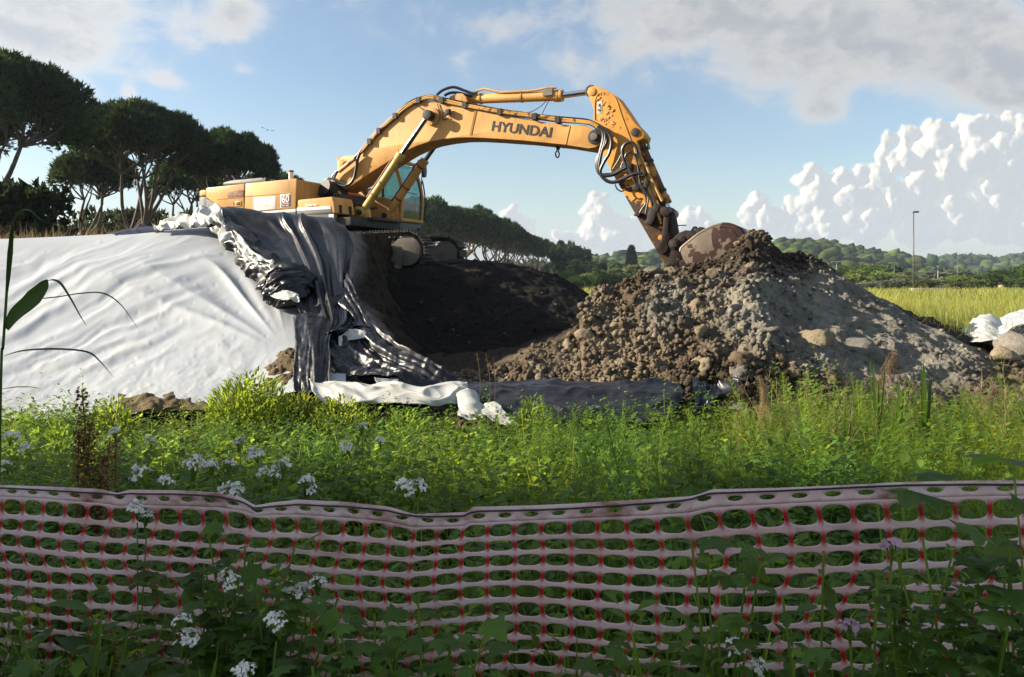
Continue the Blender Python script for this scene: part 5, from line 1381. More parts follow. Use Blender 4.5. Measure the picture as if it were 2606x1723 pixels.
for (u, v, Y, r, lab) in [(1427, 616, 245, 2.6, 'tall dark cypress at the end of the pine row'), (1607, 630, 215, 1.7, 'slim cypress standing alone left of the digging arm'), (1535, 675, 200, 1.3, 'short cypress in the bushes left of the slim one')]:
    H = topH(v, Y); c, tk = make_cyp(int(u), H, r)
    e = empty('cypress', ((u - U0) / PF * Y, Y, -float(dip(Y))), label=lab, cat='tree'); link('crown', c, e); link('trunk', tk, e)
BL = {}
def broad(seed, col, H=8., rx=4., n=900, size=.9):
    rng = np.random.RandomState(seed)
    Ps, Ns, Cs = [], [], []
    for k in range(11):
        c = np.array([rng.normal() * rx * .42, rng.normal() * rx * .42, H * (.30 + .48 * rng.rand())]); r = rx * (.30 + .25 * rng.rand())
        d = rng.normal(size=(n // 11, 3)); d /= np.linalg.norm(d, axis=1)[:, None]
        Ps.append(c + d * r * (.7 + .4 * rng.rand(n // 11, 1)) * np.array([1, 1, .9])); Ns.append(d); Cs.append(np.tile(.7 + .5 * rng.rand(), (n // 11, 3)) * (.75 + .5 * rng.rand(n // 11, 1)))
    V, Fc = tufts(np.concatenate(Ps), np.concatenate(Ns), size, rng, 4, .42)
    m = leafmat('foliage', col, tuple(x * 1.7 for x in col), .5, .8, .1, .3, .3)
    mb = MB().tube([(0, 0, -.3), (.1, 0, H * .25), (0, 0, H * .55)], [.28, .22, .1], 6)
    for k in range(4):
        a = k * 1.6; mb.tube([(0, 0, H * .25), (math.cos(a) * rx * .3, math.sin(a) * rx * .3, H * .5)], [.14, .05], 5)
    return me_np('crown', V, Fc, m, False, np.repeat(np.concatenate(Cs), 12, 0)), mb.mesh('trunk', M_BARK, True)
kinds = {'green': broad(1, (.075, .12, .028)), 'bright': broad(2, (.15, .20, .045)), 'grey': broad(3, (.16, .175, .115)), 'dark': broad(4, (.03, .052, .018)), 'olive': broad(5, (.12, .135, .05))}
bl = [(1455, 632, 215, 'dark', 1.0, 'dusky round tree just right of the tall cypress'), (1492, 668, 190, 'olive', .9, 'olive bush in the gap left of the digging arm'), (1480, 700, 140, 'bright', .62, 'bright shrub low beside the pit edge'), (1440, 690, 150, 'green', .6, 'green shrub under the tall cypress'),
      (1560, 690, 150, 'bright', .8, 'bright green bush between the two small cypresses'), (1640, 680, 170, 'olive', .9, 'olive bush left of the bucket'), (1580, 668, 230, 'green', 1.2, 'green tree behind the slim cypress'), (1680, 690, 160, 'green', .8, 'green bush behind the arm tip'), (1520, 672, 260, 'dark', 1.3, 'dark tree mass left of the slim cypress'),
      (2150, 680, 165, 'green', 1., 'green tree right of the heap shoulder'), (2185, 698, 150, 'bright', .8, 'bright bush low on the heap shoulder'), (2218, 678, 190, 'olive', 1.1, 'olive tree over the orange roof'), (2256, 674, 195, 'green', 1.2, 'round green tree left of the tall lamp post'), (2252, 692, 150, 'bright', .9, 'bright bush below the round green tree'),
      (2300, 695, 175, 'grey', .9, 'grey-leaved tree left beside the tall lamp post'), (2350, 690, 185, 'grey', 1.3, 'wide grey-leaved tree right behind the tall lamp post'), (2315, 706, 135, 'olive', .7, 'olive bush at the foot of the tall lamp post'), (2385, 708, 140, 'grey', .8, 'pale bush around the crossbar pole'), (2405, 692, 190, 'dark', 1., 'dark tree right of the crossbar pole'),
      (2425, 706, 140, 'bright', .75, 'bright bush right of the crossbar pole'), (2465, 708, 145, 'bright', .6, 'yellowish bush mid-way to the cream house'), (2490, 700, 170, 'green', .9, 'green tree left of the cream house'), (2525, 706, 160, 'dark', .6, 'dark bush at the cream house corner'), (2600, 676, 140, 'green', 1.15, 'large green tree at the right picture edge'),
      (2130, 705, 130, 'bright', .7, 'bright bush nearest the heap flank'), (2225, 712, 120, 'grey', .6, 'pale low bush in front of the orange roof'), (2345, 714, 120, 'olive', .5, 'low olive hedge clump behind the concrete block'), (2440, 716, 125, 'olive', .5, 'low hedge clump right of the concrete block')]
for i, (u, v, Y, kd, sc, lab) in enumerate(bl):
    H = topH(v, Y); s_ = H / 7.0
    e = empty('tree' if sc > .85 else 'bush', ((u - U0) / PF * Y, Y, -.1 - float(dip(Y))), (0, 0, i * 1.3), label=lab, cat='tree' if sc > .85 else 'bush', group='trees and bushes along the far field edge'); e.scale = (sc * 1.25, sc * 1.25, s_)
    link('crown', kinds[kd][0], e); link('trunk', kinds[kd][1], e)
# dense hedge behind, all along the field edge
def hedge(name, pts, n, h, col, size, seed, wd=3.0):
    rng = np.random.RandomState(seed); P = np.array(pts, float)
    k = rng.rand(n) * (len(P) - 1); i = k.astype(int).clip(0, len(P) - 2); f = (k - i)[:, None]
    c = P[i] * (1 - f) + P[i + 1] * f
    top_ = h * (.65 + .5 * fbm(c[:, 0] * .15, c[:, 1] * .15, seed, 3) + .25 * gn(c[:, 0] * .6, 0, 1))
    q = np.stack([c[:, 0] + rng.normal(size=n) * wd * .4, c[:, 1] + rng.normal(size=n) * wd * .5, rng.rand(n) ** .7 * np.maximum(top_, .3) - dip(c[:, 1])], -1)
    V, Fc = tufts(q, np.tile([0, -.3, .8], (n, 1)), size, rng, 4, .4)
    m = leafmat('hedge_leaves', col, tuple(x * 1.5 for x in col), .3, .8, .1, .35, .3)
    return me_np(name, V, Fc, m, False, np.repeat(np.tile(.6 + .8 * rng.rand(n, 1), (1, 3)), 12, 0))
link('far_hedge', hedge('far_hedge', [(20, 235), (60, 232), (110, 228), (170, 225)], 5200, 3.2, (.12, .15, .045), 1.3, 3), kind='stuff')
link('far_scrub', hedge('far_scrub', [(-30, 260), (20, 250), (45, 240)], 2500, 4.5, (.09, .12, .035), 1.4, 5), kind='stuff')
link('pine_row_scrub', hedge('pine_row_scrub', [(-110, 250), (-60, 285), (-20, 300), (25, 305)], 4200, 10.5, (.055, .08, .025), 1.7, 15, 6), kind='stuff')
link('left_scrub', hedge('left_scrub', [(-70, 78), (-45, 76), (-28, 78), (-15, 84)], 10000, 10.0, (.045, .058, .02), .6, 8, 5), kind='stuff')
link('hedge', hedge('hedge', [(-22, 27), (-19, 27), (-17.4, 27)], 3600, 6.3, (.022, .032, .012), .32, 9, 1.6), label='dark low hedge at the left edge under the tallest pine', cat='hedge')

# --- poles
M_POLE = principled('pole_metal', (.10, .10, .095), .5, .3, .15, 2)
M_WOODP = principled('pale_pole', (.30, .29, .26), .7, 0, .15, 2)
def pole(u, vt, Y, r, mat, kind, label):
    H = topH(vt, Y)
    e = empty('lamp_post' if kind != 'cross' else 'utility_pole', ((u - U0) / PF * Y, Y, -float(dip(Y))), label=label, cat='lamp post' if kind != 'cross' else 'pole', group='poles along the far road' if Y > 100 else None)
    link('shaft', MB().tube([(0, 0, -.3), (0, 0, H)], [r, r * .6], 10).mesh('shaft', mat, True), e)
    if kind == 'lamp': link('lamp_head', MB().tube([(-.12, 0, H - .02), (.1, 0, H + .03), (.55, 0, H + .03), (.62, 0, H)], [.04, .10, .10, .05], 8).mesh('lamp_head', M_DKMETAL), e)
    elif kind == 'double':
        for s_ in (-1, 1): link('lamp_head', MB().tube([(0, 0, H), (s_ * .7, 0, H + .1), (s_ * 1.3, 0, H + .05)], [.06, .12, .1], 6).mesh('lamp_head', mat), e)
    elif kind == 'cross': link('cross_arm', MB().box((-1.0, -.08, H - .5), (1.0, .08, H - .25)).mesh('cross_arm', mat), e)
    return e
pole(2325, 540, 86, .095, M_POLE, 'lamp', 'tall slim lamp post in the field, rising against the clouds at right')
for u, vt, Y, kd, mt, lab in [(2129, 667, 190, 'double', M_WOODP, 'pale double lamp post near the heap shoulder'), (2276, 666, 170, 'double', M_POLE, 'double lamp post left of the tall one'), (2282, 670, 230, 'plain', M_POLE, 'thin pole right behind the double lamp post'), (2387, 677, 150, 'cross', M_WOODP, 'pale pole with a cross arm right of the tall lamp post'),
                              (2403, 676, 180, 'plain', M_POLE, 'thin dark pole right of the cross-arm pole'), (2437, 657, 165, 'plain', M_POLE, 'taller thin pole between cross-arm pole and cream house'), (2462, 690, 230, 'plain', M_POLE, 'short thin pole right of the taller thin pole'), (2488, 686, 230, 'plain', M_POLE, 'short thin pole left of the cream house'), (2551, 680, 220, 'plain', M_POLE, 'thin pole above the cream house roof'),
                              (2579, 663, 175, 'lamp', M_POLE, 'lamp post right of the cream house'), (2570, 685, 240, 'plain', M_POLE, 'faint thin pole behind the cream house'), (1548, 663, 175, 'double', M_POLE, 'double lamp post in the gap left of the digging arm'), (1672, 672, 170, 'plain', M_POLE, 'thin pole left of the bucket'), (1676, 670, 180, 'plain', M_POLE, 'second thin pole left of the bucket'), (1688, 676, 190, 'plain', M_POLE, 'thin pole nearest the bucket')]:
    pole(u, vt, Y, .11, mt, kd, lab)
# concrete block in the grass
x0, x1 = (2320 - U0) / PF * 80, (2405 - U0) / PF * 80
link('concrete_block', prism([(x0 - 48, -.4), (x0 - 48, .42), (x1 - 48, .42), (x1 - 48, -.4)], -.5, .5, .03), loc=(48, 80, -float(dip(80))), label='low pale concrete block in the grass at the foot of the tall lamp post', cat='block')
bpy.data.objects['concrete_block'].data.materials.append(principled('concrete', (.33, .30, .29), .9, 0, .2, 2)); bpy.data.objects['concrete_block'].scale = (1, 1, 2.2)
# houses
M_RT = principled('roof_tiles', (.33, .115, .06), .85, 0, .25, 1.5, .4, 4)
M_WALLC = principled('cream_wall', (.58, .48, .27), .85, 0, .08, 1); M_WALLW = principled('white_wall', (.6, .57, .5), .85, 0, .08, 1)
def house(u, v0, v1, Y, wpx, wall, label, dark=None):
    wd = wpx / PF * Y; zt_ = topH(v0, Y); ze = topH(v1, Y)
    e = empty('house', ((u - U0) / PF * Y, Y, -float(dip(Y))), (0, 0, .25), label=label, cat='house')
    link('wall', MB().box((-wd / 2, -2.5, -.2), (wd / 2, 2.5, ze)).mesh('wall', wall), e)
    hw, hd = wd / 2 + .4, 3.0
    rf = link('roof', MB().add([(-hw, -hd, ze), (hw, -hd, ze), (hw, hd, ze), (-hw, hd, ze), (-hw * .6, 0, zt_), (hw * .6, 0, zt_)], [(0, 1, 5, 4), (1, 2, 5), (2, 3, 4, 5), (3, 0, 4), (3, 2, 1, 0)]).mesh('roof', M_RT), e)
    link('chimney', MB().box((hw * .2, -.3, ze), (hw * .2 + .5, .3, zt_ + .5)).mesh('chimney', wall), rf)
    for k in (-.3, .25): link('window', MB().box((wd * k - .35, -2.56, ze - 1.4), (wd * k + .35, -2.5, ze - .4)).mesh('window', M_DKMETAL), e)
    link('door', MB().box((-.4, -2.55, 0), (.4, -2.5, 1.9)).mesh('door', M_DKMETAL), e)
house(2222, 703, 709, 200, 26, M_WALLW, 'house with an orange tiled roof half hidden in bushes')
house(2337, 703, 708, 215, 30, M_WALLW, 'house with a brownish roof right behind the tall lamp post')
house(2548, 704, 711, 190, 44, M_WALLC, 'cream house with a red roof at the far right')
# a bird
xb = W(681, 331, 60)
b = MB().add([(0, -.3, 0), (.05, 0, .04), (0, .35, 0), (-.05, 0, .04), (0, 0, -.05), (.55, -.05, .1), (-.55, -.05, .1), (.5, .08, .08), (-.5, .08, .08)], [(0, 1, 2, 3), (0, 4, 1), (1, 4, 2), (2, 4, 3), (3, 4, 0), (1, 5, 7), (3, 8, 6)])
link('bird', b.mesh('bird', M_RUBBER), loc=tuple(xb), rot=(0, .2, .6), label='small dark bird in flight left of the boom', cat='bird')

# ------------------------------------------------------------------ plants
LEAF_V = np.array([(0, 0, 0), (.3, .5, .06), (.3, -.5, .06), (.35, 0, 0), (.7, .38, 0), (.7, -.38, 0), (.7, 0, -.05), (1, 0, -.16)])
LEAF_F = np.array([(0, 3, 1), (0, 2, 3), (1, 3, 6), (1, 6, 4), (2, 5, 6), (2, 6, 3), (4, 6, 7), (6, 5, 7)])
LEAF4_V = np.array([(0, 0, 0), (.42, .5, .06), (.42, -.5, .06), (.48, 0, -.02), (1, 0, -.14)]); LEAF4_F = np.array([(0, 3, 1), (0, 2, 3), (1, 3, 4), (2, 4, 3)])
L5_a = np.array([-2.5, -1.8, -1.15, -.85, -.4, 0, .4, .85, 1.15, 1.8, 2.5]); L5_r = np.array([.4, .85, .6, .95, .62, 1.0, .62, .95, .6, .85, .4])
LOBE5_V = np.concatenate([[(.42, 0, .05)], np.stack([.42 + L5_r * np.cos(L5_a) * .58, L5_r * np.sin(L5_a) * .62, -.10 * L5_r ** 2], -1)]); LOBE5_F = np.array([(0, i, i + 1) for i in range(1, 11)])
# lobed leaf (ivy / bramble / mallow like)
_a = np.array([0, .35, .62, .85, 1.15, 1.45, 1.8, 2.2, 2.6]); _r = np.array([1.0, .62, .70, .95, .60, .66, .82, .55, .35])
_ang = np.concatenate([-_a[::-1], _a[1:]]); _rad = np.concatenate([_r[::-1], _r[1:]])
LOBE_V = np.concatenate([[(0.0, 0, 0)], np.stack([.42 + _rad * np.cos(_ang) * .58, _rad * np.sin(_ang) * .62, -.10 * _rad ** 2 + .05 * np.cos(5 * _ang)], -1), [(.42, 0, .05)]])
_n = len(_ang)
LOBE_F = np.array([(_n + 1, i, i + 1) for i in range(1, _n)] + [(_n + 1, _n, 0), (_n + 1, 0, 1)])
def unit(a): return a / (np.linalg.norm(a, axis=-1, keepdims=True) + 1e-9)
def place(tv, tf, pos, d, L, Wd, up=None):
    """leaf template placed n times"""
    n = len(pos); d = unit(d)
    up = np.tile([0, 0, 1.0], (n, 1)) if up is None else up
    sd = unit(np.cross(up, d) + 1e-4); nr = np.cross(d, sd)
    L = np.broadcast_to(L, (n,))[:, None, None]; Wd = np.broadcast_to(Wd, (n,))[:, None, None]
    V = pos[:, None] + tv[None, :, :1] * L * d[:, None] + tv[None, :, 1:2] * Wd * sd[:, None] + tv[None, :, 2:] * L * nr[:, None]
    Fc = (tf[None] + (np.arange(n) * len(tv))[:, None, None]).reshape(-1, 3)
    return V.reshape(-1, 3), Fc
def ribbon(pts, wd, n=None, side=None, fold=.0):
    """flat blade along pts"""
    P = np.asarray(pts, float); m = len(P); w_ = np.broadcast_to(wd, (m,))[:, None]
    d = unit(np.gradient(P, axis=0)); sd = unit(np.cross(d, [0, 0, 1.0]) if side is None else np.tile(side, (m, 1)))
    nr = np.cross(d, sd)
    i = np.arange(m - 1)
    if fold is None:
        return np.concatenate([P + sd * w_ / 2, P - sd * w_ / 2]), np.concatenate([np.stack([i, i + 1, i + m + 1], -1), np.stack([i, i + m + 1, i + m], -1)])
    V = np.concatenate([P + sd * w_ / 2, P - nr * w_ * fold, P - sd * w_ / 2])
    Fc = np.concatenate([np.stack([i, i + 1, i + m + 1], -1), np.stack([i, i + m + 1, i + m], -1), np.stack([i + m, i + m + 1, i + 2 * m + 1], -1), np.stack([i + m, i + 2 * m + 1, i + 2 * m], -1)])
    return V, Fc
def join(parts):
    Vs = [p[0] for p in parts]; Fs = [p[1] for p in parts]; Cs = [np.broadcast_to(p[2], (len(p[0]), 3)) for p in parts]
    return tri_arrays(Vs, Fs, Cs)
M_WEED = leafmat('weed_leaf', (.097, .165, .031), (.31, .40, .048), .5, .5, .3, .25, 2.0)
M_GRASS = leafmat('grass_blade', (.095, .155, .03), (.29, .355, .042), .5, .5, .3, .25, 2.0)
M_DRY = leafmat('dry_stalk', (.30, .245, .165), (.28, .22, .14), .3, .8, .1, .2, 4.0)
M_REED = leafmat('reed_leaf', (.055, .115, .022), (.13, .22, .025), .45, .4, .4, .15, 2.0)
M_PETAL = leafmat('white_petal', (.95, .90, .81), (.75, .71, .62), .3, .6, .2, .08, 8.0)
M_PINK = leafmat('pink_petal', (.55, .34, .42), (.5, .3, .36), .3, .6, .2, .12, 8.0)
M_SEED = leafmat('brown_seed', (.27, .15, .06), (.22, .11, .04), .3, .8, .1, .3, 10.0)
M_POPPY = leafmat('poppy_petal', (.62, .02, .012), (.6, .02, .01), .4, .5, .2, .1, 6.0)

def t_weed(rng, h=.42, nl=15, L=.075, kind='oval', wid=.55):
    parts = []
    lean = rng.normal(size=2) * .12
    zz = np.linspace(0, 1, 6); st = np.stack([lean[0] * zz ** 2 * h * 2, lean[1] * zz ** 2 * h * 2, zz * h], -1)
    parts.append((*ribbon(st[::2], .005, side=(1, 0, 0), fold=None), (.9, .85, .8)))
    k = np.sort(rng.rand(nl)) ** .8; a = np.arange(nl) * 2.4 + rng.rand(nl)
    pos = curve(st, k); pos += 0
    d = np.stack([np.cos(a), np.sin(a), .15 + .5 * rng.normal(size=nl) * .6 + .5 * k], -1)
    size = L * (1.25 - .75 * k) * (.7 + .6 * rng.rand(nl))
    pos = pos + unit(d) * (size * .25)[:, None]
    V, Fc = place(LEAF4_V if kind == 'oval' else LOBE5_V, LEAF4_F if kind == 'oval' else LOBE5_F, pos, d, size, size * wid * (1 if kind == 'oval' else 1.6))
    nv = len(LEAF4_V) if kind == 'oval' else len(LOBE5_V)
    sh = np.repeat((.65 + .6 * rng.rand(nl))[:, None] * np.array([[1, 1, 1]]), nv, 0)
    parts.append((V, Fc, sh))
    return join(parts)
def t_horse(rng, h=.62):
    parts = []; nw = int(h / .034)
    st = np.stack([rng.normal() * .1 * np.linspace(0, 1, 5) ** 2, rng.normal() * .1 * np.linspace(0, 1, 5) ** 2, np.linspace(0, h, 5)], -1)
    parts.append((*ribbon(st, .006, side=(1, 0, 0)), (.9, .9, .7)))
    P, Q, S = [], [], []
    for i in range(3, nw):
        k = i / nw; c = curve(st, np.array([k]))[0]
        L = .17 * (1 - k) ** .7 + .02
        for j in range(10):
            a = j * .628 + i * .3 + rng.rand() * .3
            d = np.array([math.cos(a), math.sin(a), .42 + .3 * rng.rand()])
            P.append(c); Q.append(c + d * L * .55 * (.8 + .4 * rng.rand())); S.append(c + d * L + np.array([0, 0, L * .28]))
    P, Q, S = map(np.array, (P, Q, S))
    d = unit(S - P); sd = unit(np.cross(d, [0, 0, 1.0])) * .0016
    V = np.stack([P + sd, P - sd, Q + sd, Q - sd, S], 1).reshape(-1, 3); b = (np.arange(len(P)) * 5)[:, None, None]
    Fc = (np.array([(0, 1, 2), (1, 3, 2), (2, 3, 4)])[None] + b).reshape(-1, 3)
    parts.append((V, Fc, np.repeat((.75 + .5 * rng.rand(len(P)))[:, None] * np.ones((1, 3)), 5, 0)))
    return join(parts)
def t_grass(rng, h=.5, nb=9, wd=.006, spread=.05, seg=4):
    parts = []
    for i in range(nb):
        a = rng.rand() * 6.28; l = h * (.5 + .6 * rng.rand()); b = (.15 + .6 * rng.rand()) * l
        t = np.linspace(0, 1, seg); o = rng.normal(size=2) * spread
        P = np.stack([o[0] + math.cos(a) * b * t ** 2, o[1] + math.sin(a) * b * t ** 2, l * t - .25 * b * t ** 3], -1)
        sd = np.array([-math.sin(a), math.cos(a), 0])
        V, Fc = ribbon(P, wd * np.interp(t, [0, .33, .67, 1], [.9, 1, .75, .1]), side=sd, fold=None)
        parts.append((V, Fc, np.full(3, .7 + .6 * rng.rand()) * np.array([1, 1, 1])))
    return join(parts)
def t_drystem(rng, h=.7):
    parts = []
    P0 = np.stack([rng.normal() * .12 * np.linspace(0, 1, 6) ** 1.5, rng.normal() * .12 * np.linspace(0, 1, 6) ** 1.5, np.linspace(0, h, 6)], -1)
    parts.append((*ribbon(P0, .005 * np.array([1, 1, .9, .7, .5, .3]), side=(1, 0, 0)), (.9, .85, .8)))
    for k in range(9):
        t = .35 + .6 * rng.rand(); c = curve(P0, np.array([t]))[0]; a = rng.rand() * 6.28; l = .18 * (1.2 - t) + .03
        e = c + np.array([math.cos(a) * l * .7, math.sin(a) * l * .7, l]); parts.append((*ribbon([c, (c + e) / 2 - [0, 0, .015], e], [.003, .0025, .0015], side=(1, 0, 0)), (.9, .8, .75)))
        V, Fc = place(LEAF_V, LEAF_F, np.array([e]), np.array([[math.cos(a), math.sin(a), .6]]), .018, .008); parts.append((V, Fc, (.7, .5, .45)))
    return join(parts)
def scatter_plants(tmpls, pts, hs, rng, tint=None):
    Vs, Fs, Cs = [], [], []
    for i, (p, s_) in enumerate(zip(pts, hs)):
        V, Fc, C = tmpls[rng.randint(len(tmpls))]
        a = rng.rand() * 6.28; ca, sa = math.cos(a), math.sin(a); tx, ty = rng.normal(size=2) * .14
        M3 = np.array([[ca, sa, 0], [-sa, ca, 0], [tx, ty, 1]]) * s_
        Vs.append(V @ M3 + p); Fs.append(Fc)
        k = (.75 + .5 * rng.rand()) if tint is None else tint[i]
        Cs.append(C * k)
    V, Fc, C = tri_arrays(Vs, Fs, Cs)
    return V, Fc, np.clip(C, 0, 3)
def fanpts(n, Y0, Y1, u0, u1, rng, power=1.0):
    Y = np.sqrt(rng.rand(n) * (Y1 ** 2 - Y0 ** 2) + Y0 ** 2) if power == 1 else Y0 + (Y1 - Y0) * rng.rand(n) ** power
    u = u0 + (u1 - u0) * rng.rand(n)
    return np.stack([(u - U0) / PF * Y, Y, np.zeros(n)], -1), u
rg = np.random.RandomState(77)
def hmap(x, y): return .05 * fbm(x * .3, y * .3) + .02 * fbm(x * 1.7, y * 1.7) - .03
Tw = [t_weed(rg, .42 + .1 * rg.rand(), 20, .085) for _ in range(7)] + [t_weed(rg, .36, 15, .095, 'lobe', .5) for _ in range(6)]
Tn = [t_weed(rg, .5, 24, .055, 'oval', .35) for _ in range(5)]
Th = [t_horse(rg, .55 + .2 * rg.rand()) for _ in range(6)]
Tg = [t_grass(rg, .5, 9) for _ in range(8)]
Td = [t_drystem(rg, .75) for _ in range(5)]

def green_tint(n, x, y, rng):
    k = np.clip(.5 + 1.1 * fbm(x * .9, y * .9, 5.5, 3), 0, 1)[:, None]
    b = (.8 + .5 * rng.rand(n))[:, None]
    return (np.array([.72, .95, .9]) * (1 - k) + np.array([1.3, 1.2, .85]) * k) * b

def cover(name, tm, n, Y0, Y1, u0, u1, hmul, mat, keep=None, power=1.0, tintk=1.0):
    p, u = fanpts(n, Y0, Y1, u0, u1, rg, power)
    m = np.ones(n, bool) if keep is None else keep(p, u)
    p, u = p[m], u[m]
    p[:, 2] = hmap(p[:, 0], p[:, 1])
    hs = hmul * (.6 + .6 * rg.rand(len(p))) * (1 + .35 * fbm(p[:, 0] * .8, p[:, 1] * .8, 2.0, 2))
    hs = hs * (1 - (1 - np.interp(p[:, 1], [4.2, 6.6], [1, .68])) * np.interp(u, [1850, 2050], [1, .25]))
    V, Fc, C = scatter_plants(tm, p, hs, rg, green_tint(len(p), p[:, 0], p[:, 1], rg) * tintk)
    return link(name, me_np(name, V, Fc, mat, False, C), kind='stuff')
# keep plants off the sheet strip's front edge only where soil starts
far_edge = lambda p, u: p[:, 1] < 7.75 + .25 * np.sin(u * .01)
cover('leafy_weeds', Tw, 4700, 2.7, 8.0, -350, 3050, 1.2, M_WEED, far_edge)
cover('fine_weeds', Tn, 1050, 3.2, 8.0, -350, 3050, .95, M_WEED, far_edge)
cover('grass', Tg, 800, 2.55, 8.0, -350, 3050, 1.0, M_GRASS, far_edge)
cover('horsetails', Th, 430, 3.0, 7.0, 1350, 2750, 1.0, M_GRASS, lambda p, u: rg.rand(len(u)) < np.interp(u, [1350, 1900, 2750], [.25, .8, 1]), 1.0)
cover('low_horsetails', Th, 110, 2.7, 5.5, 300, 1500, .62, M_GRASS)
cover('dry_stems', Td, 150, 5.6, 7.6, 1850, 2740, 1.0, M_DRY)
cover('tall_sprigs', Tn, 70, 5.8, 7.9, 0, 2600, 1.7, M_WEED, far_edge)
cover('sparse_dry_stems', Td, 46, 6.2, 8.1, 250, 1500, .8, M_DRY)
# weeds on the bits of bare soil at the foot of the white cover
V, Fc = [], []
soil_rows = [[(300, 1040, 8.0), (420, 1030, 8.0), (540, 1030, 8.0), (640, 1000, 8.1), (720, 985, 8.2), (780, 990, 8.2)], [(300, 1000, 8.35), (420, 988, 8.4), (560, 985, 8.5), (670, 930, 8.7), (730, 892, 8.9), (785, 895, 8.9)], [(300, 1000, 8.9), (420, 990, 9.0), (560, 985, 9.0), (680, 915, 9.3), (740, 885, 9.4), (790, 890, 9.3)]]
s = np.linspace(0, 1, 150); t = np.linspace(0, 1, 70); q = patch(soil_rows, s, t); P = W(q[..., 0], q[..., 1], q[..., 2])
x, y, z = P[..., 0], P[..., 1], P[..., 2]
P[..., 2] += .10 * np.abs(gn(x * 3, y * 3, z * 3)) + .05 * fbm(x * 9, y * 9, z * 9) - .06
kk = np.clip(.5 + fbm(x * 3, y * 3, 1), 0, 1)[..., None]
link('bare_soil', me_np('bare_soil', P, gridf(*x.shape), M_SOIL, col=np.array([.12, .085, .05]) * (1 - kk) + np.array([.22, .165, .10]) * kk), kind='structure')

# --- single plants one can point at
def single(name, parts, loc, label, cat, group=None, scale=1.0, rz=0.0):
    """parts: list of (part name, (V,F,C), material)"""
    e = empty(name, tuple(loc), (0, 0, rz), label=label, cat=cat, group=group); e.scale = (scale,) * 3
    for pn_, (V, Fc, C), m in parts: link(pn_, me_np(pn_, V, Fc, m, False, np.broadcast_to(C, (len(V), 3))), e)
    return e
def ground_at(u, Y, z=0.0): return ((u - U0) / PF * Y, Y, z)
def rib3(pts, wd, k=(1, 1, 1), side=(1, 0, 0), fold=.15): return (*ribbon(pts, wd, side=side, fold=fold), k)

# tall reed at the left edge
Yr = 2.75
def rel(u, v, o): w_ = W(u, v, Yr); return w_ - np.array(o)
o = np.array(ground_at(-12, Yr))
st = [(0, 0, 0)] + [rel(u, v, o) for u, v in [(2, 980), (8, 880), (16, 760), (22, 660), (30, 580), (44, 545)]]
stem = rib3(curve(st, np.linspace(0, 1, 24)), .011, (.5, .6, .5), fold=.5)
lv = []
def lf(pts, w0, dep=None, wprof=None):
    n = 26; t = np.linspace(0, 1, n); P = curve([rel(u, v, o) + np.array([0, (dep or 0) * i, 0]) for i, (u, v) in enumerate(pts)], t)
    pf = w0 * np.interp(t, [0, .12, .4, .7, 1], [.5, .9, 1, .6, .03]) if wprof is None else w0 * np.interp(t, *wprof)
    return rib3(P, pf, (.62 + .3 * rg.rand(),) * 3, side=(.25, .8, .55), fold=.12)
def wide(pts, w0):
    n = 26; t = np.linspace(0, 1, n); P = curve([rel(u, v, o) for u, v in pts], t)
    d = unit(np.gradient(P, axis=0)); sd = unit(np.cross(d, [0, 1.0, 0])); pf = w0 * np.interp(t, [0, .25, .6, .85, 1], [.35, .8, 1, .6, .1])
    V = np.concatenate([P + sd * pf[:, None] / 2, P + np.array([0, .008, 0]), P - sd * pf[:, None] / 2]); i = np.arange(n - 1); m_ = n
    Fc = np.concatenate([np.stack([i, i + 1, i + m_ + 1], -1), np.stack([i, i + m_ + 1, i + m_], -1), np.stack([i + m_, i + m_ + 1, i + 2 * m_ + 1], -1), np.stack([i + m_, i + 2 * m_ + 1, i + 2 * m_], -1)])
    return V, Fc, (.55, .6, .55)
lv.append(wide([(14, 838), (38, 800), (72, 770), (105, 735), (120, 712)], .062))
lv.append(lf([(118, 716), (135, 712), (155, 722), (180, 760), (205, 805), (222, 832)], .011))
lv.append(lf([(100, 760), (150, 755), (210, 746), (265, 747), (310, 778), (355, 842)], .010))
lv.append(lf([(12, 905), (60, 892), (140, 888), (220, 895), (255, 920), (290, 962)], .012))
lv.append(lf([(22, 660), (26, 610), (34, 570), (50, 538), (75, 535), (100, 556), (130, 572)], .012))
lv.append(wide([(18, 740), (22, 690), (27, 630), (34, 560)], .022))
lv.append(lf([(5, 990), (40, 985), (80, 985), (105, 990)], .006))
V, Fc, C = join(lv)
single('reed', [('stem', stem, M_REED), ('leaves', (V, Fc, C), M_REED)], o, 'tall single reed with long bent leaves at the left edge before the white sheet', 'reed')

# green reeds and plumes on the right
def reed_tuft(u, Y, tops, label, name='reed'):
    o = np.array(ground_at(u, Y)); pts = []
    for (uu, vv, w0, bend) in tops:
        e = W(uu, vv, Y) - o; mid = e * np.array([.35, .35, .55]) + np.array([bend * .3, 0, 0])
        t = np.linspace(0, 1, 18); P = curve([(0, 0, 0), tuple(mid), tuple(e)], t)
        pts.append((*ribbon(P, w0 * np.interp(t, [0, .3, .6, .85, 1], [.4, .7, 1, .7, .05]), side=(.93, .35, 0), fold=.15), np.full(3, .9 + .35 * rg.rand())))
    single(name, [('leaves', join(pts), M_REED)], o, label, 'reed')
reed_tuft(2352, 5.6, [(2350, 925, .055, .02), (2366, 960, .035, .05), (2344, 905, .02, -.02), (2372, 930, .012, .05)], 'broad bright green reed blade standing upright right of centre')
reed_tuft(2222, 5.9, [(2222, 915, .03, .05), (2255, 900, .016, .1), (2215, 905, .012, -.02), (2235, 970, .02, .1)], 'thin green reed shoots left of the broad upright blade')
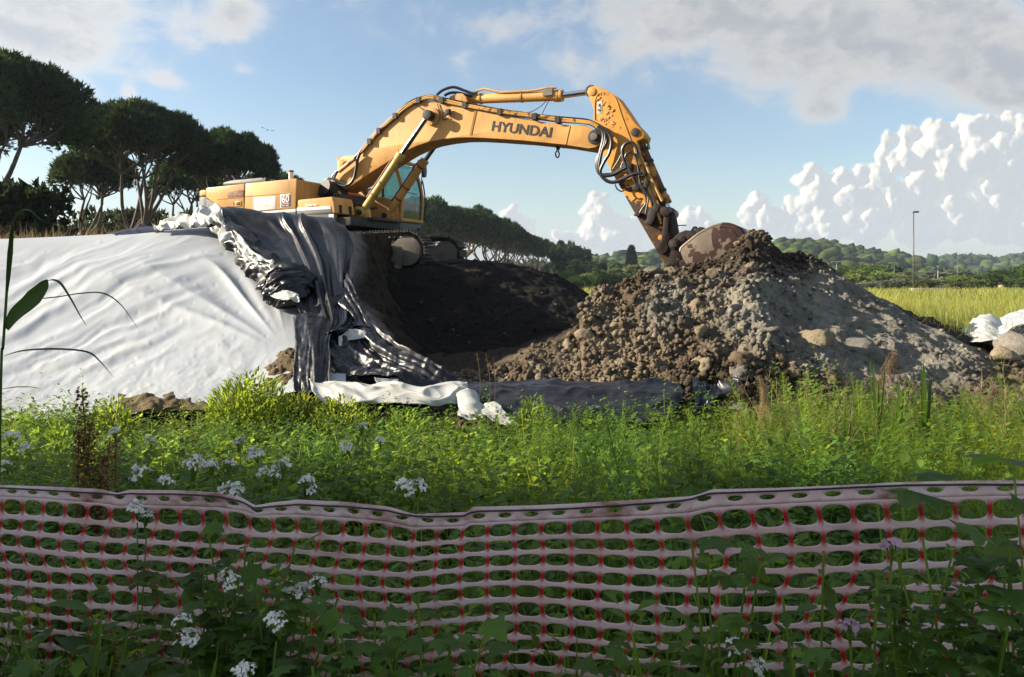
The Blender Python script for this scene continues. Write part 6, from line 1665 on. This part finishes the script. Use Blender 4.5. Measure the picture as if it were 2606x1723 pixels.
reed_tuft(2270, 5.7, [(2290, 968, .035, .05), (2320, 960, .012, .1), (2300, 990, .025, .1)], 'short slanting reed leaf between thin shoots and the broad blade')
reed_tuft(2152, 5.7, [(2153, 1010, .03, 0), (2165, 1040, .02, .05)], 'small dark green reed shoot at the left end of the reed clump')
def plume(u, Y, tip, bends, n, ln, label, droop=1.0, col=(1, 1, 1)):
    o = np.array(ground_at(u, Y)); e = W(*tip, Y) - o
    t = np.linspace(0, 1, 20); P = curve([(0, 0, 0), tuple(e * np.array([.15, 1, .6]) + np.array([bends * .2, 0, 0])), tuple(e)], t)
    stem = rib3(P, .009 * np.linspace(1, .4, 20), (1.15, 1.1, 1.0))
    hs = []
    for k in range(n):
        f = .66 + .34 * rg.rand(); c = curve(P, np.array([f]))[0]
        a = rg.normal() * .7; l = ln * (.5 + .7 * rg.rand()) * (1.25 - .6 * (f - .66) / .34)
        q = c + np.array([math.cos(a) * l * .35 * bends + rg.normal() * .012, rg.normal() * .02, l * .25]); r_ = c + np.array([math.cos(a) * l * .75 * bends + rg.normal() * .02, rg.normal() * .04, -l * .55 * droop])
        hs.append((*ribbon([c, q, r_], [.003, .004, .002], side=(.7, .7, 0), fold=.3), np.array(col) * (.75 + .6 * rg.rand())))
    single('reed_plume', [('stem', stem, M_DRY), ('plume', join(hs), M_DRY)], o, label, 'reed')
plume(1933, 5.9, (1930, 962), .35, 90, .16, 'dry straw-coloured reed plume hanging in front of the dark heap foot', 1.7, (1.35, 1.25, 1.1))
plume(1955, 5.9, (1948, 1000), -.25, 40, .13, 'second dry plume stalk close right of the straw-coloured plume', 1.7, (1.3, 1.2, 1.0))
plume(1980, 6.0, (1984, 998), .3, 26, .08, 'small dry seed head on a thin stalk right of the straw plumes', 1.0, (.6, .55, .5))
plume(2345, 6.0, (2290, 905), -1.0, 120, .20, 'arching pale purple-brown plume beside the broad reed blade', .8, (1.0, .8, .75))
plume(2560, 6.2, (2540, 985), -.6, 60, .16, 'faded grey plume near the right picture edge', .8, (.75, .65, .62))

for u_, t_, lab_ in ((1212, (1214, 900), 'leftmost of three thin dry seed stalks standing before the dark pit'), (1238, (1236, 898), 'middle of three thin dry seed stalks standing before the dark pit'), (1250, (1254, 905), 'rightmost of three thin dry seed stalks standing before the dark pit')):
    plume(u_, 7.6, t_, .2, 14, .05, lab_, .6, (.55, .42, .36))
# dock with brown seed spikes
def dock(u, Y, tops, label, z=0):
    o = np.array(ground_at(u, Y, z)); ps = []; sd = []
    for (uu, vv, w0) in tops:
        e = W(uu, vv, Y) - o; ps.append(rib3([(0, 0, 0), e * .5 + np.array([rg.normal() * .02, 0, 0]), e], .007, (.6, .5, .4)))
        n = int(260 * w0 / .05); f = .28 + .72 * rg.rand(n); a = rg.rand(n) * 6.28; r_ = w0 * np.sqrt(rg.rand(n)) * (1.15 - f * .75)
        pos = f[:, None] * e + np.stack([r_ * np.cos(a), r_ * np.sin(a), rg.normal(size=n) * .01], -1)
        V, Fc = place(LEAF_V, LEAF_F, pos, rg.normal(size=(n, 3)), .022, .018); sd.append((V, Fc, np.repeat(np.ones((1, 3)) * (.6 + .7 * rg.rand(n, 1)), 8, 0)))
    n = 9; a = rg.rand(n) * 6.28; V, Fc = place(LEAF_V, LEAF_F, np.zeros((n, 3)) + np.array([0, 0, .05]), np.stack([np.cos(a), np.sin(a), .5 + .4 * rg.rand(n)], -1), .22, .07)
    single('dock_plant', [('stems', join(ps), M_DRY), ('seed_spikes', join(sd), M_SEED), ('leaves', (V, Fc, (1, 1, 1)), M_WEED)], o, label, 'plant')
dock(225, 3.9, [(208, 992, .075), (235, 1060, .06), (200, 1090, .065), (280, 1120, .04), (262, 1160, .04)], 'rust-brown dock with thick seed spikes behind the netting at left')
dock(290, 3.4, [(295, 1115, .03), (268, 1180, .03)], 'thin brown dock spike right of the thick one')

# bright bush at the foot of the white sheet
def bush(u, Y, w_, h, n, label, name='bush', col=(1.35, 1.3, .9), L=.075, z=.05):
    o = np.array(ground_at(u, Y, z)); a = rg.rand(n) * 6.28; r_ = np.sqrt(rg.rand(n)) * w_; k = rg.rand(n) ** .7
    prof = h * (1 - .55 * (r_ / w_) ** 2); pos = np.stack([r_ * np.cos(a), r_ * np.sin(a) * .8, k * prof * (.85 + .3 * gn(r_ * 5 * np.cos(a), r_ * 5 * np.sin(a)))], -1)
    d = np.stack([np.cos(a) * .5, np.sin(a) * .5, .7 + .5 * rg.rand(n)], -1) + rg.normal(size=(n, 3)) * .3
    V, Fc = place(LEAF_V, LEAF_F, pos, d, L * (.6 + .7 * rg.rand(n)), L * .3)
    C = np.repeat(np.array(col) * (.55 + .75 * rg.rand(n, 1)), 8, 0)
    stems = []
    for i in range(26):
        b = pos[rg.randint(n)]; stems.append(rib3([(b[0] * .15, b[1] * .15, 0), b * np.array([.6, .6, .5]), b], .006, (.8, .7, .6)))
    single(name, [('stems', join(stems), M_DRY), ('leaves', (V, Fc, C), M_WEED)], o, label, 'bush')
bush(632, 7.4, .42, .72, 1700, 'bright yellow-green bush at the foot of the white sheet')
bush(760, 7.7, .34, .42, 700, 'brownish-green low bush just right of the bright bush', col=(.85, .75, .55))
bush(285, 7.0, .2, .5, 420, 'yellow-green leafy shoots in front of the white sheet at left')
bush(150, 6.6, .3, .3, 500, 'green clump left of the yellow-green shoots', col=(.9, 1.1, .8))
bush(868, 7.2, .3, .5, 650, 'yellow-green weeds before the hanging black sheet', col=(1.4, 1.3, .9), L=.06)
bush(1352, 7.2, .14, .5, 260, 'leafy sprig rising in front of the black strip', col=(1.2, 1.25, .9), L=.06)
bush(1030, 7.0, .3, .35, 500, 'leafy clump below the white turned-up sheet', col=(1.1, 1.15, .8), L=.06)

# white flowering weeds
def flower_head(rng, n=26, r=.035, pet=.011):
    a = rng.rand(n) * 6.28; b = np.sqrt(rng.rand(n)); pos = np.stack([b * np.cos(a) * r, b * np.sin(a) * r, r * .7 * (1 - b ** 2) + rng.normal(size=n) * r * .15], -1)
    up = unit(np.stack([b * np.cos(a), b * np.sin(a), np.full(n, .8)], -1) + rng.normal(size=(n, 3)) * .35)
    P, Dd, U = [], [], []
    for k in range(4):
        t1 = unit(np.cross(up, rng.normal(size=3))); t2 = np.cross(up, t1); th = k * 1.571 + .2
        d = t1 * math.cos(th) + t2 * math.sin(th); P.append(pos); Dd.append(d); U.append(up)
    V, Fc = place(LEAF_V[[0, 1, 2, 4, 5, 7]], np.array([(0, 2, 1), (1, 2, 4), (1, 4, 3), (3, 4, 5)]), np.concatenate(P), np.concatenate(Dd), pet, pet * .75, np.concatenate(U))
    C = np.tile(np.repeat(.75 + .35 * rng.rand(n, 1), 6, 0), (4, 1)) * np.ones((1, 3))
    st = []
    for i in range(n): st.append(rib3([(0, 0, -r * 1.6), pos[i] * .5 + np.array([0, 0, -r * .5]), pos[i]], .0022, (.9, 1, .8)))
    return (V, Fc, C), join(st)
heads = [flower_head(rg, 22 + 3 * i, .030 + .004 * (i % 3)) for i in range(6)]
hm = [(me_np('flower_head', *h_[0][:2], M_PETAL, False, h_[0][2]), me_np('flower_stalks', *h_[1][:2], M_WEED, False, h_[1][2])) for h_ in heads]
def flower_plant(items, Y, label, group, base_u=None, leaves=8, zb=0.0):
    fs = .72 if Y < 2.6 else 1.0
    us_ = [i[0] for i in items]; bu = base_u or sum(us_) / len(us_)
    o = np.array(ground_at(bu, Y, zb)); ps = []; ends = []
    for (u, v) in items:
        e = W(u, v, Y) - o; e[2] = max(e[2], .1); mid = e * np.array([.35, .35, .55]); ps.append(rib3(curve([(0, 0, 0), tuple(mid), tuple(e - np.array([0, 0, .05]))], np.linspace(0, 1, 10)), .005, (.7, .8, .6))); ends.append(e)
    n = leaves * len(items); kx = rg.randint(len(items), size=n); f = .15 + .7 * rg.rand(n); pos = np.array([ends[i] * np.array([q, q, q]) for i, q in zip(kx, f)]); a = rg.rand(n) * 6.28
    V, Fc = place(LOBE_V, LOBE_F, pos, np.stack([np.cos(a), np.sin(a), .1 + .3 * rg.normal(size=n)], -1), .085 * (1.2 - .5 * f), .08)
    C = np.repeat(np.ones((1, 3)) * (.6 + .5 * rg.rand(n, 1)), len(LOBE_V), 0)
    e = empty('flowering_weed', tuple(o), label=label, cat='flower', group=group)
    link('stems', me_np('stems', *join(ps)[:2], M_WEED, False, np.full((len(join(ps)[0]), 3), .8)), e)
    link('leaves', me_np('leaves', V, Fc, M_WEED, False, C), e)
    for k_, en in enumerate(ends):
        h_ = hm[rg.randint(6)]; sc = fs * (.9 + .6 * rg.rand())
        ho_ = link('flower_head', h_[0], e, kind='stuff', loc=tuple(en), rot=(rg.normal() * .2 + .15, rg.normal() * .2, rg.rand() * 6), scale=sc); link('flower_stalks', h_[1], ho_)
fd = lambda l: [(a * D, b * D) for a, b in l]
G = 'white flowers behind the netting'
for items, Y, lab in [([(555, 1025), (590, 1050)], 3.9, 'white flowers highest of the patch left of centre behind the netting'), ([(490, 1080), (530, 1075), (448, 1075)], 3.6, 'trio of white flower heads left in the patch behind the netting'), ([(610, 1095), (655, 1080), (640, 1100)], 3.5, 'widest white flower cluster in the patch behind the netting'),
                      ([(712, 1120), (715, 1140)], 3.3, 'white flower head at the right end of the patch behind the netting'), ([(540, 1135), (530, 1150)], 2.75, 'large white flower head overlapping the netting top left of centre'), ([(385, 1120), (325, 1100)], 3.1, 'two white flower heads just above the netting top at left'), ([(800, 1035), (840, 990), (880, 1020)], 4.6, 'pale lilac-white flowers farther back right of the patch'),
                      ([(940, 1130), (970, 1125)], 3.2, 'white flower pair above the netting near the middle'), ([(265, 1000), (345, 1020)], 4.4, 'faint white flowers right of the brown dock'), ([(60, 1040), (30, 1010), (10, 1080)], 4.0, 'small white flowers at the left picture edge behind the netting')]:
    flower_plant(fd(items), Y, lab, G)
G2 = 'flowering weeds in front of the netting'
for items, Y, lab, bu in [([(318, 1175), (340, 1195)], 2.45, 'fading white flower head hanging over the netting top at left', 320 * D), ([(522, 1335), (540, 1350)], 2.15, 'large cream-white flower head in front of the netting at left', 530 * D), ([(668, 1360), (735, 1350), (690, 1375)], 2.15, 'small white flowers right of the large cream head', 640 * D), ([(420, 1440), (430, 1480)], 2.0, 'white flower with open petals low at left in front of the netting', 470 * D),
                          ([(568, 1556), (640, 1440)], 1.9, 'white flower cut by the bottom edge left of centre', 600 * D), ([(1755, 1545), (1700, 1500)], 1.75, 'white flower at the bottom right of centre', 1740 * D)]:
    flower_plant(fd(items), Y, lab, G2, bu, 14)
# big leafy weeds in front of the netting
def leafy(u, Y, h, n, L, label, kind='lobe', wid=.09, spread=.16, col=1.0, fl=None, lean=(0, 0)):
    o = np.array(ground_at(u, Y)); ps = []; pos = []; dd = []; sz = []
    h = CZ - (h - VH) / PF * Y
    for k in range(5):
        a = rg.rand() * 6.28; e = np.array([math.cos(a) * spread * (.4 + rg.rand()) + lean[0], math.sin(a) * spread * .35 + lean[1], h * (.78 + .22 * rg.rand())])
        P = curve([(0, 0, 0), tuple(e * np.array([.3, .3, .5])), tuple(e)], np.linspace(0, 1, 10)); ps.append(rib3(P, .006, (.75, .8, .6)))
        for j in range(n // 5):
            f = .42 + .58 * rg.rand(); c = curve(P, np.array([f]))[0]; b = rg.rand() * 6.28; d = np.array([math.cos(b), math.sin(b) - .2, .15 + .35 * rg.normal()])
            s_ = L * (.5 + .7 * rg.rand()) * (1.3 - .5 * f); pos.append(c + d * s_ * .2); dd.append(d); sz.append(s_)
    pos, dd, sz = map(np.array, (pos, dd, sz)); tv, tf = (LOBE_V, LOBE_F) if kind == 'lobe' else (LEAF_V, LEAF_F)
    V, Fc = place(tv, tf, pos, dd, sz, sz * (.85 if kind == 'lobe' else .5)); C = np.repeat(col * np.array([[.9, 1, .85]]) * (.55 + .6 * rg.rand(len(pos), 1)), len(tv), 0)
    pts_ = [('stems', join(ps), M_WEED), ('leaves', (V, Fc, C), M_WEED)]
    e = single('leafy_weed', pts_, o, label, 'weed', 'leafy weeds along the netting')
    if fl:
        for (uu, vv) in fl:
            h_, s2 = flower_head(rg, 12, .022, .014); q = W(uu, vv, Y) - o
            a_ = link('flower_head', me_np('flower_head', *h_[:2], M_PINK, False, h_[2]), e, loc=tuple(q), kind='stuff'); link('flower_stalks', me_np('flower_stalks', *s2[:2], M_WEED, False, s2[2]), a_)
            link('stems', me_np('stems', *rib3(curve([(0, 0, 0), tuple(q * np.array([.5, .5, .55])), tuple(q)], np.linspace(0, 1, 10)), .006)[:2], M_WEED, False, np.full((30, 3), .8)), e)
for a in [(520, 2.15, 1420, 90, .095, 'dark lobed-leaf weed climbing the netting left of centre'), (610, 2.2, 1330, 100, .09, 'tall lobed-leaf weed among white flowers left of centre'), (700, 2.05, 1500, 90, .10, 'dense leafy weed low left of centre in front of the netting'), (200, 1.9, 1570, 40, .12, 'bright pointed-leaf weed low at left before the netting', 'oval'), (20, 1.8, 1640, 40, .11, 'leafy weed in the lower left corner'), (420, 1.85, 1690, 40, .10, 'low leafy weed at bottom left', 'oval'),
          (960, 2.0, 1520, 40, .10, 'big-leaf vine low before the netting near the middle'), (1090, 1.95, 1540, 44, .12, 'broad-leaf weed at bottom middle in front of the netting'), (1330, 1.85, 1690, 30, .10, 'small vine leaves at bottom right of the middle'), (1720, 1.85, 1560, 60, .10, 'vine with pale leaves at bottom right of centre'), (1830, 1.85, 1400, 60, .10, 'dark broad-leaf weed right of centre before the netting'),
          (2080, 1.7, 1420, 150, .06, 'clover-like weed low right before the netting', 'oval'), (2210, 1.65, 1345, 260, .052, 'dense hairy clover-like weed with pink flowers at right before the netting', 'oval', .09, .2, 1.0, [(2270, 1395), (2162, 1600)]), (2340, 1.65, 1370, 230, .055, 'grey-green bushy weed at right before the netting', 'oval'), (2480, 1.6, 1330, 150, .075, 'tall leafy weed near the right edge before the netting'), (2600, 1.6, 1250, 90, .11, 'large-leaf vine at the right edge reaching the netting top'), (2420, 1.5, 1560, 120, .1, 'dark leaf clump in the lower right corner'), (1240, 1.7, 1715, 30, .10, 'low dark leaf clump at bottom middle'), (850, 1.8, 1660, 40, .09, 'low leaf clump at bottom left of the middle'), (1560, 1.7, 1710, 30, .10, 'low dark leaves at bottom right of the middle'), (2000, 1.6, 1620, 60, .1, 'broad dark leaves beside the clover-like weed')]:
    leafy(*a)
# weeds and grass right behind and under the netting
cover('grass_at_netting', Tg, 330, 2.1, 2.8, -200, 2800, 1.2, M_GRASS)
cover('weeds_at_netting', Tw, 520, 2.35, 3.1, -200, 2800, 1.15, M_WEED)
# large leaves over the netting top at the right
def big_leaf(u, v, Y, L, d, label):
    o = np.array(ground_at(u, Y)); c = W(u, v, Y) - o
    V, Fc = place(LOBE_V, LOBE_F, np.array([c]), np.array([d]), L, L * .9); stem = rib3(curve([(0, 0, 0), tuple(c * np.array([.5, .5, .6]) + np.array([.03, 0, 0])), tuple(c)], np.linspace(0, 1, 12)), .006)
    single('large_leaf_plant', [('stem', stem, M_WEED), ('leaf', (V, Fc, (.7, .85, .9)), M_WEED)], o, label, 'plant')
big_leaf(2290, 1215, 2.15, .17, (.9, -.3, .15), 'large blue-green lobed leaf above the netting top at right')
big_leaf(2230, 1245, 2.05, .2, (1, -.4, -.05), 'wide bright leaf lying along the netting top at right')
big_leaf(2580, 1195, 1.9, .18, (-.5, -.4, .3), 'large lobed leaf standing above the netting at the right edge')
big_leaf(1760, 1375, 2.0, .13, (.8, -.5, .1), 'large vine leaf pushing through the netting right of centre')
# poppies on the bank behind the white sheet
for i, u in enumerate((247, 282)):
    Y = 13.4; o = np.array(ground_at(u, Y, 2.05)); c = W(u, 599, Y) - o
    a = np.arange(5) * 1.257; V, Fc = place(LEAF_V, LEAF_F, np.tile(c, (5, 1)), np.stack([np.cos(a), np.sin(a), .5 * np.ones(5)], -1), .06, .07)
    single('poppy', [('stem', rib3([(0, 0, 0), tuple(c)], .006), M_WEED), ('petals', (V, Fc, (1, 1, 1)), M_POPPY)], o, ['red poppy on the bank behind the white sheet, the left of two', 'red poppy on the bank behind the white sheet, the right of two'][i], 'flower')
# grass along the top of the bank
p, u = fanpts(420, 12.9, 16.5, -150, 560, rg); p[:, 2] = 1.7
Ts = [t_grass(rg, .75, 12, .012, .1) for _ in range(5)]
V, Fc, C = scatter_plants(Ts, p, .8 + .5 * rg.rand(len(p)), rg, np.array([1.1, 1.05, .85]) * (.7 + .5 * rg.rand(len(p), 1)))
link('bank_grass', me_np('bank_grass', V, Fc, M_DRY, False, C), kind='stuff')

# --- the meadow on the right
def meadow(n, Y0, Y1, u0, u1, h, wd, nb, seed, name):
    rng = np.random.RandomState(seed)
    tm = [t_grass(rng, h, nb, wd, .12 + wd * 3, 3) for _ in range(8)]
    Y = np.exp(np.log(Y0) + (np.log(Y1) - np.log(Y0)) * rng.rand(n)); u = u0 + (u1 - u0) * rng.rand(n)
    p = np.stack([(u - U0) / PF * Y, Y, -dip(Y)], -1)
    k = np.clip(.5 + 1.2 * fbm(p[:, 0] * .12, p[:, 1] * .12, 3, 3) + .25, 0, 1)[:, None]
    tint = (np.array([1.5, 1.25, 1.6]) * (1 - k) + np.array([2.7, 1.8, 2.9]) * k) * (.75 + .5 * rng.rand(n, 1))
    V, Fc, C = scatter_plants(tm, p, .8 + .4 * rng.rand(n), rng, tint)
    link(name, me_np(name, V, Fc, M_GRASS, False, C), kind='stuff')
meadow(3300, 11.5, 30, 2000, 3300, .95, .016, 10, 1, 'meadow_grass')
meadow(3400, 28, 75, 1480, 3100, 1.0, .045, 8, 2, 'far_meadow_grass')
meadow(2600, 70, 190, 1440, 2760, 1.0, .13, 7, 3, 'distant_meadow_grass')

# --- trees and hedge to the left of the frame; they shade the foreground
for i, (x, y, sc, zz) in enumerate([(-10.5, .6, .62, 1.15), (-10.3, 2.3, .6, 1.2), (-10.6, 3.7, .42, .85)]):
    e = empty('roadside_tree', (x, y, -.1), (0, 0, i * 1.9), label=['leafy roadside tree nearest the camera', 'tallest roadside tree, middle of three,', 'slim low roadside tree at the row end'][i] + ' standing left outside the picture', cat='tree', group='roadside trees left of the picture'); e.scale = (sc, sc, zz)
    link('crown', kinds['dark'][0], e); link('trunk', kinds['dark'][1], e)
link('roadside_hedge', hedge('roadside_hedge', [(-8.6, .4), (-8.6, 2), (-8.4, 4.0)], 1700, 3.0, (.035, .055, .016), .42, 19, 1.3), label='thick roadside hedge left outside the picture, shading the foreground', cat='hedge')

# ------------------------------------------------------------------ barrier netting
m, t, out = newmat('net_plastic'); M_NET = m
co = t.new('ShaderNodeNewGeometry').outputs['Position']
a = t.new('ShaderNodeAttribute', attribute_name='Col')
sp = t.new('ShaderNodeSeparateColor'); t.put(sp.inputs[0], a.outputs[0])
n = t.smooth(t.noise(co, 3, 5, .6), .35, .75)
c = t.mix(n, (.88, .63, .60), (.93, .77, .74))
c = t.mix(sp.outputs[0], c, (.62, .010, .025))
rust = t.math('MULTIPLY', t.smooth(t.noise(t.vmath('MULTIPLY', co, (1, 1, 2.5)), 5, 6, .65), .46, .68), sp.outputs[1])
c = t.mix(rust, c, (.36, .105, .045))
c = t.mix(t.math('MULTIPLY', t.smooth(t.noise(co, 9, 6, .7), .55, .8), .35), c, (.32, .25, .22))
p = t.new('ShaderNodeBsdfPrincipled'); t.put(p.inputs['Base Color'], c); p.inputs['Roughness'].default_value = .42; p.inputs['Specular IOR Level'].default_value = .4
tr = t.new('ShaderNodeBsdfTranslucent'); t.put(tr.inputs[0], c)
mx = t.new('ShaderNodeMixShader'); mx.inputs[0].default_value = .35
t.put(mx.inputs[1], p.outputs[0]); t.put(mx.inputs[2], tr.outputs[0]); t.put(out.inputs[0], mx.outputs[0])

TOPD = np.array([(-60, 1120), (0, 1123), (130, 1129), (230, 1133), (272, 1142), (300, 1134), (400, 1136), (500, 1141), (560, 1152), (590, 1170), (630, 1162), (690, 1155), (800, 1163), (900, 1176), (945, 1190), (965, 1194), (1010, 1190), (1080, 1187), (1095, 1175), (1300, 1166),
                 (1500, 1158), (1600, 1152), (1622, 1146), (1650, 1135), (1800, 1130), (1950, 1123), (2100, 1116), (2250, 1113), (2372, 1112), (2480, 1110)]) * D
TOPS = np.array([(-60, 1122), (272, 1140), (560, 1155), (960, 1185), (1300, 1170), (1620, 1150), (2000, 1122), (2480, 1110)]) * D
FA, FB = np.array([-2.25, 2.78]), np.array([1.66, 1.93])
FL = np.linalg.norm(FB - FA); FD = (FB - FA) / FL; FN = np.array([FD[1], -FD[0]])
PIT = .086
def fpos(s, k):
    """point of the net: s metres along, k rows down (0 = top edge)"""
    s, k = np.broadcast_arrays(np.asarray(s, float), np.asarray(k, float))
    q = FA + s[..., None] * FD
    w0 = .035 * np.sin(s * 2.1 + .5) + .02 * gn(s * 1.7, k * .25, 4.0)
    q = q + FN * (w0 * (1 - .3 * np.exp(-k)))[..., None]
    u = U0 + PF * q[..., 0] / q[..., 1]
    zt = CZ + (VH - np.interp(u, TOPD[:, 0], TOPD[:, 1])) / PF * q[..., 1]
    zs = CZ + (VH - np.interp(u, TOPS[:, 0], TOPS[:, 1])) / PF * q[..., 1]
    sag = np.exp(-((u - 1290) / 330) ** 2)
    pin = sum(np.exp(-((u - g_) / 30.0) ** 2) for g_ in (300, 1056, 1782))
    row = np.where(k < 1, k * .043 * (1 - .5 * pin) + .021 * pin * sstep(.6, 1, k), .043 + (k - 1) * (.0565 - .004 * sag))
    row = row + .012 * np.clip(k - 1, 0, 1) - sag * .02 * sstep(1, 4, k) + .010 * gn(s * 2.3, k * .6, 1.0) + .022 * gn(s * .9, k * .3, 8.0) * np.minimum(k, 3) / 3
    z = zs + (zt - zs) * np.exp(-k * .55) - row
    sk = .012 * k * np.sin(s * 1.3 + 1) * .25 + .035 * gn(s * .8, k * .35, 2.0) * np.minimum(k, 2)
    q = q + FD * sk[..., None]
    return np.stack([q[..., 0], q[..., 1], z], -1)
NCOL = int(FL / PIT); NROW = 15
NETO = np.array([-.3, 2.4, 0])
def ring(cx, ck, hw, hk, HW, HK, n=24, p=2.6):
    """cell outline (rectangle half sizes HW,HK) and rounded hole (hw,hk); returns s,k arrays for outer, inner"""
    a = np.linspace(0, 2 * np.pi, n, endpoint=False)
    ca, sa = np.cos(a), np.sin(a)
    m = np.maximum(np.abs(ca), np.abs(sa))
    e = 2 / p
    return cx + HW * ca / m, ck + HK * sa / m, cx + hw * np.sign(ca) * np.abs(ca) ** e, ck + hk * np.sign(sa) * np.abs(sa) ** e, a
def build_net(rows, top=False):
    Vs, Fs, Cs = [], [], []
    for j in rows:
        for i in range(NCOL):
            cx = (i + .5) * PIT; ck = j + .5
            if top: so, ko, si, ki, a = ring(cx, .56, .021, .17, PIT / 2, .5, 24, 2.0); ko = ko - .06
            else: so, ko, si, ki, a = ring(cx, ck, PIT * .445, .372, PIT / 2, .5, 24, 2.7)
            if top: ko = np.clip(ko, 0, 1)
            n = len(so); sm, km = (so + si) / 2, (ko + ki) / 2
            P = np.concatenate([fpos(so, ko), fpos(sm, km), fpos(si, ki)])
            ii = np.arange(n); jj = (ii + 1) % n
            Fs.append(np.concatenate([np.stack([ii, jj, jj + n, ii + n], -1), np.stack([ii + n, jj + n, jj + 2 * n, ii + 2 * n], -1)])); Vs.append(P)
            k_ = np.concatenate([ko, km, ki]) - j; s_ = np.abs(np.concatenate([so, sm, si]) - cx) / (PIT / 2)
            red = np.zeros(3 * n) if top else sstep(.37, .17, np.abs(k_ - .5)) * sstep(.77, .92, s_) + .18 * sstep(.45, .3, np.abs(k_ - .5)) * sstep(.7, .95, s_)
            rst = np.full(3 * n, .85 if top else (.35 if j < 3 else .12))
            Cs.append(np.stack([np.clip(red, 0, 1), rst, np.zeros(3 * n)], -1))
    V, Fc, C = tri_arrays(Vs, Fs, Cs)
    key = np.round(V / 4e-4).astype(np.int64)
    _, ix, inv = np.unique(key, axis=0, return_index=True, return_inverse=True)
    return V[ix] - NETO, inv.ravel()[Fc], C[ix]
NET = empty('barrier_netting', tuple(NETO), label='sagging red and white plastic barrier netting across the foreground', cat='netting')
V, Fc, C = build_net([0], True)
o = link('top_band', me_np('top_band', V, Fc, M_NET, True, C), NET); md = o.modifiers.new('thickness', 'SOLIDIFY'); md.thickness = .0025; md.offset = 0
V, Fc, C = build_net(range(1, NROW))
o = link('open_mesh', me_np('open_mesh', V, Fc, M_NET, True, C), NET); md = o.modifiers.new('thickness', 'SOLIDIFY'); md.thickness = .0022; md.offset = 0
ss = np.linspace(0, FL, 160)
kk = .25 + .35 * gn(ss * 1.1, 2.0, 1.0)
P = fpos(ss, np.clip(kk, -.1, .8)) + np.array([0, -.006, 0])
mb = MB().tube([tuple(q) for q in (P - NETO)], .0028, 6); link('tie_wire', mb.mesh('tie_wire', M_RUBBER, True), NET)

# ------------------------------------------------------------------ the air
m, t, out = newmat('haze_air')
vol = t.new('ShaderNodeVolumePrincipled')
vol.inputs['Color'].default_value = (.72, .82, 1.0, 1)
vol.inputs['Density'].default_value = .00020
vol.inputs['Anisotropy'].default_value = .2
t.put(out.inputs['Volume'], vol.outputs[0])
link('haze', MB().box((-1600, -150, -12), (1800, 1400, 90)).mesh('haze', m), kind='stuff')
